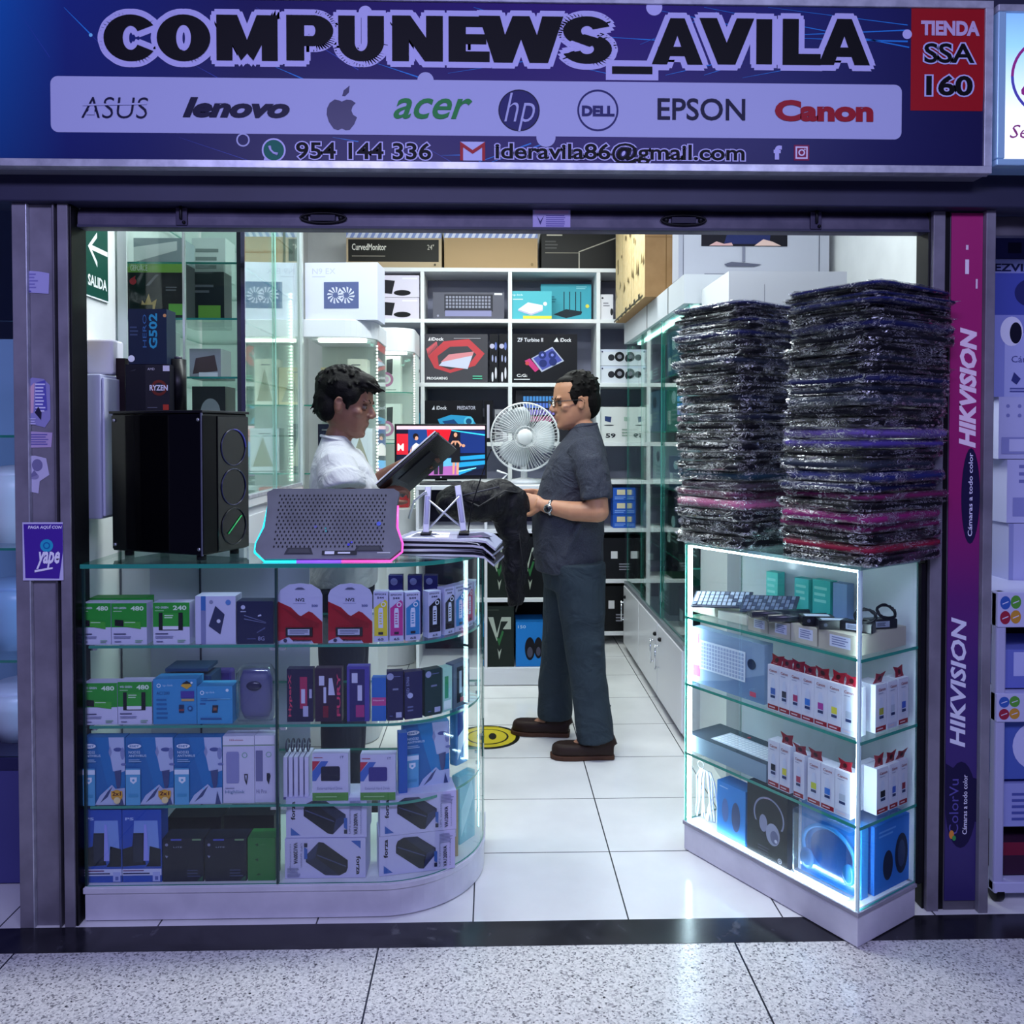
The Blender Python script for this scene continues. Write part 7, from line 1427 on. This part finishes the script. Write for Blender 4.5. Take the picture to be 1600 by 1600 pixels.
m = MB(); m.box(-.035, .035, .03, .045, .02, .2, BLACK); m.build('stand_neck', mon); bx(-.12, .12, -.05, .13, 0, .012, mat('#17171f', .3)).build('stand_base', mon, bevel=.003)
m = bx(-.012, .012, -.003, .0, .036, .046, mat('#101018', .3)); m.decals((-.012,-.003,.036), (.024,0,0), (0,0,.01), [('c','#d8dae8',.5,.5,.42)]); m.build('logo_badge', mon)
tag(mon, 'black monitor showing three television presenters, behind the counter', 'monitor')
# fan
FC = P(820, 683, 4.78); fan = empty('desk_fan', (FC.x+.0, 4.78, UZ+.001)); fz = FC.z - UZ; FR = .195
FWm = mat('#e4e6ea', .35)
def circ_pts(r, y, n=48): return [(r*math.cos(2*math.pi*t/n), y, fz + r*math.sin(2*math.pi*t/n)) for t in range(n)]
m = MB(); m.tube(circ_pts(FR, 0), .005, FWm, 8, closed=True); m.tube(circ_pts(.06, -.055), .0025, FWm, 6, closed=True)
for t in range(64):
    a = 2*math.pi*t/64; f_ = lambda r, y, da=0: (r*math.cos(a+da), y, fz + r*math.sin(a+da))
    m.tube([f_(.048, -.055), f_(.09, -.058, .05), f_(.15, -.045, .11), f_(FR-.008, -.02, .15), f_(FR, 0, .16)], .0013, FWm, 5)
m.build('front_grille', fan)
m = MB(); m.tube(circ_pts(FR-.002, .012), .004, FWm, 8, closed=True)
for t in range(48):
    a = 2*math.pi*t/48; f_ = lambda r, y: (r*math.cos(a), y, fz + r*math.sin(a))
    m.tube([f_(.04, .085), f_(.12, .08), f_(FR-.01, .05), f_(FR-.002, .012)], .0013, FWm, 5)
m.build('rear_grille', fan)
m = MB(); m.tube([(0, -.066, fz), (0, -.058, fz), (0, -.05, fz)], [.035, .045, .046], FWm, 28); m.build('hub_cap', fan)
BLD = mat('#b4bac0', .25)
for b in range(3):
    m = MB(); vs = []; a0 = b*2*math.pi/3
    for i in range(7):
        r = .03 + .145*i/6; wd = .5 + .35*math.sin(math.pi*i/6)
        for j in range(5): t = a0 + (j/4-.5)*2*wd; vs.append((r*math.cos(t), .01 + (j/4-.5)*.05, fz + r*math.sin(t)))
    m.add(vs, [(i*5+j, i*5+j+1, (i+1)*5+j+1, (i+1)*5+j) for i in range(6) for j in range(4)], BLD, True); o = m.build('blade', fan); sm = o.modifiers.new('solid', 'SOLIDIFY'); sm.thickness = .002
m = MB(); m.rod((0, -.03, fz), (0, .04, fz), .03, FWm, 20); m.tube([(0, .03, fz), (0, .10, fz), (0, .15, fz)], [.03, .05, .035], FWm, 20); m.build('motor', fan)
m = MB(); m.tube([(0, .11, fz-.04), (0, .11, .02)], [.015, .02], FWm, 14); m.build('neck', fan)
m = MB(); m.tube([(0, .10, 0), (0, .10, .016), (0, .10, .03)], [.11, .105, .03], FWm, 28); m.build('base', fan)
tag(fan, 'white desk fan with a round wire grille between the two people', 'fan')
# white gadget stand left of the fan
m = MB(); m.tube([(0,0,.004), (.05,0,.02), (.09,0,.06), (.03,0,.08)], .006, FWm, 8); m.box(-.03, .06, -.03, .03, 0, .006, FWm)
tag(m.build('small_white_stand', None, (P(768, 745, 4.70).x, 4.70, UZ+.001)), 'small white folding stand between the monitor and the fan', 'stand')
# round floor sticker
m = MB(); m.prism([(.15*math.cos(t*math.pi/24), .15*math.sin(t*math.pi/24)) for t in range(48)], 0, .0012, mat('#17170f', .4))
m.decals((-.15,-.15,.0012), (.3,0,0), (0,.3,0), [('c','#c9b82a',.5,.5,.44), ('c','#17170f',.5,.5,.33), ('c','#c9b82a',.5,.5,.30), ('e','#17170f',.40,.5,.06,.14), ('e','#17170f',.58,.5,.06,.14), ('l','#c9b82a',2,.3,.88,.7,.93)])
tag(m.build('floor_sticker', None, (-.02, 3.83, .0006)), 'round black and yellow footprint sticker on the tiles by the counter', 'sticker')
# ================================================================== NEIGHBOURING SHOPS AND WALL FITTINGS
# electric box on the left wall, with a smaller cover above
eb = empty('electrical_box', (-1.268, 2.55, 1.145))
bx(0, .085, 0, .165, 0, .44, mat('#b9bcd8', .35)).build('housing', eb, bevel=.004)
bx(.086, .094, .006, .16, .008, .43, mat('#c6c9e2', .3)).build('door', eb, bevel=.003)
tag(eb, 'tall pale grey electrical box mounted on the left shop wall', 'electrical box')
tag(bx(-1.268, -1.185, 2.64, 2.72, 1.59, 1.70, mat('#cfcddc', .4)).build('switch_cover', bevel=.008, seg=3), 'small cream plastic cover above the electrical box', 'cover')
# exit sign and warning sign on the left wall (facing right)
def wall_sign(name, label, pxs, cat, items, c):
    a = PX(pxs[0], pxs[3], -1.268); b = PX(pxs[2], pxs[1], -1.268)
    z0, z1 = pxs[4], pxs[5]
    m = bx(-1.268, -1.264, a.y, b.y, z0, z1, c); m.decals((-1.264, a.y, z0), (0, b.y-a.y, 0), (0, 0, z1-z0), items)
    return tag(m.build(name), label, cat)
WH = mat('#e8ecf0', .4)
wall_sign('exit_sign', 'green SALIDA exit sign with a white arrow on the left wall', (131, 365, 167, 460, 1.835, 2.09), 'sign',
    [('r', WH, .0, .0, 1, 1), ('r', mat('#12463c', .4), .03, .02, .97, .98), ('p', WH, [(.12,.62),(.5,.84),(.5,.77),(.28,.65),(.95,.65),(.95,.59),(.28,.59),(.5,.47),(.5,.4)][::-1]), ('t', WH, 'SALIDA', .1, .14, .9, .28, .03)], mat('#12463c', .4))
wall_sign('warning_sign', 'yellow caution sign with a triangle on the left wall', (116, 450, 130, 545, 1.66, 1.85), 'sign',
    [('r', mat('#e3c21f', .4), 0, 0, 1, 1), ('p', '#17150f', [(.1,.45),(.9,.45),(.5,.95)]), ('p', '#e3c21f', [(.25,.5),(.75,.5),(.5,.85)]), ('t', '#17150f', 'ATENCION', .05, .32, .95, .4, .02), ('t', '#17150f', 'RIESGO ELECTRICO', .1, .05, .95, .24, .0)], mat('#e3c21f', .4))

# left neighbour: a glass case edge with blue light
nc = empty('neighbour_glass_case', (-1.72, 2.60, 0))
m = MB(); m.box(-.22, .28, 0, .5, .004, .36, mat('#4a4a86', .4)); m.box(-.22, .285, -.005, .5, .36, .40, mat('#2c2c56', .4)); m.build('plinth', nc, bevel=.003)
pane(-.22, .28, 0, .005, .40, 1.75).build('front_pane', nc); pane(.275, .28, .006, .5, .40, 1.75).build('side_pane', nc)
for z in (.70, 1.05, 1.4): pane(-.215, .273, .01, .49, z-.008, z).build('glass_shelf', nc)
bx(-.22, .27, .49, .5, .40, 1.75, mat('#9cc4e8', .5)).build('back_panel', nc)
bx(.255, .265, .01, .02, .42, 1.74, mat('#8fd0ff', .4, 0, 3.0)).build('light_strip', nc)
tag(nc, 'blue lit glass case of the shop on the far left', 'glass case')
for i, (z, h, c, lb) in enumerate([(.40, .16, '#e6ebff', 'white bowl shaped appliance in the lowest compartment of the blue lit case'), (.70, .2, '#a8c8f0', 'pale blue appliance on the second shelf of the blue lit case'), (1.05, .22, '#f0f4ff', 'white appliance on the third shelf of the blue lit case')]):
    m = MB(); m.loft([[(-1.56 + (.08+.02*q)*math.cos(2*math.pi*t/16), 2.8+(.08+.02*q)*math.sin(2*math.pi*t/16), z+h*q/3) for t in range(16)] for q in range(4)], mat(c, .3)); m.ball((-1.56, 2.8, z+h+.002), (.11, .11, .03), mat(c, .3))
    tag(m.build('appliance'), lb, 'appliance', 'appliances in the blue lit case')

# right neighbour: stacked white product cartons above a poster stand rack
def carton(name, label, px, Y, z0, z1, d, c, items, g=None, cat='box'):
    a, b = P(px[0], 700, Y), P(px[1], 700, Y); m = bx(0, b.x-a.x, 0, d, 0, z1-z0, mat(c, .5))
    m.decals((0, 0, 0), (b.x-a.x, 0, 0), (0, 0, z1-z0), items); return tag(m.build(name, None, (a.x, Y, z0)), label, cat, g)
GN = 'white camera cartons of the shop on the right'
NY = 2.62
zz = lambda py: P(1570, py, NY).z
tag(bx(1.5, 2.3, 2.74, 2.93, .0, zz(915)-.003, mat('#23233a', .6)).build('low_cupboard'), 'dark cupboard under the white camera cartons on the far right', 'cupboard')
bx_ = [('camera_carton', 'small house drawing camera carton, lowest of the stack beside the right column', 1578, 1760, 915, 818, '#b9bde6', [('r','#9aa0d0',.0,.0,.04,1),('l','#8287c0',4,.2,.6,.8,.9)]),
       ('camera_carton', 'camera carton with icons, second from the bottom beside the right column', 1574, 1760, 817, 718, '#c2c6ee', [('l','#7b80bc',3,.1,.6,.5,.95),('r','#9398cf',.05,.1,.9,.4)]),
       ('camera_carton', 'camera carton with a floor plan drawing, third from the bottom', 1560, 1760, 717, 620, '#bfc3ec', [('c','#8489c4',.07,.85,.03),('c','#8489c4',.16,.85,.03),('c','#8489c4',.07,.7,.03),('c','#8489c4',.16,.7,.03),('r','#9398cf',.02,.08,.9,.35),('r','#c9cdf2',.08,.12,.2,.32)])]
for n, lb, x0, x1, yb, yt, c, it in bx_: carton(n, lb, (x0, x1), NY, zz(yb), zz(yt), .3, c, it, GN)
o = carton('camera_carton', 'camera carton with a round white security camera pictured on it', (1551, 1760), NY, zz(620), zz(492), .3, '#8f97da', [('r','#b4bbee',.08,.0,1,.78),('e','#e8eaff',.13,.8,.085,.18),('e','#15152a',.16,.78,.045,.13),('t','#4a4f94','Cámara',.13,.42,.36,.5,.0),('p','#3a3f80',[(.15,.3),(.2,.22),(.17,.15),(.13,.2)]),('l','#5a60a4',2,.12,.05,.4,.12)], GN)
o = carton('camera_carton', 'blue camera carton lettered at its top, uppermost of the stack', (1548, 1760), NY, zz(492), zz(405), .3, '#4a56b0', [('r','#8d95cf',0,.75,1,1),('t','#1a1d4a','EZVIZ',.01,.78,.30,.92,.03),('e','#2b2f6a',.28,.4,.12,.25)], GN)
o = carton('camera_carton', 'dark carton on top of the camera cartons beside the right column', (1550, 1760), NY, zz(404), zz(362), .3, '#2c2f66', [('r','#1a1b38',.1,.2,.2,.6)], GN)
# wheeled rack
rk = empty('wheeled_display_rack', (1.72, 2.42, 0)); RX = P(1556, 1100, 2.42).x - 1.72
z_ = lambda py: P(1570, py, 2.42).z
m = MB()
for xx in (RX, RX+.42): m.box(xx, xx+.03, 0, .03, z_(1395), z_(925), mat('#b4b7da', .35)); m.box(xx, xx+.03, .27, .3, z_(1395), z_(925), mat('#b4b7da', .35))
m.build('frame', rk, bevel=.006)
for a, b in ((1395, 1378), (980, 925), (1128, 1083)): 
    q = bx(RX, RX+.45, -.004, .3, z_(a), z_(b), mat('#c3c6ea', .35)); 
    if a != 1395:
        for k in range(2):
            u = .02 + k*.24
            for cx, cy, c in ((.03,.7,'#3a62b8'),(.1,.72,'#5aa040'),(.03,.28,'#a02a44'),(.1,.3,'#c8933a')):
                q.decals((RX, -.004, z_(a)), (.45, 0, 0), (0, 0, z_(b)-z_(a)), [('e', mat(c,.4), u+cx, cy, .035, .19), ('p', '#dcdcf4', [(u+cx-.02,cy-.05),(u+cx+.02,cy+.02),(u+cx+.02,cy+.05),(u+cx-.02,cy-.02)])])
    q.build('shelf_panel', rk, bevel=.003)
for xx in (RX+.02, RX+.43):
    for yy in (.02, .28):
        q = MB(); q.rod((xx-.012, yy, .028), (xx+.012, yy, .028), .026, BLACK, 16); q.box(xx-.016, xx+.016, yy-.014, yy+.014, .03, z_(1395), mat('#2a2a38', .4)); q.build('caster', rk, bevel=.002)
tag(rk, 'white wheeled display rack with coloured petal logos beside the right column', 'rack')
for i, (yb, yt, c, lb, it) in enumerate([(1083, 1020, '#6c78c8', 'blue and white pack on the upper shelf of the wheeled rack', [('r','#b9c0f0',.1,.3,.9,.9)]), (1225, 1130, '#4f66b8', 'blue pack with a white oval on the middle shelf of the wheeled rack', [('e','#c9cef4',.3,.55,.2,.4)]), (1300, 1230, '#9aa2dc', 'white pack with small prints on the lower shelf of the wheeled rack', [('l','#4f5aa8',5,.1,.1,.9,.8)]), (1376, 1325, '#3a2038', 'dark red pack lowest in the wheeled rack', [('r','#7a1f3a',.0,.6,1,1)])]):
    m = bx(0, .36, 0, .2, 0, z_(yt)-z_(yb)-.004, mat(c, .5)); m.decals((0,0,0), (.36,0,0), (0,0,z_(yt)-z_(yb)), it)
    tag(m.build('product_pack', None, (1.72+RX+.035, 2.45, z_(yb)+(.002 if i else .006))), lb, 'box', 'packs in the wheeled rack')
